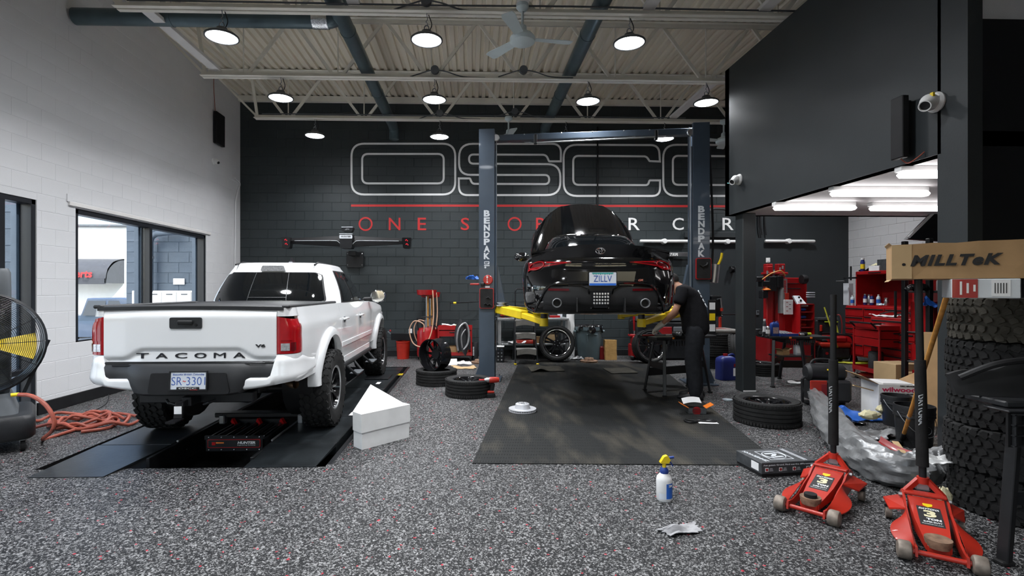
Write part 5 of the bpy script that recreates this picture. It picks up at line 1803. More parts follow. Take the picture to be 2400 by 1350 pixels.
# local frame of the figure: x = where he faces, y = his left, z up
PM = thing('person', 'person in black T-shirt and dark trousers bending over a folding workbench by the coupe', 'person', (pf.x, pf.y, .012), rz=R(152))
def limb_nodes():
 N, E = [], []
 def n(p, r, par=None):
  N.append((p, r)); i = len(N) - 1
  if par is not None: E.append((par, i))
  return i
 pel = n((0, 0, 1.00), (.110, .120))
 sp = n((.02, 0, 1.16), (.095, .110), pel)
 ch = n((.09, 0, 1.34), (.115, .165), sp)
 nb = n((.19, 0, 1.49), (.075, .085), ch)
 nk = n((.255, 0, 1.545), .056, nb)
 hd = n((.315, 0, 1.585), (.085, .078), nk)
 ck = n((.375, 0, 1.570), (.070, .066), hd)
 ch2 = n((.415, 0, 1.520), (.036, .04), ck)
 cr_ = n((.330, 0, 1.655), (.070, .066), hd)
 no = n((.452, 0, 1.582), .014, ck)
 for s in (-1, 1):
  sh = n((.15, s * .170, 1.445), .054, ch if False else nb)
  el = n((.24, s * .265, 1.185), .045, sh)
  wr = n((.43, s * .165, 1.00), .030, el)
  pm = n((.50, s * .135, .945), (.024, .038), wr)
  for k in range(4):
   a = (k - 1.5) * .021
   f1 = n((.535, s * .13 + a, .905), .011, pm)
   f2 = n((.540, s * .12 + a, .875), .0095, f1)
   n((.522, s * .115 + a, .853), .008, f2)
  t1 = n((.478, s * .135 - s * .045, .930), .012, pm)
  n((.505, s * .135 - s * .058, .895), .010, t1)
  hp = n((0, s * .095, .93), .105, pel)
  kn = n((.035, s * .115, .51), .066, hp)
  an = n((-.015, s * .125, .10), .046, kn)
  he = n((-.04, s * .13, .06), .03, an)
  n((.10, s * .13, .045), .022, an)
 return N, E
N_, E_ = limb_nodes()
bdm = skin(N_, E_, 0)
BODY = put('body', bdm, 'skin', PM)
# ears and eyes belong to the head mesh: small lobes joined in
bm = bmesh.new(); bm.from_mesh(BODY.data)
for s in (-1, 1):
 r = bmesh.ops.create_uvsphere(bm, u_segments=10, v_segments=8, radius=.03)
 bmesh.ops.scale(bm, vec=(.75, .35, 1.1), verts=r['verts'])
 bmesh.ops.translate(bm, vec=(.318, s * .083, 1.578), verts=r['verts'])
for f in bm.faces: f.smooth = True
bm.to_mesh(BODY.data); bm.free()
for s in (-1, 1):
 MB().sphere((.432, s * .032, 1.598), .011, 8).build('eye', 'white', BODY)
MB().tube([(.447, -.02, 1.548), (.452, 0, 1.546), (.447, .02, 1.548)], .005, 6).build('mouth', 'red_dark', BODY)
# hair: close cap over the crown, back and sides
hr = []
for i in range(9):
 for j in range(18):
  pass
hb_ = MB()
def HR(u, v):
 a = u * 2 * PI
 th = lerp(0, 1.75, v)
 r = .100
 d = Vector((math.sin(th) * math.cos(a), math.sin(th) * math.sin(a), math.cos(th)))
 if d.x > .25: d.x *= .86
 p = Vector((.318, 0, 1.622)) + Vector((d.x * r * 1.05, d.y * r * .92, d.z * r * 1.02))
 front = max(0, math.cos(a))
 p.z += front * v * .052
 return p
hb_.grid(HR, 30, 12)
hb_.build('hair', 'hair', PM)
# clothes follow the body
def cloth(sel):
 N, E = [], []
 def n(p, r, par=None):
  N.append((p, r)); i = len(N) - 1
  if par is not None: E.append((par, i))
  return i
 if sel == 'shirt':
  hem = n((-.01, 0, .82), (.180, .185))
  a = n((.0, 0, .98), (.190, .20), hem)
  b = n((.02, 0, 1.17), (.175, .19), a)
  c = n((.085, 0, 1.34), (.165, .205), b)
  d = n((.165, 0, 1.475), (.098, .115), c)
  n((.205, 0, 1.512), (.072, .080), d)
  for s in (-1, 1):
   q = n((.145, s * .178, 1.455), .100, d)
   r = n((.185, s * .228, 1.34), .079, q)
   n((.205, s * .248, 1.275), .076, r)
  return N, E
 p = n((0, 0, 1.06), (.130, .145))
 q = n((0, 0, .96), (.155, .175), p)
 for s in (-1, 1):
  h = n((.0, s * .098, .86), .132, q)
  k = n((.035, s * .118, .52), .108, h)
  m = n((.0, s * .125, .22), .102, k)
  n((-.01, s * .125, -.01), .082, m)
 return N, E
SH = put('shirt', skin(*cloth('shirt'), 0), 'shirt', PM)
put('trousers', skin(*cloth('trousers'), 0), 'trousers', PM)
for s in (-1, 1):
 sh = MB()
 rings = []
 for (x, w_, h_) in ((-.11, .035, .05), (-.09, .048, .085), (0, .047, .095), (.07, .050, .075), (.15, .053, .055), (.20, .045, .045), (.225, .02, .03)):
  rings.append([(x, s * .13 + w_ * math.cos(a * PI / 8), max(0, .0 + h_ / 2 + h_ * .62 * math.sin(a * PI / 8))) for a in range(16)])
 sh.loft(rings).build('shoe', 'black', PM, ang=60)
 # latex glove: palm and five fingers over the hand
 N, E = [], []
 def n(p, r, par=None):
  N.append((p, r)); i = len(N) - 1
  if par is not None: E.append((par, i))
  return i
 w0 = n((.385, s * .195, 1.045), .038); w1 = n((.43, s * .165, 1.00), .036, w0); pm = n((.50, s * .135, .945), (.030, .044), w1)
 for k in range(4):
  a = (k - 1.5) * .0215
  f1 = n((.537, s * .13 + a, .905), .013, pm); f2 = n((.542, s * .12 + a, .873), .0115, f1); n((.523, s * .115 + a, .851 + .004 * abs(k - 1)), .010, f2)
 t1 = n((.478, s * .135 - s * .047, .930), .014, pm); n((.506, s * .135 - s * .060, .893), .012, t1)
 put('glove', skin(N, E, 0), 'latex', PM)
tx_ = Vector((-.43, 0, -.90)); tz_ = Vector((-.90, 0, .43))
text('OSCC', .12, 'letter_grey', SH, (-.092, .02, 1.36), rot=Matrix((tx_, tz_.cross(tx_), tz_)).transposed().to_euler(), name='shirt_lettering', fit=(.26, .085), ex=.005, shear=.15)

# ------------------------------------------------------------------ folding workbenches
def fold_bench(name_label, feet, ztop, over=.10, cat='workbench'):
 a, b, c, d = [Vector(q) for q in feet]              # left-far, left-near, right-near, right-far
 ce = (a + b + c + d) / 4
 t = thing('folding_workbench', name_label, cat, (ce.x, ce.y, 0))
 L = [(q - ce) for q in (a, b, c, d)]
 ux = ((L[2] + L[3]) / 2 - (L[0] + L[1]) / 2); W_ = ux.length; ux.normalize()
 uy = Vector((-ux.y, ux.x, 0))
 dp = abs((L[0] - L[1]).dot(uy))
 tops = []
 for q in L:
  x, y = q.dot(ux), q.dot(uy)
  tops.append(ux * x * .80 + uy * y * .55 + Vector((0, 0, ztop - .06)))
 for q, tp in zip(L, tops):
  MB().bar(Vector((q.x, q.y, .02)), tp, .045, .03, b=.004).build('leg', 'black_metal', t, smooth=False)
  MB().box((q.x, q.y, .012), (.06, .05, .024), .006).build('foot', 'rubber', t)
 for i, j in ((0, 1), (3, 2)):
  p0 = lerp(Vector((L[i].x, L[i].y, .02)), tops[i], .52); p1 = lerp(Vector((L[j].x, L[j].y, .02)), tops[j], .52)
  MB().bar(p0, p1, .02, .09, b=.004).build('leg_brace', 'black_metal', t, smooth=False)
 p0 = lerp(Vector((L[0].x, L[0].y, .02)), tops[0], .35); p1 = lerp(Vector((L[3].x, L[3].y, .02)), tops[3], .35)
 MB().bar(p0, p1, .02, .12, b=.004).build('leg_brace', 'black_metal', t, smooth=False)
 ang = math.atan2(ux.y, ux.x)
 for k in (-1, 1):
  jw = MB().at(uy.x * k * .115, uy.y * k * .115, ztop - .02, rz=ang).box((0, 0, 0), (W_ + over, .19, .04), .008)
  jo = jw.build('jaw_board', 'plastic_black', t)
 for k in (-1, 1):
  MB().at(ux.x * k * W_ * .36, ux.y * k * W_ * .36, ztop - .075, rz=ang).box((0, 0, 0), (.07, .42, .06), .006).build('jaw_rail', 'black_metal', t)
 rb = MB().at(0, 0, ztop - .10, rz=ang)
 for i in range(14):
  rb.box((-W_ * .40 + i * W_ * .8 / 13, -.19, 0), (.012, .02, .07), .002)
 rb.build('ribbed_apron', 'plastic_black', t)
 for k in (-.3, .3):
  MB().at(ux.x * k * W_ - uy.x * .213, ux.y * k * W_ - uy.y * .213, ztop - .02, rz=ang).box((0, 0, 0), (.035, .012, .028), .003).build('corner_clamp', 'orange', t)
 return t
fa, fb_, fc = F(1511, 915), F(1558, 931), F(1664, 921)
fold_bench('black folding workbench where the person in black is working', (fa, fb_, fc, fa + (fc - fb_)), .83, .28)
p = A(1592, 787, 7.15)
t = thing('brake_caliper', 'dark brake caliper under the gloved hands on the folding workbench', 'car part', (p.x, p.y, .832), rz=.4)
MB().box((0, 0, .04), (.20, .12, .08), .025).build('caliper_body', 'black_metal', t)
for k in (-1, 1): MB().cyl((k * .05, -.06, .045), (k * .05, -.075, .045), .026, n=14).build('piston_cap', 'steel_dull', t)
MB().tube(cr([(.10, 0, .04), (.18, .02, .05), (.25, -.02, .02)], 5), .008, 6).build('brake_line', 'rubber', t)
p = A(1615, 789, 7.2)
t = thing('screwdriver', 'green handled screwdriver lying on the folding workbench behind the gloves', 'tool', (p.x, p.y + .05, .845), rz=.2)
MB().lathe([(0, -.05), (.012, -.05), (.014, 0), (.010, .05), (0, .05)], 12, axis='x').build('handle', 'lime', t)
MB().cyl((.05, 0, 0), (.17, 0, 0), .004, n=8).build('shaft', 'steel', t)
p = A(1524, 786, 7.3)
t = thing('pry_bar', 'red handled pry bar lying on the left end of the folding workbench', 'tool', (p.x, p.y, .842), rz=.15)
MB().cyl((-.12, 0, .0), (.06, 0, .0), .012, n=10).build('handle', 'red', t)
MB().cyl((.06, 0, 0), (.24, 0, 0), .007, n=8).build('shaft', 'black_metal', t)

f0, f1, f2, f3 = F(1827, 888), F(1811, 908), F(1892, 908), F(1905, 889)
fold_bench('black folding workbench with oil jugs on it, right of the charcoal column', (f0, f1, f2, f3), .765, .42)

# ------------------------------------------------------------------ small containers
def bottle(name, lab, cat, loc, r, h, mat, cap, label_mat=None, neck=.4, group=None, n=20):
 t = thing(name, lab, cat, loc, group=group)
 MB().lathe([(0, 0), (r * .94, 0), (r, r * .12), (r, h * .70), (r * .8, h * .80), (r * neck, h * .86), (r * neck, h * .90)], n).build('body', mat, t)
 MB().lathe([(r * neck * 1.15, h * .88), (r * neck * 1.15, h), (0, h)], n).build('cap', cap, t)
 if label_mat: MB().lathe([(r * 1.01, h * .22), (r * 1.01, h * .56)], n).build('label_band', label_mat, t)
 return t
def jug(name, lab, cat, loc, w_, d_, h, mat, cap, rz=0, lm=None, group=None):
 t = thing(name, lab, cat, loc, rz=rz, group=group)
 b = MB()
 rings = []
 for k, (z, s) in enumerate(((0, .93), (.02, 1), (.70, 1), (.82, .94), (.90, .62), (.93, .25))):
  rings.append([(x * s, y * s + (0 if z < .8 else 0), z * h) for x, y in rrect(w_, d_, min(w_, d_) * .25, 4)])
 b.loft(rings).build('body', mat, t, ang=50)
 MB().tube(cr([(w_ * .10, 0, h * .92), (w_ * .40, 0, h * .97), (w_ * .52, 0, h * .80), (w_ * .50, 0, h * .62)], 5), min(w_, d_) * .09, 8).build('handle', mat, t)
 MB().cyl((-w_ * .05, 0, h * .92), (-w_ * .05, 0, h), w_ * .12, n=16).build('cap', cap, t)
 if lm: MB().box((0, -d_ / 2 - .002, h * .38), (w_ * .7, .004, h * .42), .001).build('label_sheet', lm, t)
 return t
def carton(lab, loc, w_, d_, h, mat='cardboard', rz=0, open_=False, group=None, name='cardboard_box', tape=True, cat='box', inner='cardboard'):
 t = thing(name, lab, cat, loc, rz=rz, group=group)
 if not open_:
  MB().box((0, 0, h / 2), (w_, d_, h), .004).build('carton', mat, t, smooth=False)
  if tape:
   MB().box((0, 0, h + .0008), (.05, d_ + .004, .0016)).build('tape', 'cardboard_light', t, smooth=False)
 else:
  b = MB()
  q = .006
  b.box((0, 0, q), (w_, d_, q * 2)); b.box((-w_ / 2, 0, h / 2), (q, d_, h)); b.box((w_ / 2, 0, h / 2), (q, d_, h)); b.box((0, -d_ / 2, h / 2), (w_, q, h)); b.box((0, d_ / 2, h / 2), (w_, q, h))
  b.build('carton', mat, t, smooth=False)
  for (cx_, cy_, rx, ry, sw, sd_) in ((-w_ / 2, 0, 0, R(-130), .5 * w_, d_), (w_ / 2, 0, 0, R(130), .5 * w_, d_)):
   f = MB().box((0, 0, sw / 2), (q, sd_, sw)).build('flap', inner, t, smooth=False)
   f.location = (cx_, cy_, h); f.rotation_euler = (0, math.copysign(R(62), cx_), 0)
 return t
zt = .766
def on_bench(px, py, Y=8.0):
 q = A(px, py, Y); return (q.x, Y, zt)
jug('oil_jug', 'blue oil jug with a pale label on the bench right of the column', 'oil jug', on_bench(1815, 780, 7.95), .125, .075, .235, 'blue', 'blue_navy', lm='tail_clear')
bottle('spray_can', 'silver spray can with red top beside the blue oil jug', 'spray can', on_bench(1800, 780, 7.93), .031, .185, 'steel', 'red', 'paper')
bottle('spray_can', 'tall black and white spray can left of the silver one on the bench', 'spray can', on_bench(1792, 780, 8.06), .026, .26, 'box_black', 'white', 'paper', .6)
t = thing('small_speaker', 'small black boxy speaker at the left end of the bench by the column', 'speaker', on_bench(1778, 780, 7.98), rz=.2)
MB().box((0, 0, .055), (.085, .07, .11), .01).build('cabinet', 'plastic_black', t)
MB().lathe([(0, -.002), (.028, -.004), (.03, 0)], 18, axis='y').build('speaker_cone', 'plastic_grey', t).location = (0, -.036, .055)
t = thing('tool_tray', 'blue plastic tray of small tools on the bench behind the oil jug', 'tray', on_bench(1842, 781, 7.97), rz=.1)
tb = MB().box((0, 0, .006), (.30, .16, .012)); tb.box((-.15, 0, .02), (.01, .16, .04)); tb.box((.15, 0, .02), (.01, .16, .04)); tb.box((0, -.08, .02), (.30, .01, .04)); tb.box((0, .08, .02), (.30, .01, .04))
tb.build('tray', 'blue', t)
for i in range(5):
 MB().cyl((-.10 + i * .05, -.05, .03), (-.08 + i * .05, .06, .045), .009, n=8).build('socket', 'steel_dull', t)
t = thing('ratchet', 'red handled air ratchet on the bench, right of the blue tray', 'tool', on_bench(1862, 781, 7.93), rz=-.2)
MB().lathe([(0, -.10), (.018, -.10), (.022, 0), (.016, .08), (0, .08)], 12, axis='x', a0=0).build('handle', 'red', t).location = (0, 0, .024)
MB().box((.11, 0, .024), (.07, .045, .04), .012).build('head', 'steel_dull', t)
t = thing('polisher', 'black hand tool with a green tip at the right end of the bench', 'tool', on_bench(1882, 781, 7.95), rz=.1)
MB().box((0, 0, .03), (.15, .06, .06), .02).build('tool_body', 'plastic_black', t)
MB().cyl((.075, 0, .03), (.13, 0, .03), .022, n=12).build('tip', 'lime', t, label='green tip')
q = F(1868, 862)
MB_ = MB()
sh_ = tag(MB().box((0, 0, 0), (.5, .30, .02), .004).build('shelf_board', 'black_metal'), 'black board across the legs under the bench by the column', 'board', (A(1850, 833, 7.95).x, 7.95, A(1850, 833, 7.95).z))
q = A(1868, 830, 7.95)
jug('coolant_jug', 'translucent white coolant jug under the bench by the column', 'jug', (q.x, 7.93, sh_.location.z + .011), .115, .08, .19, 'plate_white', 'white', lm='paper')
q = A(1838, 830, 7.95)
carton('small open brown parts carton under the bench by the column', (q.x, 7.98, sh_.location.z + .011), .13, .12, .07, rz=.3, open_=True)

# ------------------------------------------------------------------ tyres and loose wheels
def lying(lab, loc, Rt, W_, Rr, rim=True, spokes=10, rz=0, group=None, style='street', cat='tire', name='tire_lying', tmat='rubber'):
 t = thing(name, lab, cat, (loc[0], loc[1], loc[2] + W_ / 2), rz=rz, ry=-PI / 2, group=group)
 wheel_parts(t, Rt, W_, Rr, spokes, style, rim=rim, tmat=tmat, side=1)
 return t
p = F(1835, 1006); p.y += .32; p.x += .01
lying('wide street tire with a black wheel lying on the floor beside the silver plastic roll', p, .345, .26, .235, True, 10, .3, cat='wheel', name='car_wheel')
p = F(1095, 935); p.y += .30; p.x += .02
lying('street tire with a black wheel lying on the floor under the impact wrench', p, .335, .24, .23, True, 10, .9, cat='wheel', name='car_wheel')
p = F(1017, 907); p.y += .30; p.x += .02
t1 = lying('bare street tire lying on the floor under the deep black rim', p, .325, .235, .225, False, name='tire')
# deep bare rim leaning on that tyre
t = thing('alloy_wheel', 'bare deep dish black wheel rim leaning on the tire beside the left lift post', 'wheel rim', (p.x - .03, p.y + .04, .235 + .225), rz=R(52), rx=R(-16))
wheel_parts(t, .30, .26, .245, 10, tyre=False, side=1, lip='black_gloss')
def leaning(lab, px, py, Y, Rt, tilt, rz, W_=.24, sp=10, style='split'):
 q = A(px, py, Y)
 t = thing('car_wheel', lab, 'wheel', (q.x, Y, Rt * math.cos(tilt) + .10 * math.sin(tilt)), rz=-PI / 2 + rz, group=None)
 t.rotation_euler = Matrix.Rotation(-PI / 2 + rz, 3, 'Z').to_euler()
 m = Matrix.Rotation(rz, 4, 'Z') @ Matrix.Rotation(-tilt, 4, 'X') @ Matrix.Rotation(-PI / 2, 4, 'Z')
 t.rotation_euler = m.to_euler()
 wheel_parts(t, Rt, W_, .275, sp, style, side=1, lip='chrome')
 return t
leaning('street wheel with a thin bright lip leaning on the steel bench beside the step ladder', 1305, 803, 10.62, .365, R(14), R(-8))
leaning('street wheel with a thin bright lip leaning on the black balancer cabinet', 1522, 797, 10.35, .335, R(10), R(6))
# stack of three tyres with a grey tray on top
p = F(1692, 866); p.y += .33; p.x += .05
for i in range(3):
 lying('black street tire in the stack behind the charcoal column, %s' % ('bottom', 'middle', 'top')[i], (p.x + (.03, -.04, .02)[i], p.y, i * .225), .34, .222, .22, False, name='tire', group='tires stacked behind the column')
t = thing('parts_tray', 'flat grey felt tray with reddish stripes on top of the tire stack by the column', 'tray', (p.x - .02, p.y, .675))
MB().box((0, 0, .035), (.68, .56, .07), .02).build('tray', 'tray_grey', t)
for i in range(3): MB().box((-.02, -.15 + i * .15, .0715), (.46, .05, .003)).build('stripe', 'red_dark', t, smooth=False)
leaning('black spoked wheel standing behind the charcoal column', 1728, 800, 8.7, .36, R(6), R(60), .22)
p = F(1786, 880)
lying('small black tire with a white sticker under the bench by the column', (p.x + .08, p.y + .12, 0), .27, .21, .19, True, 5, 1.0, name='car_wheel', cat='wheel')
p = F(1709, 892)
jg = jug('fluid_jug', 'big dark blue fluid jug on the floor against the charcoal column', 'jug', (p.x, p.y + .1, 0), .30, .22, .43, 'blue_navy', 'red', rz=.1)
MB().box((.10, -.113, .14), (.09, .003, .13)).build('label_sheet', 'paper', jg, smooth=False)
MB().box((.10, -.113, .25), (.07, .003, .05)).build('label_sheet', 'red_dark', jg, smooth=False)
# ------------------------------------------------------------------ along the back wall, left to right
YW = 11.2
def WX(px, Y=YW): return A(px, 700, Y).x
def WZ(py, Y=YW): return A(1200, py, Y).z
# camera beam on the wall
p = A(815, 566, 11.05)
t = thing('alignment_camera', 'black two armed alignment camera beam on the mural wall above the pickup', 'camera beam', (p.x, 11.05, p.z))
for s in (-1, 1):
 rings = []
 for k in range(9):
  u = k / 8
  x = s * lerp(.08, 1.24, u)
  h = lerp(.115, .055, u); c = lerp(.0, .005, u)
  rings.append([(x, -.05 * (1 - .3 * u), c - h), (x, -.09 * (1 - .3 * u), c), (x, -.05, c + h), (x, .05, c + h), (x, .05, c - h)])
 a_ = MB().loft(rings).build('arm', 'black', t, ang=30)
 MB().tube(cr([(s * .10, -.095, -.10), (s * .17, -.10, -.02), (s * .26, -.097, .008), (s * .7, -.085, .008), (s * 1.10, -.075, .006)], 4), .0055, 6).build('trim_line', 'letter_grey', a_)
 pd = MB().prism(roundpoly([(-.10, .085, .02), (.10, .085, .02), (.075, -.15, .05), (-.075, -.15, .05)], 4), -.11, .06, 'y').build('camera_pod', 'black_gloss', t)
 pd.location = (s * 1.27, 0, -.01)
 for k in (.03, -.055):
  for q in range(3):
   MB().box((-.022 + q * .02 + (.01 * (k < 0)), -.113, k + .012 * math.sin(q * 2.2)), (.013, .006, .024), .003).build('indicator', 'led_red', pd, label='glowing red indicator')
hd_ = MB().prism(roundpoly([(-.145, .14, .03), (.145, .14, .03), (.12, -.16, .04), (-.12, -.16, .04)], 4), -.16, .08, 'y').build('head', 'black_metal', t)
MB().prism(rrect(.27, .075, .02), -.162, -.168, 'y').build('nameplate', 'letter_grey', hd_).location = (0, 0, .085)
text('HUNTER', .05, 'ink', hd_, (0, -.170, .09), name='plate_lettering', fit=(.21, .028), shear=.2, bold=.001)
MB().box((0, -.165, .145), (.28, .01, .012), .003).build('trim_line', 'letter_grey', hd_)
tp = MB().prism(roundpoly([(-.13, .05, .02), (.13, .05, .02), (.10, -.05, .03), (-.10, -.05, .03)], 4), -.10, .06, 'y').build('top_sensor', 'black_metal', t)
tp.location = (.01, 0, .25)
MB().box((0, -.105, .045), (.24, .01, .012), .003).build('trim_line', 'letter_grey', tp)
text('//>', .04, 'letter_grey', tp, (0, -.103, .0), name='plate_lettering', fit=(.10, .03), shear=.4)
MB().box((.08, .28, -.25), (.16, .44, .10), .01).build('wall_bracket', 'black_metal', t)
bk = MB().box((.05, .46, -.36), (.38, .02, .36), .006).build('wall_plate', 'black_metal', t)
for k in (-1, 1):
 for z in (-.23, -.48): MB().sphere((.05 + k * .16, .445, z), .014, 8).build('bolt_head', 'steel', bk)

# oil pail with a drain trough across it
t = thing('oil_pail', 'orange red plastic pail on the floor at the foot of the mural wall', 'pail', (WX(945), YW, 0))
MB().lathe([(0, .0), (.13, .0), (.15, .36), (.158, .36), (.158, .385), (.145, .385), (.125, .02), (0, .02)], 28).build('pail', 'red_orange', t)
MB().tube([(.156 * math.cos(a * PI / 10), .156 * math.sin(a * PI / 10), .35 - .12 * math.sin(a * PI / 10)) for a in range(11)], .004, 6).build('handle', 'steel_dull', t)
t = thing('drain_trough', 'black oil drain trough lying across the orange red pail', 'trough', (WX(952), YW, .388))
tb = MB()
tb.loft([[(-.32, -.09, .17), (-.32, .09, .17), (-.32, .05, .02), (-.32, -.05, .02)], [(.34, -.09, .15), (.34, .09, .15), (.34, .05, .0), (.34, -.05, .0)]])
tb.build('trough', 'plastic_black', t)
MB().cyl((-.30, 0, .12), (-.40, 0, .20), .02, n=10).build('spout', 'plastic_grey', t)
MB().sphere((-.34, -.02, .22), .022, 10).build('knob', 'red', t)
t = carton('tiny white carton standing on the black drain trough', (WX(962), YW, .555), .07, .06, .09, 'paper', tape=False)
# two red waste oil drainers
def drainer(lab, px, Y, zf, s=1.0):
 t = thing('oil_drainer', lab, 'oil drainer', (WX(px, Y), Y, 0), group=None)
 MB().lathe([(0, .08), (.19, .08), (.205, .12), (.205, .62), (.18, .68), (.05, .70), (0, .70)], 30).build('tank', 'red', t)
 MB().cyl((0, 0, .70), (0, 0, .85), .045, n=16).build('neck', 'steel', t)
 MB().cyl((0, 0, .85), (0, 0, zf - .06), .018, n=12).build('pole', 'steel', t)
 MB().cyl((.03, -.03, .72), (.03, -.03, zf - .03), .013, n=10).build('sight_tube', 'wood_handle', t)
 MB().lathe([(.0, -.06), (.06, -.06), (.19, -.03), (.205, .06), (.215, .06), (.20, -.045), (.06, -.08), (0, -.08)], 30).build('funnel', 'red', t).location = (0, 0, zf)
 MB().tube([(-.17, -.1, .64), (-.19, -.12, .90), (0, -.14, .93), (.17, -.12, .90), (.16, -.1, .64)], .014, 8).build('push_handle', 'black_metal', t)
 for k in range(3):
  a = k * 2.1 + .5
  MB().cyl((.2 * math.cos(a) - .015, .2 * math.sin(a), .05), (.2 * math.cos(a) + .015, .2 * math.sin(a), .05), .05, n=14).build('caster', 'black', t)
  MB().cyl((.2 * math.cos(a), .2 * math.sin(a), .05), (.18 * math.cos(a), .18 * math.sin(a), .10), .012, n=8).build('caster_stem', 'steel_dull', t)
 MB().tube(cr([(.10, -.1, zf - .02), (.14, -.16, zf + .03), (.16, -.19, .95), (.10, -.22, .55), (-.06, -.24, .32), (-.26, -.22, .38), (-.34, -.2, .65), (-.24, -.2, .84), (-.05, -.22, .78), (-.04, -.21, .62)], 6), .0125, 8).build('hose', 'hose_clear', t)
 return t
drainer('red waste oil drainer with a funnel and looped hose, the front one', 1000, 10.95, WZ(686, 10.95))
drainer('red waste oil drainer with a funnel, partly hidden behind the front one', 1009, 11.28, WZ(691, 11.28))
# red service cart
def cart(lab, loc, w_, d_, h, rz=0, drawers=1, name='tool_cart', lower=.12, mat='red'):
 t = thing(name, lab, 'tool cart', loc, rz=rz)
 for i in (-1, 1):
  for j in (-1, 1):
   MB().box((i * (w_ / 2 - .015), j * (d_ / 2 - .015), h / 2 + .05), (.03, .03, h - .10), .004).build('post', mat, t, smooth=False)
   c_ = empty('caster', t, (i * (w_ / 2 - .04), j * (d_ / 2 - .04), 0))
   MB().cyl((-.014, 0, .045), (.014, 0, .045), .045, n=16).build('caster_wheel', 'rubber', c_)
   MB().box((0, .012, .08), (.04, .05, .05), .008).build('caster_fork', 'steel_dull', c_)
 def tray(z, n='tray'):
  b = MB().box((0, 0, z), (w_, d_, .012))
  for k in (-1, 1):
   b.box((k * w_ / 2, 0, z + .03), (.01, d_, .07)); b.box((0, k * d_ / 2, z + .03), (w_, .01, .07))
  return b.build(n, mat, t, smooth=False)
 tray(lower); tray(h)
 for k in range(drawers):
  z = h - .02 - (k + .5) * .13
  b = MB().box((0, 0, z), (w_ - .02, d_ - .02, .12), .004).build('drawer', mat, t, smooth=False)
  MB().box((0, -d_ / 2 - .002, z + .03), (w_ * .32, .012, .02), .004).build('handle', 'black', b)
 MB().tube([(-w_ / 2, -d_ * .4, h + .02), (-w_ / 2 - .08, -d_ * .4, h + .10), (-w_ / 2 - .08, d_ * .4, h + .10), (-w_ / 2, d_ * .4, h + .02)], .014, 8).build('push_handle', 'black_metal', t)
 return t
cp = (WX(1067, 11.0), 11.0, 0)
cart('red service cart with drawer and low tray, left of the left lift post', cp, .72, .45, .66)
carton('torn open brown carton on the low tray of the red cart left of the lift', (cp[0] - .08, 10.93, .14), .24, .22, .16, open_=True, rz=.3)
carton('shallow brown carton at the right end of the low cart tray left of the lift', (cp[0] + .17, 10.9, .14), .20, .16, .07, mat='paper_brown', rz=-.1)
b_ = bpy.data.objects
def crumple(lab, loc, w_, d_, h, mat, cat, seed, name='crumpled_paper', n=14, rz=0, edge=True, thick=.004):
 rr = random.Random(seed)
 K = [(rr.uniform(0, 1), rr.uniform(0, 1), rr.uniform(-1, 1), rr.uniform(.1, .3)) for _ in range(9)]
 J = [rr.uniform(.75, 1.0) for _ in range(24)]
 def P(u, v):
  a, b = u - .5, v - .5
  z = 0
  for (x, y, s, r) in K:
   z += s * math.exp(-((u - x) ** 2 + (v - y) ** 2) / r ** 2)
  z = abs(z) + .25 * abs(math.sin(u * 9 + seed) * math.cos(v * 8 + u * 5))
  an = math.atan2(b, a); k = J[int((an + PI) / (2 * PI) * 23.99)] if edge else 1
  return (a * w_ * k, b * d_ * k, .004 + z * h * .5)
 o = MB().grid(P, n, n, (0, 0, thick)).build(name, mat, None, ang=25)
 return tag(o, lab, cat, loc, rz)
crumple('curled white paper lying on top of the red cart left of the lift', (cp[0] - .12, 11.0, .72), .36, .22, .10, 'paper', 'paper', 4)
crumple('loose cream packaging on top of the red cart beside the black car part', (cp[0] + .09, 10.95, .72), .22, .2, .12, 'foam', 'packaging', 5, 'packaging')
# black and silver bumper piece leaning on the cart
t = thing('bumper_piece', 'black and silver plastic bumper piece leaning on the red cart', 'car part', (WX(1083, 10.72), 10.72, .18), rz=.2)
def BP(u, v):
 return (lerp(-.16, .16, u) * lerp(.55, 1, math.sin(v * PI)), .10 * math.sin(u * PI) * -1 + .12 * (v - .5), lerp(.0, .66, v) + .05 * math.sin(u * 6))
MB().grid(BP, 16, 20, (0, .02, 0)).build('shell', 'plastic_black', t)
MB().tube(cr([(-.10, -.10, .06), (-.13, -.12, .28), (-.08, -.09, .52), (.06, -.05, .62), (.13, -.07, .44), (.10, -.10, .2), (.0, -.13, .08)], 6), .022, 8).build('silver_trim', 'plastic_silver', t, label='silver trim')
MB().tube(cr([(-.02, -.14, .12), (-.04, -.15, .36), (.05, -.12, .50)], 6), .014, 8).build('silver_trim', 'plastic_silver', t)
t = thing('waste_cylinder', 'tall black cylinder with white lettering beside the left lift post', 'canister', (WX(1113, 10.9), 10.9, 0))
MB().lathe([(0, 0), (.068, 0), (.07, .01), (.07, .36), (.062, .38), (0, .38)], 24).build('canister', 'plastic_black', t)
for i in range(6): MB().box((-.03, -.071, .12 + i * .032), (.028, .004, .02)).build('print', 'letter_grey', t, smooth=False)
# papers and cardboard on the floor
p = F(1078, 852)
crumple('flattened white packaging sheets on the floor in front of the red cart', (p.x, p.y, 0), .52, .36, .08, 'paper', 'packaging', 11, 'packaging')
p = F(1080, 862)
crumple('torn brown cardboard on the floor in front of the white packaging', (p.x + .05, p.y - .05, 0), .50, .30, .07, 'cardboard_light', 'cardboard', 12, 'torn_cardboard')
p = F(1066, 856)
tag(MB().box((0, 0, 0), (.2, .02, .13), .002).build('paper_card', 'paper'), 'stiff white card standing among the packaging on the floor', 'card', (p.x - .05, p.y - .16, .085), .2, rx=-.5)
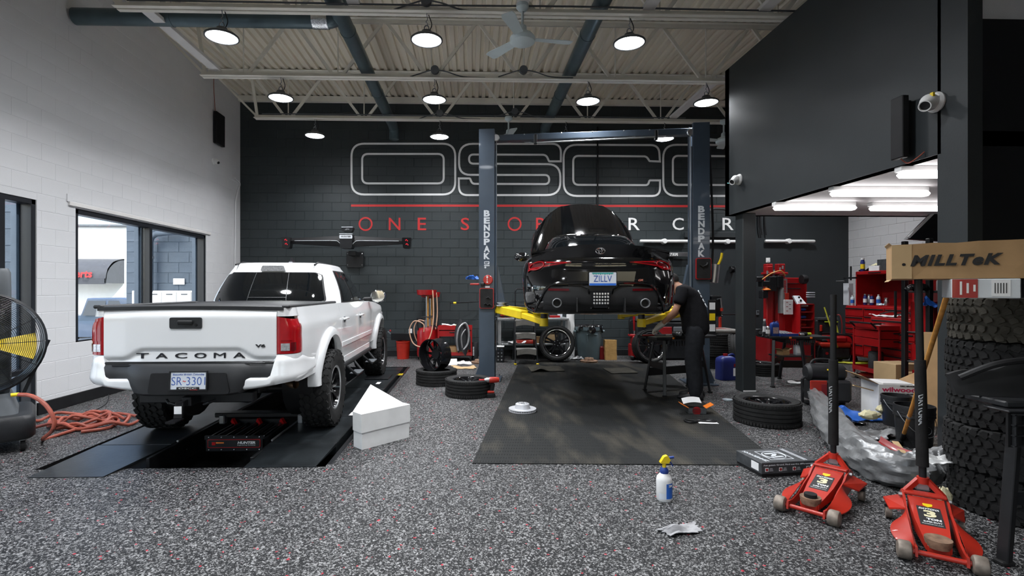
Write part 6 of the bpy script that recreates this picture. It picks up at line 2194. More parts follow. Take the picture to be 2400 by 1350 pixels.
# gloves on the tray of the left post
zg = bpy.data.objects['tool_tray'] if False else None
q = A(1107, 656, 8.42)
crumple('blue rubber gloves lying on the small red tray of the left lift post', (q.x, 8.46, q.z), .22, .14, .10, 'blue_bright', 'gloves', 21, 'rubber_gloves', thick=.012)
q0, q1 = A(1056, 710, 10.9), A(1122, 708, 10.9)
t = thing('pole_tool', 'long dark pole with a yellow band resting across the red cart to the wall', 'pole', (q0.x, 10.9, q0.z))
MB().cyl((0, 0, 0), (q1.x - q0.x + .3, .675, q1.z - q0.z + .01), .016, n=10).build('pole', 'black_metal', t)
MB().cyl((.06, 0, 0), (.12, 0, 0), .022, n=10).build('band', 'yellow', t, label='yellow band')
MB().tube([(0, 0, 0), (-.01, 0, -.03)], .012, 8).build('tip', 'black', t)
tag(MB().box((0, 0, 0), (.52, .22, .03), .004).build('wall_shelf', 'black_metal'), 'small black wall shelf carrying the long pole behind the left lift post', 'shelf', (q1.x + .0, 11.1, q1.z - .05)) if False else None
# impact wrench standing on its battery
p = F(1150, 931)
t = thing('impact_wrench', 'red and black cordless impact wrench standing on its battery by the lift post', 'impact wrench', (p.x, p.y, 0), rz=R(8))
MB().box((0, 0, .03), (.115, .075, .06), .01).build('battery', 'black', t)
MB().box((0, 0, .075), (.10, .07, .035), .012).build('foot', 'red_orange', t)
MB().bar((.012, 0, .08), (.035, 0, .20), .045, .055, b=.014).build('grip', 'black', t)
MB().at(.045, 0, .24).lathe([(0, .075), (.036, .07), (.042, .02), (.042, -.05), (.036, -.07)], 20, axis='x').build('motor_housing', 'red_orange', t)
MB().box((.05, 0, .24), (.13, .06, .075), .02).build('housing_shell', 'red_orange', t)
MB().at(.045, 0, .24).lathe([(.036, -.06), (.034, -.10), (.022, -.135), (0, -.135)], 20, axis='x').build('gear_case', 'steel_dull', t)
MB().cyl((-.09, 0, .24), (-.165, 0, .24), .017, n=12).build('socket', 'red', t, label='red socket')
MB().box((-.01, 0, .185), (.018, .02, .03), .005).build('trigger', 'black', t)
# black amplifier box with knobs
p = F(1173, 850)
t = thing('switch_box', 'upright black box with round knobs on the floor behind the left lift post', 'box', (p.x, p.y + .1, 0), rz=-.1)
MB().box((0, 0, .16), (.16, .2, .32), .01).build('cabinet', 'black_metal', t)
for i in range(4):
 for j in (-1, 1):
  MB().cyl((j * .035, -.10, .06 + i * .07), (j * .035, -.118, .06 + i * .07), .016, n=14).build('knob', 'chrome', t)
MB().box((0, 0, .325), (.17, .2, .012), .003).build('top_cover', 'paper', t)
# steel bench
xb0, xb1 = WX(1166, 11.0), WX(1330, 11.0)
zb_ = WZ(744, 11.0)
t = thing('steel_workbench', 'long steel workbench with a low shelf against the mural wall behind the coupe', 'workbench', ((xb0 + xb1) / 2, 11.15, 0))
Lb = xb1 - xb0
MB().box((0, 0, zb_ - .03), (Lb, .62, .05), .006).build('top', 'steel_dull', t, smooth=False)
MB().box((0, 0, WZ(806, 11.0)), (Lb - .04, .56, .04), .006).build('shelf', 'steel_dull', t, smooth=False)
for i in (-1, 1):
 for j in (-1, 1):
  MB().box((i * (Lb / 2 - .05), j * .27, zb_ / 2 - .03), (.045, .045, zb_ - .06), .005).build('leg', 'steel_dull', t, smooth=False)
zs_ = WZ(806, 11.0) + .02
bx = (xb0 + xb1) / 2
bottle('mug', 'small red cup at the left end of the steel workbench', 'cup', (WX(1178, 10.95), 10.95, zb_), .05, .11, 'red', 'red', None, .9)
carton('small red carton beside the red cup on the steel workbench', (WX(1190, 11.0), 11.0, zb_), .10, .10, .08, 'red', tape=False)
carton('white and blue carton at the right end of the steel workbench', (WX(1312, 11.1), 11.1, zb_), .10, .08, .12, 'plate_white', tape=False)
carton('flat red tool case on the steel workbench, right part', (WX(1300, 10.95), 10.95, zb_), .22, .12, .045, 'red', tape=False)
crumple('heap of black rags on the steel workbench under the coupe bumper', (WX(1283, 11.0), 11.0, zb_), .25, .22, .10, 'shirt', 'rags', 31, 'rags')
crumple('padded white mailing bag on the low shelf of the steel workbench', (WX(1210, 10.9), 10.95, zs_), .40, .3, .10, 'paper', 'mailer', 32, 'mailing_bag')
carton('flat orange red carton on the low shelf of the steel workbench', (WX(1233, 10.95), 11.0, zs_), .42, .3, .06, 'red_orange', tape=False)
carton('brown shipping carton on the low shelf behind the leaning wheel', (WX(1262, 10.95), 11.05, zs_), .22, .26, .13)
carton('larger brown shipping carton on the low shelf near its right end', (WX(1290, 10.95), 11.12, zs_), .3, .26, .17, mat='cardboard_light')
# step ladder
fl_, fr_ = F(1211, 843), F(1258, 841)
t = thing('step_ladder', 'black three step ladder with grey treads in front of the steel workbench', 'ladder', (A(1234, 700, 10.2).x, 10.2, 0))
hw = (fr_.x - fl_.x) / 2
zt_ = WZ(677, 10.9)
for k in (-1, 1):
 MB().bar((k * hw, 0, .02), (k * (hw - .03), .42, .95), .03, .04, b=.004).build('front_rail', 'black_metal', t, smooth=False)
 MB().bar((k * hw, .56, .02), (k * (hw - .03), .42, .95), .025, .03, b=.004).build('rear_rail', 'black_metal', t, smooth=False)
 MB().bar((k * (hw - .03), .42, .94), (k * (hw - .04), .46, zt_ - .04), .025, .03, b=.004).build('upper_rail', 'black_metal', t, smooth=False)
 MB().box((k * hw, 0, .015), (.05, .06, .03), .006).build('foot', 'yellow', t)
MB().tube([(-hw + .04, .46, zt_ - .05), (-hw + .07, .46, zt_), (hw - .07, .46, zt_), (hw - .04, .46, zt_ - .05)], .016, 8).build('top_bar', 'black_metal', t)
for i, (z, y) in enumerate(((.30, .10), (.60, .24), (.86, .36))):
 MB().box((0, y, z), (hw * 2 - .05, .26, .035), .008).build('tread', 'tray_grey', t)
 MB().grid(lambda u, v, z=z, y=y: (lerp(-hw + .03, hw - .03, u), y - .132, z - .11 * (1 - .25 * math.sin(u * PI)) + .11 * v), 10, 4, (0, .012, 0)).build('tread_apron', 'tray_grey', t)
MB().box((0, .46, 1.18), (hw * 2 - .1, .12, .02), .004).build('tool_tray', 'plastic_black', t)
for k in (-1, 1): MB().box((.10 + k * .03, .39, 1.22), (.035, .03, .03), .004).build('clip', 'yellow', t)
# roll of white plastic sheeting on end
t = thing('plastic_roll', 'tall roll of white plastic sheeting standing at the end of the steel workbench', 'roll', (WX(1337, 11.1), 11.1, 0))
rr = random.Random(5)
rings = []
for i in range(14):
 z = i / 13 * WZ(728, 11.1)
 rings.append([(.085 * (1 + .16 * math.sin(a * 1.7 + i * 1.3) * rr.uniform(.3, 1)) * math.cos(a * PI / 9) + .008 * math.sin(i), .085 * (1 + .12 * rr.uniform(-1, 1)) * math.sin(a * PI / 9), z) for a in range(18)])
MB().loft(rings).build('sheeting', 'white', t, ang=25)
crumple('crumpled clear plastic at the foot of the white roll', (WX(1350, 10.9), 10.9, 0), .32, .22, .16, 'plastic_silver', 'plastic sheet', 41, 'plastic_sheet')
# rubbish bin
t = thing('rubbish_bin', 'large blue grey plastic rubbish bin with a black liner at the mural wall', 'bin', (WX(1380, 11.05), 11.05, 0))
MB().lathe([(0, 0), (.225, 0), (.235, .02), (.275, .62), (.295, .63), (.30, .70), (.285, .70), (.262, .63), (.215, .03), (0, .03)], 32).build('bin', 'grey_bin', t)
for k in (-1, 1):
 MB().box((k * .305, 0, .60), (.07, .14, .05), .015).build('handle', 'grey_bin', t)
def LN(u, v):
 a = u * 2 * PI
 r = .285 + .025 * math.sin(a * 7) + .01 * math.sin(a * 13)
 return (r * math.cos(a) * lerp(1.06, .7, v ** 2), r * math.sin(a) * lerp(1.06, .7, v ** 2), lerp(.62 + .05 * math.sin(a * 5), .74, math.sin(v * PI * .7)))
MB().grid(LN, 48, 8).build('liner', 'black_gloss', t, ang=30)
MB().tube([(-.08, -.262, .40), (-.10, -.268, .55), (.12, -.268, .55)], .012, 6).build('moulded_rib', 'grey_bin', t)
carton('dark red carton with white print on the floor behind the paper bag', (WX(1413, 11.0), 11.0, 0), .18, .2, .27, 'red_dark', tape=False)
# brown paper bag
p = F(1432, 844)
t = thing('paper_bag', 'brown paper bag standing on the floor beside the rubber mat', 'bag', (p.x, p.y + .08, 0), rz=.05)
rr = random.Random(8)
rings = []
for i in range(8):
 z = i / 7 * .42
 rings.append([(x * (1 + .02 * rr.uniform(-1, 1)) + .006 * rr.uniform(-1, 1), y * (1 - .25 * i / 7), z + (.012 * rr.uniform(-1, 1) if i == 7 else 0)) for x, y in rrect(.255, .16, .01, 2)])
MB().loft(rings).build('bag', 'paper_brown', t, ang=20)
# red transmission jack
p = F(1465, 832)
t = thing('bottle_crane', 'tall red workshop jack with a pump handle at the mural wall', 'jack', (p.x, 10.9, 0))
MB().box((0, 0, .20), (.26, .26, .28), .02).build('base', 'red', t)
MB().box((0, -.02, .42), (.20, .20, .18), .02).build('pump_block', 'red', t)
MB().box((0, -.0, .52), (.30, .16, .05), .012).build('top_plate', 'red', t)
MB().bar((-.02, 0, .54), (-.05, 0, WZ(728, 10.9)), .04, .04).build('ram', 'red', t)
MB().cyl((-.02, 0, .53), (-.025, 0, .62), .03, n=14).build('collar', 'steel', t)
MB().tube(cr([(-.06, -.02, .98), (-.14, -.03, .90), (-.15, -.03, .70), (-.13, -.02, .5)], 5), .014, 8).build('pump_handle', 'black', t)
for k in (-1, 1):
 MB().cyl((k * .11 - .02, -.10, .05), (k * .11 + .02, -.10, .05), .05, n=14).build('caster', 'black', t)
 MB().box((k * .11, -.10, .08), (.05, .04, .04), .008).build('caster_fork', 'steel_dull', t)
MB().cyl((.14, -.05, .24), (.18, -.05, .24), .08, n=20).build('side_wheel', 'steel', t)
# wheel balancer cabinet
t = thing('wheel_balancer', 'black wheel balancer cabinet with dials and a dark red panel behind the leaning wheel', 'machine', (WX(1545, 11.0), 11.0, 0))
MB().box((0, 0, .42), (1.15, .50, .80), .03).build('cabinet', 'black_metal', t)
MB().loft([[(-.58, -.25, .84), (.58, -.25, .84), (.58, .25, .84), (-.58, .25, .84)], [(-.55, -.05, .97), (.50, -.12, .88), (.50, .25, .9), (-.55, .25, 1.0)]]).build('weight_tray', 'plastic_black', t, smooth=False)
MB().box((.0, -.255, .60), (.36, .02, .22), .01).build('panel', 'red_dark', t)
MB().box((.34, -.255, .60), (.26, .02, .22), .01).build('panel', 'plastic_grey', t)
for i in range(3):
 MB().cyl((-.42, -.25, .72 - i * .12), (-.42, -.275, .72 - i * .12), .035, n=16).build('dial', 'chrome', t)
MB().cyl((.1, -.25, .5), (.1, -.42, .5), .03, n=14).build('shaft', 'steel', t)
MB().tube(cr([(-.5, -.1, 1.0), (-.35, -.12, 1.06), (-.2, -.1, 1.02), (0, -.12, 1.0)], 5), .018, 8).build('pliers_handle', 'lime', t)
for i in range(4):
 MB().box((-.12 + i * .1, -.1, 1.0 - .015 * i), (.07, .05, .04), .01).build('wheel_weight', ('red_orange', 'steel', 'yellow', 'steel_dull')[i], t)
# unlit wall lamps and a sign bar
def wall_tube(px0, px1, py, lab, knob):
 a, b = A(px0, py, 11.45), A(px1, py, 11.45)
 t = thing('wall_tube_lamp', lab, 'lamp', ((a.x + b.x) / 2, 11.50, a.z), group=None)
 Lh = (b.x - a.x) / 2
 MB().at(0, -.03, 0).lathe([(0, -Lh), (.03, -Lh + .005), (.036, -Lh + .03), (.036, Lh - .03), (.03, Lh - .005), (0, Lh)], 18, axis='x').build('tube', 'white', t)
 MB().lathe([(0, -.08), (.05, -.075), (.06, -.05), (.06, .06), (0, .06)], 20, axis='y').build('mount', 'white', t).location = (knob - (a.x + b.x) / 2, 0, 0)
 MB().box((0, .03, 0), (Lh * 1.6, .05, .04), .004).build('wall_rail', 'bar_white', t)
 return t
wall_tube(1500, 1618, 565, 'unlit white tube lamp on the back wall left of the right lift post', A(1558, 565, 11.45).x)
wall_tube(1652, 1762, 566, 'unlit white tube lamp on the back wall between the right lift post and the column', A(1706, 566, 11.45).x)
wall_tube(1794, 1911, 565, 'unlit white tube lamp on the back wall right of the column', A(1850, 565, 11.45).x)
a, b = A(1520, 596, 11.4), A(1618, 596, 11.4)
t = thing('sign_bar', 'silver lettered bar on the back wall below the white tube lamp', 'sign', ((a.x + b.x) / 2, 11.47, a.z))
MB().box((0, 0, 0), (b.x - a.x, .06, .10), .012).build('bar', 'steel', t)
MB().box((.1, .06, 0), (.2, .10, .05), .004).build('bracket', 'black_metal', t)
text('HUNTER', .08, 'white', t, (-.02, -.032, .0), name='sign_lettering', fit=(.46, .06), shear=.25, bold=.002)
a, b = A(1650, 549, 11.4), A(1726, 549, 11.4)
tag(MB().box((0, 0, 0), (b.x - a.x + .8, .10, .12), .008).build('cable_tray', 'charcoal_smooth'), 'dark horizontal cable trunking on the back wall above the tube lamps', 'trunking', ((a.x + b.x) / 2, 11.50, a.z))
for i, px in enumerate((1778, 1783, 1793)):
 a = A(px, 495, 11.5); b = A(px + (1 if i else 2), 551, 11.5)
 tag(MB().tube(cr([(a.x, 11.50, 3.4), (a.x, 11.50, b.z + .25), (b.x + .02, 11.50, b.z)], 5), .014, 8).build('conduit', 'black'), 'black conduit dropping down the back wall right of the column, %s of three' % ('first', 'second', 'third')[i], 'conduit', group='black conduits on the back wall')
q = A(1800, 610, 11.52)
t = thing('wall_switch', 'square white switch plate on the dark back wall above the tire changer', 'switch', (q.x, 11.52, q.z))
MB().box((0, 0, 0), (.10, .016, .11), .006).build('plate', 'white', t)
MB().box((0, -.01, 0), (.03, .008, .05), .003).build('rocker', 'paper', t)
q = A(1777, 733, 11.5)
t = thing('wall_socket', 'small grey socket on the dark back wall left of the tire changer posts', 'socket', (q.x, 11.52, q.z))
MB().box((0, 0, 0), (.07, .016, .11), .006).build('plate', 'plastic_grey', t)
MB().box((0, -.01, .02), (.03, .006, .03), .003).build('outlet', 'black', t)
q = A(1722, 631, 11.4)
t = thing('hose_reel', 'small black bracket reel on the dark back wall left of the column', 'reel', (q.x, 11.45, q.z))
MB().lathe([(0, -.08), (.07, -.08), (.07, -.06), (.04, -.055), (.04, .0), (.07, .005), (.07, .03), (0, .03)], 22, axis='x').build('reel', 'black', t)
MB().box((.0, .05, 0), (.05, .06, .16), .01).build('bracket', 'black_metal', t)
# jack stands behind the column
p = F(1716, 860)
for i, dx in enumerate((0, .16)):
 t = thing('jack_stand', 'red jack stand behind the tire stack, %s one' % ('left', 'right')[i], 'jack stand', (p.x + dx, 10.6, 0), group='red jack stands')
 for k in (-1, 1):
  MB().bar((k * .10, -.09, .02), (k * .03, -.02, .55), .03, .03).build('leg', 'red_orange', t)
  MB().bar((k * .10, .09, .02), (k * .03, .02, .55), .03, .03).build('leg', 'red_orange', t)
 MB().box((0, 0, .68), (.05, .05, .5), .006).build('ratchet_post', 'red_orange', t)
 MB().box((0, 0, .95), (.10, .05, .03), .008).build('saddle', 'black_metal', t)
q0, q1 = A(1690, 740, 10.4), A(1735, 748, 10.4)
t = thing('pry_pole', 'dark bar with a lime yellow tip lying across the red jack stands', 'bar', (q0.x, 10.5, .985), ry=0)
MB().cyl((0, 0, 0), (.45, .2, -.01), .014, n=8).build('bar', 'black_metal', t)
MB().cyl((-.02, -.01, 0), (.06, .027, 0), .018, n=8).build('tip', 'lime', t, label='lime yellow tip')
# ------------------------------------------------------------------ under the mezzanine: tyre changer, boosters, tool chests
YT = 10.4
def TX(px, Y=YT): return A(px, 700, Y).x
def TZ(py, Y=YT): return A(1200, py, Y).z
t = thing('tire_changer', 'tall red tire changing machine with two posts and black arms by the back wall', 'machine', (TX(1830), YT, 0))
x0 = TX(1830)
MB().box((.05, 0, .30), (1.0, .62, .60), .04).build('base_cabinet', 'red_dark', t)
MB().lathe([(0, .60), (.26, .60), (.27, .64), (.20, .66), (0, .66)], 30).build('turntable', 'steel_dull', t).location = (-.2, -.12, 0)
for px, w_ in ((1808, .13), (1836, .15)):
 pz = TZ(640)
 MB().box((TX(px) - x0, .12, (pz + .5) / 2 + .1), (w_, .14, pz - .3), .012).build('post', 'red', t)
MB().box((TX(1822) - x0, .10, TZ(640)), (.46, .22, .05), .012).build('top_bracket', 'red', t)
MB().box((TX(1806) - x0, .08, TZ(632)), (.12, .14, .16), .012).build('top_block', 'red', t)
for px, py, w_, h_ in ((1806, 665, .16, .30), (1823, 660, .13, .24), (1790, 665, .18, .12), (1788, 690, .12, .16), (1776, 654, .16, .10)):
 MB().box((TX(px) - x0, -.02, TZ(py)), (w_, .16, h_), .012).build('arm_block', 'black_metal', t)
for px, py in ((1796, 642), (1812, 640), (1826, 634), (1832, 630)):
 MB().cyl((TX(px) - x0, -.04, TZ(py)), (TX(px) - x0, -.04, TZ(py - 8)), .018, n=10).build('valve', 'steel_dull', t)
MB().tube(cr([(TX(1780) - x0, -.1, TZ(655)), (TX(1800) - x0, -.14, TZ(640)), (TX(1822) - x0, -.12, TZ(635)), (TX(1836) - x0, -.06, TZ(645))], 5), .012, 6).build('air_line', 'wood_handle', t)
MB().cyl((TX(1792) - x0, -.06, TZ(668)), (TX(1792) - x0, -.06, TZ(680)), .022, n=12).build('roller_shaft', 'steel', t)
MB().at(TX(1792) - x0, -.06, TZ(676)).lathe([(.02, .02), (.08, -.02), (.085, -.03), (.02, -.01)], 22).build('orange_cone', 'orange', t)
MB().box((TX(1866) - x0, .22, (TZ(650) + .5) / 2), (.72, .06, TZ(650) - .5), .012).build('back_panel', 'red', t)
MB().box((TX(1862) - x0, .17, TZ(664)), (.40, .04, .015), .003).build('panel_slot', 'black', t)
MB().box((TX(1866) - x0, .17, TZ(676)), (.40, .04, .018), .003).build('panel_slot', 'black', t)
MB().cyl((TX(1834) - x0, .0, TZ(735)), (TX(1834) - x0, .0, TZ(653)), .085, n=22).build('air_tank', 'steel_dull', t)
text('HUNTER', .08, 'red_paint', t, (TX(1834) - x0, -.088, TZ(672)), rot=(PI / 2, R(-90), 0), name='tank_lettering', fit=(.28, .05), bold=.002)
MB().box((TX(1838) - x0, -.09, TZ(695)), (.08, .02, .14), .004).build('red_band', 'red_orange', t)
MB().box((TX(1839) - x0, -.12, TZ(720)), (.19, .02, .30), .004).build('instruction_sheet', 'paper', t)
for i in range(5): MB().box((TX(1839) - x0 + (.03 if i % 2 else -.03), -.131, TZ(709 + i * 5)), (.04, .002, .012)).build('print', 'ink' if i % 2 else 'red', t, smooth=False)
cs = MB()
q0x, q1x = TX(1858) - x0, TX(1889) - x0
zt2, zb2 = TZ(713), TZ(785)
cw_ = q1x - q0x
for x in (q0x, q1x): cs.box((x, -.12, (zt2 + zb2) / 2), (.02, .26, zt2 - zb2))
for i in range(5): cs.box(((q0x + q1x) / 2, -.12, lerp(zb2, zt2, i / 4)), (cw_, .26, .02))
cs.box(((q0x + q1x) / 2, .0, (zt2 + zb2) / 2), (cw_, .02, zt2 - zb2))
cs.build('shelf_console', 'red', t, smooth=False)
for i in range(3):
 MB().sphere(((q0x + q1x) / 2 - .02, -.14, lerp(zb2, zt2, (i + 1) / 4) + .05), .06, 10, (1.2, .8, .6)).build('stored_part', ('red_orange', 'blue_bright', 'blue_bright')[i], t)
MB().add([(TX(1858) - x0, -.20, TZ(717)), (TX(1877) - x0, -.24, TZ(717)), (TX(1870) - x0, -.05, TZ(693)), (TX(1856) - x0, -.03, TZ(693)), (TX(1858) - x0, -.16, TZ(719)), (TX(1877) - x0, -.2, TZ(719)), (TX(1870) - x0, -.0, TZ(695)), (TX(1856) - x0, 0, TZ(695))], [(0, 1, 2, 3), (4, 7, 6, 5), (0, 4, 5, 1), (1, 5, 6, 2), (2, 6, 7, 3), (0, 3, 7, 4)]).build('control_panel', 'letter_grey', t, smooth=False)
for px, py in ((1862, 697), (1866, 704), (1869, 711)):
 MB().sphere((TX(px) - x0, -.15, TZ(py)), .022, 10).build('control_knob', 'black', t)
MB().at(TX(1891) - x0, .1, TZ(654)).lathe([(0, -.05), (.09, -.05), (.10, 0), (.09, .05), (0, .05)], 22, axis='x').build('black_roller', 'black', t)
for i in range(3):
 MB().box((TX(1896) - x0, -.05, TZ(686 + i * 5)), (.13, .10, .018), .004).build('chrome_bracket', 'plate_white', t)

p = F(1932, 838)
t = thing('battery_charger', 'black wheeled battery charger with lime yellow lettering left of the red tool chests', 'charger', (p.x, p.y, 0), rz=-.25)
MB().box((0, 0, .46), (.46, .36, .78), .04).build('cabinet', 'plastic_black', t)
MB().box((.0, -.10, .86), (.40, .20, .06), .01).build('display', 'box_black', t)
MB().box((.06, -.20, .80), (.26, .02, .02), .003).build('lime_strip', 'lime', t)
text('FLEX', .1, 'lime', t, (.02, -.182, .46), name='cabinet_lettering', fit=(.24, .06), bold=.003)
MB().box((-.14, -.20, .66), (.05, .03, .14), .01).build('orange_grip', 'red_orange', t)
MB().tube(cr([(.04, -.16, .86), (.10, -.26, .80), (.16, -.30, .5), (.22, -.32, .25), (.26, -.34, .10)], 6), .02, 8).build('yellow_hose', 'hose_yellow', t)
MB().tube(cr([(.12, -.10, .9), (.22, -.2, .95), (.25, -.24, .7), (.20, -.26, .4), (.05, -.27, .2)], 6), .012, 8).build('red_lead', 'red_dark', t)
for k in (-1, 1): MB().cyl((k * .24, .12, .08), (k * .28, .12, .08), .08, n=18).build('wheel', 'rubber', t)
MB().box((0, -.12, .04), (.4, .06, .08), .01).build('foot', 'black_metal', t)
for k in (.0, .07, .13): MB().sphere((k, -.12, .92), .022, 8).build('clamp', ('steel', 'red', 'steel')[int(k * 14)], t)

p = F(1940, 851)
t = thing('generator', 'red and black portable generator in a tube frame beside the tool chests', 'generator', (p.x + .18, p.y + .15, 0), rz=-.2)
MB().box((0, 0, .20), (.56, .40, .24), .04).build('lower_body', 'plastic_black', t)
MB().box((0, 0, .37), (.58, .42, .10), .03).build('red_cowl', 'red_orange', t)
MB().box((.04, 0, .48), (.40, .34, .14), .04).build('tank', 'red', t)
MB().box((-.12, 0, .45), (.22, .30, .06), .02).build('filter_cover', 'black', t)
for k in (-1, 1):
 MB().tube(cr([(-.30, k * .20, .36), (-.34, k * .20, .20), (-.28, k * .20, .04), (.28, k * .20, .03), (.32, k * .20, .30), (.26, k * .2, .56), (-.1, k * .2, .58)], 5), .02, 8).build('frame_tube', 'black_metal', t)
MB().lathe([(0, -.003), (.03, -.003), (.03, 0), (0, 0)], 12, axis='y').build('badge', 'red', t).location = (-.17, -.203, .2)
# coil of yellow cable
p = F(2010, 852)
def coil(lab, loc, r0, mat, n, rt, seed, name='coiled_cable', cat='cable', dy=1.0, tails=()):
 rr = random.Random(seed)
 pts = []
 for i in range(int(n * 16)):
  a = i / 16 * 2 * PI
  k = rr.uniform(.97, 1.03) * (1 + .13 * math.sin(i / 16 * 2.4 + seed))
  pts.append((r0 * k * math.cos(a) + .05 * math.sin(i / 16 * 1.9), r0 * dy * k * math.sin(a) + .04 * math.cos(i / 16 * 2.3), rt + rt * .9 * (i / 16 % n) * .55))
 pts = list(tails[:1]) + pts if tails else pts
 o = MB().tube(pts, rt, 8).build(name, mat)
 return tag(o, lab, cat, loc)
coil('yellow extension cable coiled on the floor in front of the red tool chests', (p.x, p.y, 0), .34, 'hose_yellow', 4, .012, 2, dy=.45)
tag(MB().tube(cr([A(1932, 720, 10.0), A(1945, 760, 9.95), A(1958, 800, 9.9), F(1975, 838, .02), F(2000, 852, .02)], 6), .012, 8).build('yellow_cable', 'hose_yellow'), 'yellow cable trailing from the charger down to the coil', 'cable')

def chest(lab, x, y0, y1, z0, z1, dpt, cols, name='tool_chest'):
 """drawer cabinet whose front looks to -x; y0 nearer end, y1 farther end"""
 t = thing(name, lab, 'tool chest', (x, (y0 + y1) / 2, 0), group=None)
 L = y1 - y0
 MB().box((dpt / 2, 0, (z0 + z1) / 2), (dpt, L, z1 - z0), .012).build('cabinet', 'red', t, smooth=False)
 for ci, (a, b, rows) in enumerate(cols):
  n = sum(rows); z = z1 - .03
  for r in rows:
   h = (z1 - z0 - .06) * r / n
   yc = (lerp(-L / 2, L / 2, a) + lerp(-L / 2, L / 2, b)) / 2
   w_ = L * (b - a) - .025
   d = MB().box((-.008, yc, z - h / 2), (.02, w_, h - .012), .003).build('drawer', 'red', t, smooth=False)
   MB().box((-.024, yc, z - .028), (.014, w_ * .94, .022), .003).build('handle', 'black', d, smooth=False)
   z -= h
 for i in (.08, dpt - .08):
  for k in (-1, 1):
   c_ = empty('caster', t, (i, k * (L / 2 - .12), 0))
   MB().cyl((0, -.02, .07), (0, .02, .07), .07, n=16).build('caster_wheel', 'rubber', c_)
   MB().box((0, 0, max(.1, z0 - .03)), (.09, .07, .06), .006).build('caster_plate', 'black_metal', c_)
 return t
XT = 7.75
yA, yB = AX(2135, 700, XT).y, AX(1982, 700, XT).y
ztop = AX(1990, 716, XT).z
big = chest('long red roller tool chest with many drawers along the right wall', XT, yA, yB, .16, ztop, .62, [(.0, .36, (1, 1, 1, 1.6, 1.6)), (.36, .68, (1, 1, 1, 1.6, 1.6)), (.68, 1.0, (1.3, .8, .8, .8, 1.5, 1.6))])
yh = AX(2006, 650, XT + .05).y
zh = AX(2004, 637, XT).z
t = thing('tool_hutch', 'red open fronted hutch standing on the long red tool chest', 'tool chest', (XT + .05, (yA + yh) / 2, ztop))
Lh = yh - yA
hb2 = MB()
hb2.box((.54, 0, (zh - ztop) / 2), (.02, Lh, zh - ztop)); hb2.box((.28, 0, zh - ztop - .03), (.56, Lh, .07), .01); hb2.box((.28, 0, .01), (.56, Lh, .02))
for k in (-1, 1): hb2.box((.28, k * (Lh / 2 - .01), (zh - ztop) / 2), (.56, .03, zh - ztop))
hb2.build('hutch_shell', 'red', t, smooth=False)
MB().box((.525, 0, .45), (.01, Lh - .1, .6)).build('back_board', 'red_dark', t, smooth=False)
MB().box((-.004, .2, zh - ztop - .03), (.012, .3, .02), .003).build('handle', 'black', t)
tp = A(2022, 634, 10.3)
def on_hutch(px, Y): return AX(px, 630, XT + .25)
q = AX(2022, 634, XT + .2)
bottle('spray_can', 'blue spray can with white cap and yellow mark on top of the red hutch', 'spray can', (q.x, q.y, zh), .04, .28, 'blue_navy', 'white', 'yellow', .7)
q = AX(2062, 630, XT + .2)
carton('pink and white glove carton on top of the red hutch', (q.x, q.y, zh), .24, .26, .10, 'paper', tape=False)
crumple('cream cloth lying on the glove carton on top of the red hutch', (q.x, q.y, zh + .10), .2, .2, .09, 'foam', 'cloth', 51, 'cloth')
q = AX(2046, 630, XT + .35)
crumple('heap of dark clothing on top of the red hutch behind the cartons', (q.x, q.y, zh), .34, .42, .32, 'shirt', 'clothing', 52, 'clothing')
q = AX(2082, 630, XT + .2)
carton('dark carton with red and white stripe at the right end of the hutch top', (q.x, q.y, zh), .2, .3, .22, 'box_black', tape=False)
shelf_items = ((2028, 'blue spray can with blue cap, leftmost on the hutch shelf', 'blue_navy', 'steel', .20), (2037, 'silver spray can between two blue ones on the hutch shelf', 'steel', 'steel', .19), (2044, 'dark blue spray can with a red cap on the hutch shelf', 'blue_navy', 'red', .19))
for px, l, m1, m2, h in shelf_items:
 q = AX(px, 700, XT + .12)
 bottle('spray_can', l, 'spray can', (q.x, q.y, ztop + .02), .034, h * 1.1, m1, m2, 'paper' if m1 != 'steel' else None, .7)
q = AX(2059, 700, XT + .12)
bottle('water_bottle', 'clear water bottle with blue label on the hutch shelf', 'bottle', (q.x, q.y, ztop + .02), .035, .21, 'clear_plastic', 'white', 'blue_bright', .4)
q = AX(2078, 700, XT + .12)
bottle('drink_can', 'silver can at the right of the hutch shelf', 'can', (q.x, q.y, ztop + .02), .04, .15, 'steel', 'steel', None, .8)
q = AX(2067, 702, XT + .10)
crumple('crushed clear plastic on the hutch shelf between the bottle and the can', (q.x, q.y, ztop + .02), .14, .16, .12, 'clear_plastic', 'plastic', 53, 'clear_wrap')
q = AX(1998, 712, XT + .10)
bottle('water_bottle', 'clear water bottle with blue label standing left of the red hutch', 'bottle', (q.x, q.y, ztop), .035, .21, 'clear_plastic', 'white', 'blue_bright', .4)
q = AX(1988, 690, XT + .2)
carton('grey and red upright carton standing left of the red hutch', (q.x, q.y, ztop), .10, .16, .46, 'letter_grey', tape=False)
q = AX(1996, 640, XT + .02)
t = thing('tool_bar', 'black crossed tool bar projecting left from the red hutch', 'bar', (XT + .05, q.y, zh - .12))
MB().cyl((0, -.1, 0), (0, .25, 0), .018, n=8).build('cross_bar', 'black_metal', t)
MB().cyl((0, .06, -.05), (0, .06, .24), .016, n=8).build('upright_bar', 'black_metal', t)
MB().cyl((0, .25, -.06), (0, .48, -.06), .012, n=8).build('thin_bar', 'steel_dull', t)
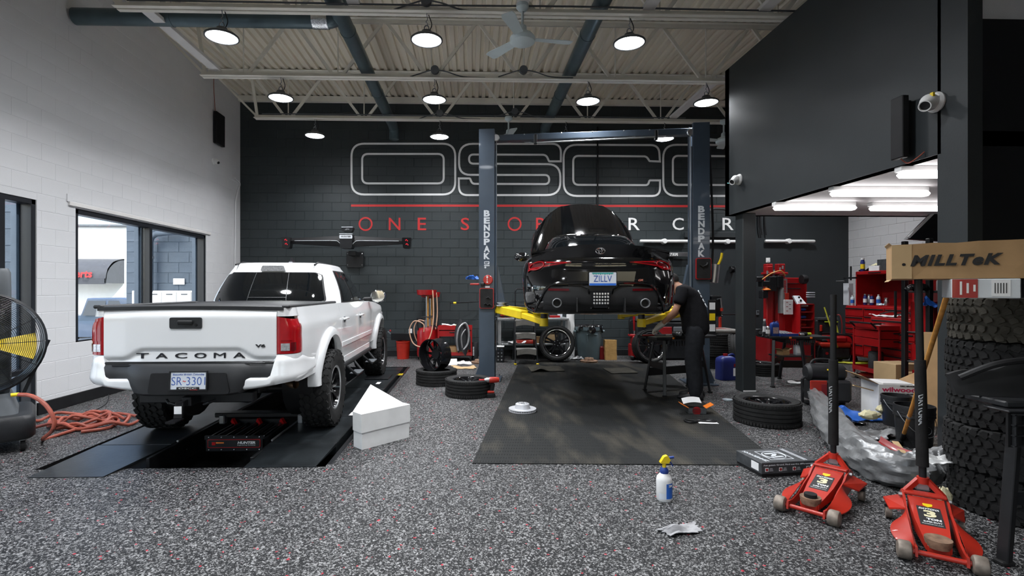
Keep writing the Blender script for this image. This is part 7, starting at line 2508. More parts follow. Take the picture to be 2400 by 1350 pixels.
# second chest nearer, with papers
XT2 = 6.75
y2a, y2b = AX(2150, 760, XT2).y, AX(2040, 760, XT2).y
z2 = AX(2042, 742, XT2).z
chest('shorter red tool chest in front of the long one', XT2, y2a, y2b, .20, z2, .46, [(.02, .98, (1.6, 1, 1, 1, 1.8))], name='tool_chest')
q = AX(2075, 738, XT2 + .15)
crumple('white papers and leads heaped on the shorter red tool chest', (q.x, q.y, z2), .3, .5, .10, 'paper', 'papers', 55, 'papers')
q = AX(2062, 734, XT2 + .2)
tag(MB().tube(cr([(0, 0, .01), (.05, -.2, .06), (.0, -.35, .02), (.08, -.5, .05), (.02, -.6, .015)], 6), .010, 8).build('test_lead', 'black'), 'black test lead lying over the papers on the shorter red chest', 'cable', (q.x, q.y, z2 + .03))
# open red cart nearest
p = F(2072, 892)
cart('open red utility cart in front of the tool chests, nearest of the red ones', (p.x - .02, p.y - .05, 0), .62, .66, AX(2072, 800, p.x).z if False else .86, rz=R(-6), drawers=2, lower=.16)
q = A(2085, 795, p.y + .3)
crumple('white paper with a chrome bar lying in the open red utility cart', (p.x, p.y - .05, .88), .42, .36, .07, 'paper', 'paper', 57)
t = thing('breaker_bar', 'chrome breaker bar lying across the open red utility cart', 'tool', (p.x + .08, p.y - .12, .94), rz=-.2)
MB().cyl((-.2, 0, 0), (.34, 0, .02), .011, n=10).build('shaft', 'steel', t)
MB().cyl((.34, 0, .0), (.34, 0, .05), .016, n=10).build('drive_head', 'steel', t)
MB().cyl((-.32, 0, -.005), (-.2, 0, 0), .016, n=10).build('grip', 'black', t)
t = thing('fluid_can', 'black can with orange print on the low tray of the open red cart', 'can', (p.x - .12, p.y + .02, .18))
MB().lathe([(0, 0), (.10, 0), (.105, .01), (.105, .28), (.09, .30), (0, .30)], 22).build('can', 'box_black', t)
MB().box((-.0, -.106, .10), (.09, .006, .08), .002).build('print', 'orange', t)
# black wire shelving
p = A(2135, 700, 5.9)
t = thing('wire_rack', 'black wire shelving rack beside the charcoal jamb, holding red bins', 'shelving', (p.x + .58, 6.0, 0))
zr = A(2135, 557, 5.75).z
for i in (-.42, .42):
 for j in (-.17, .17):
  MB().box((i, j, zr / 2), (.055, .055, zr), .006).build('post', 'black_metal', t, smooth=False)
for n_, z in enumerate((.28, .62, .98, 1.48, zr - .06)):
 b = MB()
 for k in range(18): b.box((-.41 + k * .82 / 17, 0, z), (.006, .34, .006))
 for j in (-.165, 0, .165): b.box((0, j, z - .012), (.84, .01, .022))
 b.build('wire_shelf', 'steel_dull', t, smooth=False)
xr, yr = p.x + .58, 6.0
def bin_(lab, x, y, z, w_, d_, h, mat='red'):
 tt = thing('storage_bin', lab, 'bin', (x, y, z))
 b = MB().box((0, 0, .006), (w_, d_, .012))
 for k in (-1, 1):
  b.box((k * w_ / 2, 0, h / 2), (.012, d_, h)); b.box((0, k * d_ / 2, h / 2), (w_, .012, h))
 b.build('bin', mat, tt, smooth=False)
 MB().box((0, -d_ / 2 - .008, h - .02), (w_ * .9, .008, .025), .003).build('rim', mat, tt)
 return tt
bin_('red bin on the second highest shelf of the black rack', xr + .02, yr, 1.486, .60, .32, .20)
bin_('deep red bin on the middle shelf of the black rack', xr - .06, yr, .986, .58, .32, .36)
bin_('wide red bin on the second lowest shelf of the black rack', xr, yr, .626, .70, .32, .20)
bin_('red bin on the lowest shelf of the black rack', xr, yr, .286, .66, .32, .22)
q = A(2182, 672, 5.75)
t = thing('wrapped_part', 'black shrink wrapped part in front of the upper red bin on the rack', 'package', (A(2160, 672, 5.8).x, 5.84, 1.486), rz=.1)
MB().grid(lambda u, v: (lerp(-.14, .14, u), lerp(-.05, .05, v), .02 + .06 * math.sin(u * PI) ** .4 * math.sin(v * PI) ** .4 + .01 * math.sin(u * 17 + v * 9)), 18, 8, (0, 0, -.02)).build('wrap', 'black_gloss', t)
crumple('blue cloth hanging over the edge of the deep red bin on the rack', (A(2188, 710, 5.8).x, 5.80, 1.28), .26, .2, .22, 'blue_bright', 'cloth', 61, 'cloth')
bottle('small_bottle', 'small white bottle with a dark cap at the right end of the upper rack shelf', 'bottle', (A(2202, 668, 5.85).x, 5.85, 1.486), .03, .15, 'white', 'ink', None, .5)

# ------------------------------------------------------------------ heap on the floor at the right
p = F(2104, 985)
t = carton('white carton with rows of red and black lettering, brown flaps open', (p.x + .08, p.y + .22, 0), .40, .40, .40, 'white', rz=R(-14), open_=True, inner='cardboard')
for r_, (z, m_) in enumerate(((.345, 'magenta_ink'), (.255, 'ink'), (.165, 'magenta_ink'), (.075, 'ink'))):
 text('wilwood', .1, m_, t, (.0, -.2045, z), name='box_lettering', fit=(.34, .055), bold=.003)
 text('DISC BRAKES', .03, 'ink', t, (.09, -.2045, z + .042), name='box_lettering', fit=(.15, .016), bold=.001)
 text('wilwood', .1, m_, t, (.2045, .0, z), rot=(PI / 2, 0, PI / 2), name='box_lettering', fit=(.34, .055), bold=.003)
carton('flat white inner carton resting inside the open lettered carton', (p.x + .10, p.y + .22, .36), .30, .30, .05, 'paper', rz=R(-14), tape=False)
p = F(2183, 966)
t = carton('tall brown shipping carton with a white address label behind the black pails', (p.x + .06, p.y + .10, 0), .34, .30, .46, rz=R(10), tape=True)
lb = MB().box((.0, -.152, .22), (.15, .003, .26)).build('address_label', 'paper', t, smooth=False)
for i in range(6): MB().box((.0, -.1545, .12 + i * .035), (.11 - .02 * (i % 3), .002, .010)).build('print', 'ink', lb, smooth=False)
bc = MB()
for i in range(14): bc.box((-.05 + i * .0077, -.1545, .325), (.003 + .002 * (i % 2), .002, .035))
bc.build('barcode', 'ink', lb, smooth=False)
carton('brown carton standing behind the white lettered carton and the jack pole', (F(2140, 945).x, F(2140, 945).y + .25, 0), .40, .34, .50, mat='cardboard_light', rz=.1, tape=True)
carton('narrow brown carton standing on end at the foot of the black rack', (A(2203, 780, 5.45).x, 5.45, 0), .12, .3, 1.02, rz=.05, tape=False)
def pail(lab, px, py, s=1.0):
 q = F(px, py)
 t = thing('black_pail', lab, 'pail', (q.x, q.y + .23 * s, 0), group=None)
 r = .148 * s; h = .37 * s
 MB().lathe([(0, .0), (r * .88, 0), (r * .98, h * .72), (r * 1.05, h * .73), (r * 1.03, h * .80), (r * 1.05, h * .81), (r * 1.03, h * .88), (r * 1.06, h * .96), (r * 1.03, h), (r * .97, h), (r * .84, .012), (0, .012)], 36).build('pail', 'plastic_black', t)
 MB().tube([(r * 1.07 * math.cos(a * PI / 12), -abs(r * 1.07 * math.sin(a * PI / 12)), h * .85 - .55 * h * math.sin(a * PI / 12)) for a in range(13)], .003, 6).build('wire_handle', 'steel_dull', t)
 pr = MB()
 for k in range(3): pr.at(0, 0, 0, rz=R(-10 + k * 4)).box((0, -r * .955, h * .44 - k * .0), (.012, .003, .10))
 pr.m = Matrix.Identity(4)
 pr.tube([(.036 * math.cos(a * PI / 10) - .0, -r * .965, h * .45 + .036 * math.sin(a * PI / 10)) for a in range(20)], .0025, 5, closed=True)
 pr.build('moulded_print', 'plastic_grey', t, smooth=False)
 return t
pail('black pail beside the white lettered carton, the smaller looking one', 2138, 1008, .90)
pail('black pail in front of the brown carton with the white label', 2196, 1062, 1.05)
# push broom leaning
a, b = A(2231, 655, 3.3), F(2113, 1035, .03)
t = thing('broom', 'orange handled broom leaning from the floor up to the long carton', 'broom', (b.x, b.y, .03))
d = Vector((a.x - b.x, a.y - b.y, a.z - .03))
MB().cyl(d * .07, d * 1.0, .0165, n=14).build('handle', 'wood_handle', t)
MB().cyl(d * .0, d * .075, .022, n=12).build('socket', 'black', t)
MB().cyl(d * .20, d * .215, .020, n=12).build('hang_band', 'steel_dull', t)
hdm = MB().box((0, 0, .0), (.30, .07, .045), .01)
hdm.build('head_block', 'black', t).rotation_euler = (0, 0, .4)
# dustpan, stick, blue plastic, foams
p = F(2105, 1085)
t = thing('dustpan', 'red dustpan with a flat wooden stick across it, behind the silver roll', 'dustpan', (p.x, p.y + .12, 0), rz=.3)
MB().grid(lambda u, v: (lerp(-.16, .16, u) * lerp(1, .85, v), lerp(-.12, .14, v), .012 + .07 * v ** 2 + .06 * (abs(u - .5) * 2) ** 6), 12, 8, (0, 0, .006)).build('pan', 'red', t)
MB().cyl((0, .13, .07), (.02, .30, .10), .018, n=10).build('handle', 'red', t)
a, b = F(2098, 1035, .08), F(2134, 1085, .05)
tag(MB().bar(a, b, .05, .010, b=.002).build('wooden_stick', 'cardboard_light'), 'flat pale wooden stick lying over the red dustpan', 'stick')
p = F(2022, 988)
crumple('bright blue plastic sheet bunched up beside the white lettered carton', (p.x, p.y + .1, 0), .5, .36, .18, 'blue_bright', 'plastic sheet', 63, 'plastic_sheet', thick=.01)
p = F(2058, 1030)
crumple('shiny foil grey plastic bag heaped in front of the white lettered carton', (p.x, p.y + .1, 0), .56, .36, .24, 'plastic_silver', 'plastic bag', 64, 'plastic_bag', n=22)
p = F(2010, 1000)
crumple('dark translucent plastic bag beside the silver roll, near the compressor', (p.x - .02, p.y + .18, 0), .40, .34, .20, 'black_gloss', 'plastic bag', 65, 'plastic_bag', n=18)
p = F(2040, 1008)
def foam(lab, p, w_, d_, h, seed):
 rr = random.Random(seed)
 t_ = MB()
 K = [rr.uniform(.75, 1.15) for _ in range(60)]
 rings = []
 for i in range(6):
  z = i / 5
  s = math.sin(lerp(.45, 2.6, z))
  rings.append([(w_ / 2 * s * K[(i * 9 + j) % 60] * math.cos(j * PI / 5), d_ / 2 * s * K[(i * 7 + j * 3) % 60] * math.sin(j * PI / 5), z * h * K[(i + j) % 60]) for j in range(10)])
 return tag(t_.loft(rings).build('foam_piece', 'foam', ang=20), lab, 'foam', p)
foam('pale yellow foam lump lying on the foil grey plastic bag', (p.x - .02, p.y - .02, .12), .22, .14, .09, 3)
p = F(2052, 985)
foam('pale yellow foam lump close to the white lettered carton', (p.x, p.y - .12, .10), .18, .12, .10, 4)
p = F(2062, 1062)
foam('small pale foam scrap between the dustpan and the silver roll', (p.x, p.y + .04, 0), .12, .10, .06, 5)
p = F(2222, 1186)
foam('pale yellow foam chunk on the floor in front of the tire stack', (p.x, p.y + .03, 0), .11, .08, .115, 6)
# long silver plastic sleeve
keys = [((1903, 935), .035, .14), ((1915, 955), .075, .16), ((1935, 985), .11, .15), ((1965, 1035), .135, .14), ((2010, 1085), .14, .14), ((2065, 1125), .14, .135), ((2120, 1150), .135, .13), ((2165, 1152), .125, .13), ((2196, 1150), .115, .17), ((2216, 1150), .085, .23), ((2230, 1150), .045, .29)]
pts = []; rad = []
for (px, py), r, zc in keys:
 q = F(px, py); q.y += r * .6; pts.append(Vector((q.x, q.y, zc))); rad.append(r)
cp_ = cr(pts, 9); cr_r = [q.x for q in cr([Vector((r, 0, 0)) for r in rad], 9)]
rr = random.Random(12)
PH = [rr.uniform(0, 6) for _ in range(12)]
rings = []
n = 44
for i, c in enumerate(cp_):
 tdir = (cp_[min(i + 1, len(cp_) - 1)] - cp_[max(i - 1, 0)]).normalized()
 x = tdir.cross(Vector((0, 0, 1))).normalized(); y = x.cross(tdir)
 ring = []
 for j in range(n):
  a = 2 * PI * j / n
  k = 1 + .07 * math.sin(3 * a + PH[0] + i * .18) + .06 * math.sin(5 * a - i * .34 + PH[1]) + .065 * math.sin(7 * a + i * .5 + PH[2]) + .055 * math.sin(11 * a - i * .8) + .018 * rr.uniform(-1, 1)
  q = c + (x * math.cos(a) + y * math.sin(a)) * cr_r[i] * k
  q.z = max(q.z, .003)
  ring.append(tuple(q))
 rings.append(ring)
t = tag(MB().loft(rings).build('plastic_sleeve', 'plastic_silver', ang=34), 'long curved roll of silver grey plastic sheeting on the floor behind the red jacks', 'plastic sheeting')
p = F(2212, 1085, .27)
crumple('white torn plastic at the right tip of the silver roll', (p.x - .02, p.y + .0, .27), .26, .12, .10, 'white', 'plastic', 66, 'torn_plastic')
# compressor
p = F(1963, 960)
t = thing('air_compressor', 'black and red portable compressor with a carry handle behind the silver roll', 'compressor', (p.x + .03, p.y + .28, 0), rz=R(-8))
MB().box((.02, 0, .20), (.46, .34, .28), .03).build('lower_body', 'plastic_black', t)
MB().box((-.16, -.175, .22), (.20, .02, .24), .006).build('red_panel', 'red_orange', t)
MB().box((-.10, -.188, .22), (.07, .008, .16), .003).build('gauge_panel', 'red_dark', t)
MB().at(0, 0, .42).lathe([(0, -.24), (.08, -.235), (.115, -.20), (.12, 0), (.115, .20), (.08, .235), (0, .24)], 26, axis='x').build('tank', 'plastic_black', t)
MB().tube(cr([(-.18, 0, .50), (-.12, 0, .58), (.08, 0, .58), (.16, 0, .50)], 6), .018, 10).build('carry_handle', 'black', t)
MB().tube([(-.26, -.05, .36), (-.30, -.06, .34), (-.30, -.06, .04), (-.2, -.06, .025), (.2, -.06, .025)], .018, 8).build('frame_tube', 'black_metal', t)
MB().box((.0, -.12, .47), (.05, .03, .02), .004).build('yellow_tab', 'yellow', t)
for k in (-1, 1): MB().cyl((k * .2, 0, .03), (k * .24, 0, .03), .03, n=12).build('foot', 'rubber', t)
tag(MB().bar(F(2000, 903, .42), F(2045, 915, .36), .03, .012).build('wooden_strip', 'cardboard_light'), 'thin pale strip of wood leaning from the compressor to the lettered carton', 'strip')
# paper on the floor under the bench
p = F(1866, 899)
crumple('long white paper sleeve lying on the floor under the bench by the column', (p.x, p.y, 0), .34, .14, .06, 'paper', 'paper', 71, rz=-.2)
p = F(1705, 938)
tag(MB().lathe([(0, 0), (.06, 0), (.065, .012), (.055, .012), (0, .004)], 20).build('plastic_dish', 'clear_plastic'), 'clear shallow plastic dish on the floor near the end of the rubber mat', 'dish', (p.x, p.y, .001))
# ------------------------------------------------------------------ foreground
# rubber mat under the lift, ribbed
ml0, mr0, mr1, ml1 = F(1107, 1087), F(1835, 1092), F(1532, 849), F(1218, 845)
def mat_mat():
 m = mk('mat_rubber', (.020, .021, .021), .6, var=0, spec=.15)
 t = m.node_tree; L = t.links.new; b = t.nodes['Principled BSDF']
 tc = [n for n in t.nodes if n.type == 'TEX_COORD'][0]
 n1 = t.nodes.new('ShaderNodeTexNoise'); n1.inputs['Scale'].default_value = 1.6; n1.inputs['Detail'].default_value = 6
 mp = t.nodes.new('ShaderNodeMapping'); mp.inputs['Rotation'].default_value = (0, 0, R(9)); mp.inputs['Scale'].default_value = (2.2, .6, 1)
 L(tc.outputs['Object'], mp.inputs[0]); L(mp.outputs[0], n1.inputs['Vector'])
 r = t.nodes.new('ShaderNodeValToRGB')
 r.color_ramp.elements[0].position = .5; r.color_ramp.elements[1].position = .8
 r.color_ramp.elements[0].color = (.018, .019, .019, 1); r.color_ramp.elements[1].color = (.07, .063, .05, 1)
 L(n1.outputs['Fac'], r.inputs[0]); L(r.outputs[0], b.inputs['Base Color'])
 return m
def MT(u, v):
 return lerp(lerp(ml0, mr0, u), lerp(ml1, mr1, u), v)
mat_ = tag(MB().grid(lambda u, v: MT(u, v) + Vector((0, 0, .008)), 1, 1, (0, 0, -.006)).build('rubber_mat', mat_mat(), smooth=False), 'large black ribbed rubber mat on the floor under the lifted coupe', 'mat')
rb2 = MB()
for i in range(110):
 u = (i + .5) / 110
 for j in range(70):
  a, b = MT(u, (j + .1) / 70), MT(u, (j + .72) / 70)
  q = MT(u + .0022, (j + .1) / 70) - a
  z = Vector((0, 0, .0075)); h = Vector((0, 0, .0118))
  rb2.add([a - q + z, a + q + z, b + q + z, b - q + z, (a + b) / 2 - q * .3 + h, (a + b) / 2 + q * .3 + h], [(0, 1, 5, 4), (1, 2, 5), (2, 3, 4, 5), (3, 0, 4)])
rb2.build('rib', mat_.data.materials[0], mat_, smooth=False, kind='stuff')
for px, py, w_, l, sd_ in ((1280, 866, .62, 'curled dark rubber sheet lying on the far left of the rubber mat', 2), (1455, 870, .50, 'flat dark rubber sheet lying on the far right of the rubber mat', 9)):
 p = F(px, py, .012)
 tag(MB().grid(lambda u, v, w_=w_: (lerp(-w_ / 2, w_ / 2, u), lerp(-.3, .3, v) + .08 * u, .004 + .05 * math.exp(-((u - .28) / .16) ** 2) * (sd_ == 2) * (1 - v * .4)), 24, 8, (0, 0, .006)).build('rubber_sheet', 'rubber_dusty'), l, 'rubber sheet', p)
def rotor(lab, p, r, m_, hat):
 t = thing('brake_disc', lab, 'brake disc', p)
 h = .032
 MB().lathe([(r * .5, 0), (r, 0), (r, h * .32), (r * .5, h * .32)], 48).build('friction_ring', m_, t)
 MB().lathe([(r * .5, h * .68), (r, h * .68), (r, h), (r * .5, h)], 48).build('friction_ring', m_, t)
 MB().lathe([(r * .58, h * .8), (r * .54, h + hat * .3), (r * .50, h + hat), (r * .44, h + hat + .006), (r * .17, h + hat + .006), (r * .17, h + hat - .01)], 40).build('hat', m_, t)
 v = MB()
 for i in range(36):
  v.at(0, 0, 0, rz=i * PI / 18).box((r * .79, 0, h / 2), (r * .38, .007, h * .42))
 v.build('cooling_vanes', m_, t, smooth=False)
 for i in range(5):
  a = i * 2 * PI / 5
  MB().cyl((r * .31 * math.cos(a), r * .31 * math.sin(a), h + hat + .005), (r * .31 * math.cos(a), r * .31 * math.sin(a), h + hat + .0075), .008, n=10).build('bolt_hole', 'black', t)
 return t
p = F(1227, 971)
rotor('pale silver brake disc lying on the left side of the rubber mat', (p.x, p.y + .13, .012), .168, 'disc_silver', .055)
p = F(1383, 851)
rotor('dark brake disc lying on the far edge of the rubber mat by the rubbish bin', (p.x, p.y + .1, .010), .18, 'rust', .05)
p = F(1150, 851)
rotor('dark brake disc lying on the floor left of the left lift post', (F(1122, 856).x, p.y, .002), .15, 'rust', .04)
# small black parts box with an envelope, and gaskets on paper
p = F(1637, 970, .012)
t = carton('small black and red parts carton standing open at the feet of the person', (p.x, p.y + .07, .012), .20, .13, .065, 'box_black', rz=R(-8), open_=True, inner='orange')
MB().lathe([(0, -.001), (.05, -.001), (.05, 0), (0, 0)], 20, axis='y').build('red_print', 'red', t).location = (-.01, -.067, .034)
tag(MB().grid(lambda u, v: (lerp(-.11, .11, u), lerp(-.05, .05, v) + .02 * u, .02 * math.sin(u * PI)), 10, 4, (0, 0, .003)).build('envelope', 'paper'), 'white labelled envelope lying on top of the small parts carton', 'envelope', (p.x - .04, p.y + .10, .14), rx=.5, rz=-.1)
p = F(1650, 990, .012)
tag(MB().box((0, 0, 0), (.21, .16, .002)).build('paper_sheet', 'paper', smooth=False), 'white paper sheet lying on the rubber mat under the black gaskets', 'paper', (p.x + .04, p.y + .02, .0135), -.12)
tag(MB().tube(cr([(.17 * math.sin(a * PI / 10), .05 * math.sin(a * PI / 5) + .012 * math.sin(a), .010) for a in range(20)], 3, True), .010, 6, closed=True).build('gasket', 'black'), 'black figure eight gasket lying on the white paper sheet', 'gasket', (p.x - .03, p.y + .03, .013))
# white wedge shaped carton
p = [F(847, 1056), F(961, 1025)]
q = [Vector((p[0].x, p[0].y, 0)), Vector((p[1].x, p[1].y, 0))]
e = (q[1] - q[0]); nrm = Vector((-e.y, e.x, 0)).normalized()
apex = F(880, 968)
t = thing('wedge_carton', 'white cardboard carton with a lid, wedge shaped, standing beside the alignment rack', 'carton', (q[0].x, q[0].y, 0))
def tri(z0, z1, gr): 
 P = [Vector((0, 0, 0)), e, e + nrm * .12, apex - q[0] + nrm * .10, nrm * .16 + e * .02]
 c = sum(P, Vector()) / 5
 P = [c + (v - c) * gr for v in P]
 return MB().prism([(v.x, v.y) for v in P], z0, z1)
tri(0, .17, .97).build('carton_body', 'white', t, smooth=False)
tri(.16, .335, 1.0).build('carton_lid', 'white', t, smooth=False)
# trigger spray bottle
p = F(1563, 1178)
t = thing('spray_bottle', 'white trigger spray bottle with blue label and yellow head standing on the floor', 'spray bottle', (p.x, p.y + .05, 0))
MB().lathe([(0, 0), (.048, 0), (.054, .01), (.055, .14), (.050, .165), (.030, .188), (.022, .195), (0, .195)], 28).build('bottle', 'white', t)
MB().lathe([(.0555, .025), (.0555, .13)], 20, a0=R(-95), a1=R(-20)).build('label_band', 'blue_bright', t)
MB().lathe([(.0553, .02), (.0553, .06)], 20, a0=R(-150), a1=R(-20)).build('label_band', 'plate_white', t)
text('ZEP', .03, 'white', t, (.024, -.053, .115), rot=(PI / 2, 0, R(25)), name='label_lettering', fit=(.03, .014), bold=.001)
MB().lathe([(.026, .185), (.030, .20), (.030, .215), (.018, .232), (0, .232)], 20).build('collar', 'blue', t)
MB().lathe([(.0135, .225), (.0135, .265)], 16).build('neck', 'yellow', t)
MB().prism(roundpoly([(-.035, .262, .006), (.028, .262, .008), (.04, .285, .006), (.022, .318, .012), (-.005, .310, .02)], 4), -.017, .017, 'y').build('head', 'yellow', t)
MB().cyl((.03, 0, .297), (.068, 0, .302), .009, n=12).build('nozzle', 'blue', t)
MB().tube(cr([(.035, 0, .29), (.042, 0, .272), (.052, 0, .255), (.062, 0, .238)], 5), .005, 6).build('trigger', 'blue', t)
p = F(1595, 1245)
crumple('crumpled grey cloth glove lying alone on the floor in the foreground', (p.x, p.y, 0), .30, .13, .06, 'glove_grey', 'glove', 81, 'work_glove', n=18, rz=.25)
# flat retail box with a ring logo
a, b, c = F(1785, 1119), F(1916, 1112), F(1766, 1062)
w_ = (b - a).length; rz = math.atan2(b.y - a.y, b.x - a.x); hgt = .115
t = thing('parts_box', 'flat dark grey parts box with ring logo and red icons, beside a red jack', 'box', (a.x, a.y, 0), rz=rz)
dp = .33
MB().box((w_ / 2, dp / 2, hgt * .6), (w_, dp, hgt * .8), .004).build('box_lid', 'box_black', t, smooth=False)
MB().box((w_ / 2, dp / 2, hgt * .15), (w_ - .012, dp - .012, hgt * .3)).build('box_base', 'black', t, smooth=False)
TZ_ = hgt + .0006
f_ = MB()
for (x0, y0, x1, y1) in ((.13, .06, .33, .06), (.13, .27, .33, .27), (.13, .06, .13, .27), (.33, .06, .33, .27)):
 f_.bar((x0, y0, TZ_), (x1, y1, TZ_), .007, .001)
f_.tube([(.23 + .088 * math.cos(i * PI / 16), .165 + .088 * math.sin(i * PI / 16), TZ_) for i in range(32)], .004, 4, closed=True)
f_.bar((.175, .205, TZ_), (.275, .205, TZ_), .026, .001); f_.bar((.265, .20, TZ_), (.195, .13, TZ_), .030, .001); f_.bar((.185, .125, TZ_), (.285, .125, TZ_), .026, .001)
f_.build('logo_print', 'letter_grey', t, smooth=False)
for x in (.395, .415): MB().bar((x, .02, TZ_), (x, .31, TZ_), .008, .001).build('stripe_print', 'letter_grey', t, smooth=False)
text('ZIMMERMANN', .04, 'letter_grey', t, (.06, .16, TZ_), rot=(0, 0, R(97)), name='box_lettering', fit=(.27, .034), bold=.001)
text('Aus gutem Grund. Find out the difference.', .02, 'letter_grey', t, (w_ * .46, -.0012, hgt * .80), name='box_lettering', fit=(w_ * .86, .015), bold=.0003)
for i in range(4):
 x = .045 + i * w_ * .245
 MB().box((x, -.001, hgt * .50), (.030, .002, .030), .001).build('icon', 'paper', t, smooth=False)
 MB().lathe([(0, -.0005), (.012, -.0005), (.012, 0), (0, 0)], 5 + 3 * i, axis='y').build('icon', 'red', t).location = (x, -.002, hgt * .50)
 for k in range(3): MB().box((x + .038, -.001, hgt * (.42 + k * .08)), (.034 - .006 * k, .002, .003)).build('print', 'letter_grey', t, smooth=False)
MB().box((w_ * .93, -.001, hgt * .62), (.045, .002, .05)).build('label_sheet', 'letter_grey', t, smooth=False)
MB().box((-.001, .08, hgt * .6), (.002, .09, .06)).build('label_sheet', 'paper', t, smooth=False)

# ------------------------------------------------------------------ red floor jacks
def floor_jack(lab, loc, rz, s=1.0, pad=True, hl=1.25, lean=(0, 0)):
 """local: front axle at the origin, body runs back along +y"""
 t = thing('floor_jack', lab, 'floor jack', loc, rz=rz)
 t.scale = (s, s, s)
 for k in (-1, 1):
  prof = [(-.03, .035), (.02, .025), (.30, .03), (.62, .05), (.66, .08), (.66, .17), (.60, .205), (.50, .19), (.42, .15), (.30, .125), (.18, .085), (.06, .075), (-.02, .085)]
  MB().prism(prof, k * .105 - .006, k * .105 + .006, 'x').build('side_plate', 'red_orange', t, smooth=False)
  # flared wing rolled outward, wide behind the front wheels
  def WG(u, v, k=k):
   y = lerp(.02, .44, u)
   out = lerp(.0, .085 * math.sin(min(1, u * 1.15) * PI) ** .7 + .004, v)
   return (k * (.11 + out), y, lerp(.085 + .075 * u, .045 + .06 * u, v))
  MB().grid(WG, 16, 5, (0, 0, -.006)).build('wing', 'red_orange', t)
  rr_ = MB().add([(k * .11, .40, .15), (k * .11, .60, .17), (k * .20, .64, .12), (k * .18, .50, .10), (k * .11, .40, .14), (k * .11, .60, .16), (k * .20, .64, .11), (k * .18, .50, .09)], [(0, 1, 2, 3), (4, 7, 6, 5), (0, 4, 5, 1), (1, 5, 6, 2), (2, 6, 7, 3), (0, 3, 7, 4)])
  rr_.build('caster_bracket', 'red_orange', t, smooth=False)
  c_ = empty('rear_caster', t, (k * .175, .60, .04))
  MB().cyl((-.016, 0, 0), (.016, 0, 0), .04, n=18).build('caster_wheel', 'caster_grey', c_)
  MB().box((0, .0, .045), (.045, .045, .03), .006).build('fork', 'black_metal', c_)
  MB().lathe([(0, -.034), (.035, -.034), (.046, -.028), (.05, -.018), (.05, .018), (.046, .028), (.035, .034), (0, .034)], 24, axis='x').build('front_wheel', 'caster_grey', t).location = (k * .155, 0, .05)
  for y, z in ((.56, .18), (.60, .13)):
   MB().cyl((k * .111, y, z), (k * .128, y, z), .013, n=6).build('bolt_head', 'steel_dull', t)
 MB().cyl((-.13, -.0, .05), (.13, -.0, .05), .014, n=14).build('front_axle', 'red_orange', t)
 ar = MB().loft([[(-.055, .06, .05), (.055, .06, .05), (.055, .06, .085), (-.055, .06, .085)], [(-.078, .30, .06), (.078, .30, .06), (.078, .30, .135), (-.078, .30, .135)], [(-.088, .52, .10), (.088, .52, .10), (.088, .52, .195), (-.088, .52, .195)]])
 ao = ar.build('lift_arm', 'red_orange', t, smooth=False)
 d = Vector((0, .24, .05)); L = d.length
 m = Matrix.Translation((0, .335, .1445)) @ Matrix.Rotation(math.atan2(.055, .22), 4, 'X')
 st = MB().mat4(m).box((0, 0, .0015), (.112, .19, .002)).build('sticker', 'ink', ao, smooth=False, label='black sticker with a big white 3')
 rot = m.to_euler()
 def on(x, y): return tuple(m @ Vector((x, y, .003)))
 text('DAYTONA', .03, 'white', st, on(0, .072), rot=rot, name='sticker_lettering', fit=(.095, .017), bold=.001, shear=.3)
 text('3', .1, 'foam', st, on(0, .024), rot=rot, name='sticker_lettering', fit=(.058, .066), bold=.004)
 text('TON', .03, 'white', st, on(.012, -.030), rot=rot, name='sticker_lettering', fit=(.068, .020), bold=.0015)
 text('SUPER DUTY', .03, 'white', st, on(.004, -.058), rot=rot, name='sticker_lettering', fit=(.085, .012), bold=.001)
 text('PROFESSIONAL JACK', .02, 'white', st, on(0, -.080), rot=rot, name='sticker_lettering', fit=(.095, .007))
 sh = roundpoly([(-.024, .016, .006), (.024, .016, .006), (.022, -.006, .01), (0, -.022, .006), (-.022, -.006, .01)], 3)
 MB().mat4(m @ Matrix.Translation((0, .112, .002))).prism(sh, 0, .002).build('shield_sticker', 'yellow', ao, smooth=False)
 MB().lathe([(0, .05), (.055, .05), (.062, .088), (.062, .098), (.052, .096), (0, .092)], 26).build('saddle', 'rust', ao).location = (0, .085, .02)
 if pad: MB().lathe([(0, .09), (.038, .09), (.038, .118), (0, .118)], 20).build('saddle_pad', 'rubber', ao).location = (0, .085, .02)
 MB().box((0, .10, .06), (.10, .10, .045), .006).build('saddle_block', 'red_orange', t, smooth=False)
 MB().box((0, .555, .205), (.21, .07, .016), .004).build('cross_plate', 'red_orange', t, smooth=False)
 MB().cyl((-.05, .60, .12), (.05, .60, .12), .05, n=18).build('pump_body', 'steel_dull', t)
 yk = MB()
 for k in (-1, 1): yk.bar((k * .095, .57, .20), (k * .022, .62, .275), .022, .03)
 yk.cyl((0, .62, .255), (0, .62, .295), .032, n=18)
 yk.build('handle_yoke', 'red_orange', t)
 MB().box((0, .63, .235), (.08, .03, .06), .01).build('release_block', 'steel_dull', t)
 hb = Vector((0, .62, .26)); ht = hb + Vector((lean[0], lean[1], hl))
 hn = MB().cyl(hb, lerp(hb, ht, .66), .020, n=16).build('handle', 'black_metal', t)
 MB().cyl(lerp(hb, ht, .08), lerp(hb, ht, .60), .033, .030, n=18).build('foam_sleeve', 'rubber', hn)
 MB().cyl(lerp(hb, ht, .60), ht, .021, n=16).build('grip', 'black', hn)
 text('DAYTONA', .05, 'letter_grey', hn, tuple(lerp(hb, ht, .36) + Vector((-.004, -.034, 0))), rot=(PI / 2, R(90), -rz), name='sleeve_lettering', fit=(.20, .035), bold=.001, shear=-.4)
 return t
a, b = F(1890, 1214, .0), F(1982, 1128, .0)
v = b - a
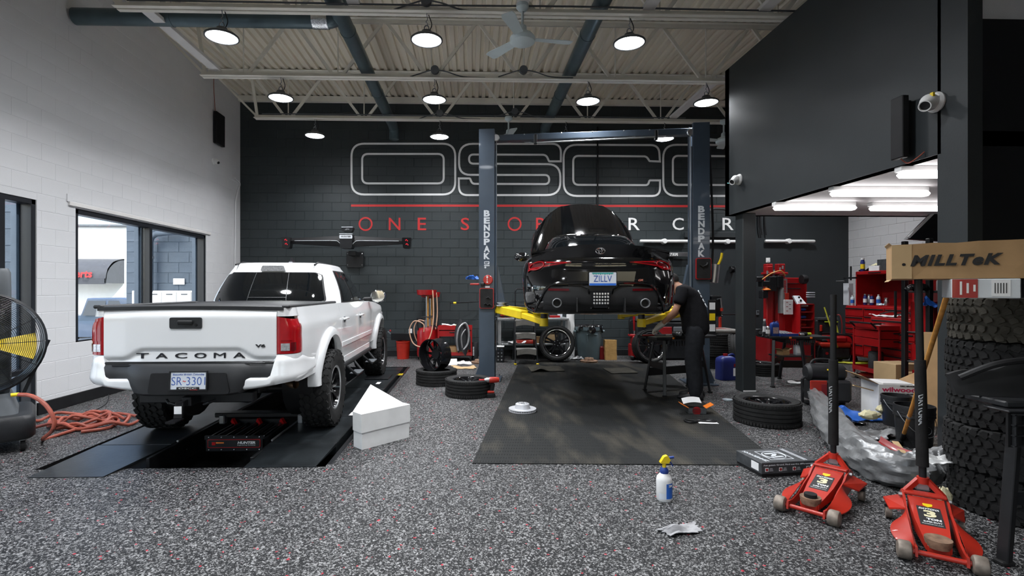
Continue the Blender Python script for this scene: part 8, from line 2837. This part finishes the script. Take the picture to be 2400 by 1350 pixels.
floor_jack('red floor jack with a black saddle pad, beside the flat parts box', (a.x, a.y, 0), math.atan2(v.y, v.x) - PI / 2, 1.0, True, A(1972, 690, b.y).z - .26)
a, b = F(2206, 1328, 0), F(2152, 1200, 0)
v = b - a
floor_jack('red floor jack with a rusty bare saddle, nearest the viewer, below the tire stack', (a.x, a.y, 0), math.atan2(v.y, v.x) - PI / 2, 1.0, False, A(2128, 655, b.y).z - .26, (-.02, .02))
p = F(2098, 896)
t = floor_jack('red floor jack half hidden behind the white lettered carton, only its black handle clear', (p.x - .19, p.y + .52, 0), R(200), .9, False, 1.38, (.0, .0))

# ------------------------------------------------------------------ tyre stack, long carton, bench at the right edge
SX, SY = 3.73, 3.33
for i in range(5):
 rr = random.Random(i)
 t = thing('tire', 'chunky off road tire in the tall stack at the jamb, %s' % ('lowest one', 'second from the floor', 'middle one', 'second from the top', 'topmost, dustier one')[i], 'tire', (SX + rr.uniform(-.02, .02), SY + rr.uniform(-.02, .02), .145 + i * .288), rz=i * .7, ry=-PI / 2, group='off road tires stacked at the jamb')
 wheel_parts(t, .405, .285, .22, 8, 'offroad', rim=False, tmat='rubber_dusty' if i == 4 else 'rubber', tread_n=42)
zs_ = .145 + 4 * .288 + .145
YL = 3.02
RM = -R(35)
mr_ = Matrix.Rotation(RM, 3, 'Z')
q0, q1 = A(2230, 700, YL), A(2345, 700, YL)
wv = .30
t = carton('white speckled parts carton with a red end, under the long brown carton', tuple(Vector((q0.x, YL, zs_)) + mr_ @ Vector((wv / 2, .15, 0))), wv, .3, .115, 'letter_grey', rz=RM, tape=False)
MB().box((-wv * .30, -.152, .058), (wv * .38, .003, .112)).build('red_print', 'red', t, smooth=False)
for i in range(3): MB().box((-wv * .36 + i * .03, -.1545, .06), (.010, .002, .08 - .02 * i)).build('print', 'white', t, smooth=False)
lb = MB().box((wv * .22, -.152, .06), (.08, .003, .095)).build('label_sheet', 'paper', t, smooth=False)
for i in range(5): MB().box((wv * .22 - .025 + i * .012, -.1545, .06), (.004, .002, .06)).build('print', 'ink', lb, smooth=False)
carton('plain black carton at the right end under the long brown carton', tuple(Vector((q0.x, YL, zs_)) + mr_ @ Vector((wv + .30, .18, 0))), .55, .32, .113, 'box_black', rz=RM, tape=False)
YM = 3.22
a = A(2090, 610, YM)
zb = zs_ + .116
zt = zb + .225
Lm = 1.45
t = thing('long_carton', 'long brown cardboard carton with black italic lettering lying on the tire stack', 'box', tuple(Vector((a.x, a.y, zb)) + mr_ @ Vector((Lm / 2, .172, 0))), rz=RM)
hb_ = zt - zb
def LC(v, u):
 pass
rings = []
rr = random.Random(4)
for i in range(15):
 x = -Lm / 2 + Lm * i / 14
 j = lambda: rr.uniform(-.004, .004)
 rings.append([(x, -.17 + j(), .0 + abs(j())), (x, -.172 + j(), hb_ / 2), (x, -.17 + j(), hb_ + j()), (x, 0, hb_ + .004 + j()), (x, .17, hb_ + j()), (x, .17, 0)])
MB().loft(rings).build('carton', 'cardboard', t, smooth=False)
for z, dz in ((0, -.01), (hb_, .012)):
 MB().add([(-Lm / 2, -.16, z), (-Lm / 2, .16, z), (-Lm / 2 - .012, .14, z + dz), (-Lm / 2 - .015, -.17, z + dz), (-Lm / 2, -.16, z - .004), (-Lm / 2, .16, z - .004), (-Lm / 2 - .012, .14, z + dz - .004), (-Lm / 2 - .015, -.17, z + dz - .004)], [(0, 1, 2, 3), (4, 7, 6, 5), (0, 4, 5, 1), (1, 5, 6, 2), (2, 6, 7, 3), (0, 3, 7, 4)]).build('torn_flap', 'cardboard_light', t, smooth=False)
MB().box((-Lm / 2 + .05, -.1745, hb_ / 2), (.10, .002, hb_ * .96)).build('tape', 'cardboard_light', t, smooth=False)
def onface(px):
 d = ray(px, 610); e_ = mr_ @ Vector((1, 0, 0))
 # where the sight line meets the front face, measured along it
 k = (a.x * d.y - a.y * d.x) / (e_.y * d.x - e_.x * d.y)
 return k - Lm / 2
xm0, xm1 = onface(2133), onface(2352)
zl0, zl1 = .082, .152
text('MILLTeK', .1, 'ink', t, ((xm0 + xm1) / 2, -.1785, (zl0 + zl1) / 2 - .0), name='box_lettering', fit=(xm1 - xm0, zl1 - zl0), bold=.0048, shear=.28, space=1.14)
MB().lathe([(0, -.001), (.010, -.001), (.008, 0), (0, 0)], 7, axis='y').build('torn_hole', 'black', t).location = (-Lm / 2 + .06, -.178, hb_ * .42)
# bench with a black grille at the right edge
pl_ = F(2366, 1322)
t = thing('work_stand', 'black steel work stand at the edge of view, in front of the tire stack', 'stand', (pl_.x, pl_.y, 0))
zt = .86
for x, y in ((0, 0), (.75, 0), (.42, .16), (.75, .16)):
 MB().bar((x - .03, y, .015), (x + .06, y + .02 * (1 if y == 0 else -1), zt), .055, .04, b=.004).build('leg', 'black', t, smooth=False)
 MB().box((x - .03, y, .012), (.075, .06, .024), .006).build('foot', 'rubber', t)
MB().box((.40, .08, zt + .015), (.92, .24, .035), .008).build('top_board', 'plastic_black', t)
MB().bar((.02, .02, .35), (.74, .02, .35), .02, .07).build('stretcher', 'black_metal', t)
gx = A(2262, 900, pl_.y + .25)
t = thing('bumper_grille', 'black plastic bumper grille piece resting on the work stand by the tires', 'car part', (pl_.x + .20, pl_.y + .14, zt + .034))
def BG(u, v):
 x = lerp(-.36, .5, u)
 return (x, -.10 + .10 * (2 * u - 1) ** 2 + .05 * v, lerp(0, .19 - .10 * abs(u - .55) ** 1.5 * 2, v) + .012 * math.sin(u * 22) * v)
MB().grid(BG, 30, 8, (0, .02, 0)).build('shell', 'black', t)
MB().tube(cr([(-.36, -.02, .10), (-.22, -.10, .19), (0, -.14, .22), (.3, -.14, .22), (.5, -.05, .18)], 6), .018, 8).build('lip', 'black', t)
g = MB()
for i in range(12): g.box((-.27 + i * .06, .02 - .25, -.14), (.006, .02, .17))
for j in range(4): g.box((.06, -.23, -.06 - j * .055), (.68, .02, .006))
go = g.build('mesh_grid', 'plastic_black', t, smooth=False, kind='stuff')
MB().box((.06, -.21, -.14), (.70, .012, .19)).build('mesh_backing', 'black', t, smooth=False)
MB().box((.06, -.16, -.045), (.72, .14, .012), .004).build('mesh_top', 'plastic_black', t)

# ------------------------------------------------------------------ drum fan and hose at the left
p = F(66, 1072)
RFZ = R(40)
fm_ = Matrix.Translation(F(84, 1056)) @ Matrix.Rotation(RFZ, 4, 'Z') @ Matrix.Translation((-.53, .42, 0))
fl = lambda v: fm_.inverted() @ Vector(v)
by = p.y
t = thing('drum_fan', 'large black drum fan with yellow blades on a wheeled grey plastic base', 'fan', tuple(fm_.translation), rz=RFZ)
MB().loft([[(x * s, y * s, z) for x, y in rrect(1.06, .86, .12, 5)] for z, s in ((.115, .96), (.14, 1), (.30, 1), (.335, .95))]).build('base_deck', 'plastic_black', t, ang=50)
MB().loft([[(x * s - .05, y * s, z) for x, y in rrect(.92, .60, .08, 4)] for z, s in ((.33, 1), (.48, .90), (.53, .86))]).build('base_housing', 'plastic_grey', t, ang=50)
for i in (-1, 1):
 for j in (-1, 1):
  c_ = empty('caster', t, (i * .44, j * .34, 0))
  MB().cyl((-.018, 0, .05), (.018, 0, .05), .05, n=18).build('caster_wheel', 'rubber', c_)
  MB().box((0, .01, .10), (.05, .05, .05), .01).build('fork', 'steel_dull', c_)
fc = fl(A(-50, 806, by + .10))
E = empty('drum', t, tuple(fc), (0, 0, R(6)))
RF = .455
MB().lathe([(RF, -.06), (RF + .02, -.05), (RF + .02, .26), (RF, .27), (RF, -.06)], 56, axis='y').build('shroud', 'black_metal', E)
MB().lathe([(0, -.10), (.09, -.10), (.10, -.08), (.10, .10), (0, .10)], 24, axis='y').build('motor_hub', 'black', E)
wr = MB()
for k in range(26):
 r = .10 + k * (RF - .10) / 25
 z = -.085 - .05 * math.cos(k / 25 * PI / 2)
 wr.tube([(r * math.cos(i * PI / 24), z, r * math.sin(i * PI / 24)) for i in range(48)], .0022, 4, closed=True)
for i in range(12):
 a = i * PI / 6
 wr.tube([(.09 * math.cos(a), -.135, .09 * math.sin(a)), (.28 * math.cos(a), -.115, .28 * math.sin(a)), (RF * math.cos(a), -.075, RF * math.sin(a))], .003, 4)
wr.build('guard_wires', 'black_metal', E, kind='stuff')
for i in range(3):
 a0 = i * PI * 2 / 3 - .12
 MB().grid(lambda u, v, a0=a0: (lerp(.09, .40, u) * math.cos(a0 + (v - .5) * .62), -.02 + .10 * (v - .5), lerp(.09, .40, u) * math.sin(a0 + (v - .5) * .62)), 8, 6, (0, .006, 0)).build('blade', 'yellow', E)
for k in (-1, 1): MB().bar((fc.x + k * .30, fc.y + .1, .5), (fc.x + k * (RF + .03), fc.y + .1, fc.z), .05, .03).build('yoke_arm', 'black_metal', t)
q = fl(A(4, 658, by + .45))
MB().loft([[(x + q.x, y + q.y, z) for x, y in rrect(.14 * s, .16 * s, .05, 4)] for z, s in ((.53, 1), (q.z - .1, 1), (q.z + .08, .95), (q.z + .12, .7))]).build('rear_tank', 'plastic_grey', t, ang=50)
q = A(36, 925, by - .12)
vq = fl(q)
MB().cyl(vq + Vector((-.03, 0, 0)), vq + Vector((.025, 0, 0)), .016, n=10).build('brass_fitting', 'yellow', t)
H = [Vector(q) + Vector((.03, 0, 0)), A(75, 928, by - .14), A(108, 950, by - .15), A(127, 985, by - .16), A(122, 1010, by - .1)]
H += [F(100, 1030, .02), F(150, 1015, .02)]
rr = random.Random(9)
cc = F(180, 1000)
for i in range(78):
 a = 1.2 + i / 16 * 2 * PI
 k = 1 + .22 * math.sin(i * .21 + 1) + rr.uniform(-.03, .03)
 off = .16 * math.sin(i * .13)
 H.append(Vector((cc.x + off + .36 * k * math.cos(a), cc.y + .10 + .27 * k * math.sin(a), .02 + .028 * (i % 3) * (1 if i < 60 else .4))))
H += [F(278, 985, .02), F(255, 1002, .02), F(190, 1012, .02)]
tag(MB().tube(cr(H, 3), .017, 8).build('water_hose', 'hose_red'), 'rust red rubber hose coiled on the floor from the drum fan toward the pickup', 'hose')
p = F(230, 958)
tag(MB().tube(cr([F(255, 925, .1), F(250, 945, .03), F(225, 960, .01), F(200, 964, .01)], 6), .006, 6).build('electric_cable', 'black'), 'thin black cable on the floor along the white wall behind the red hose', 'cable')
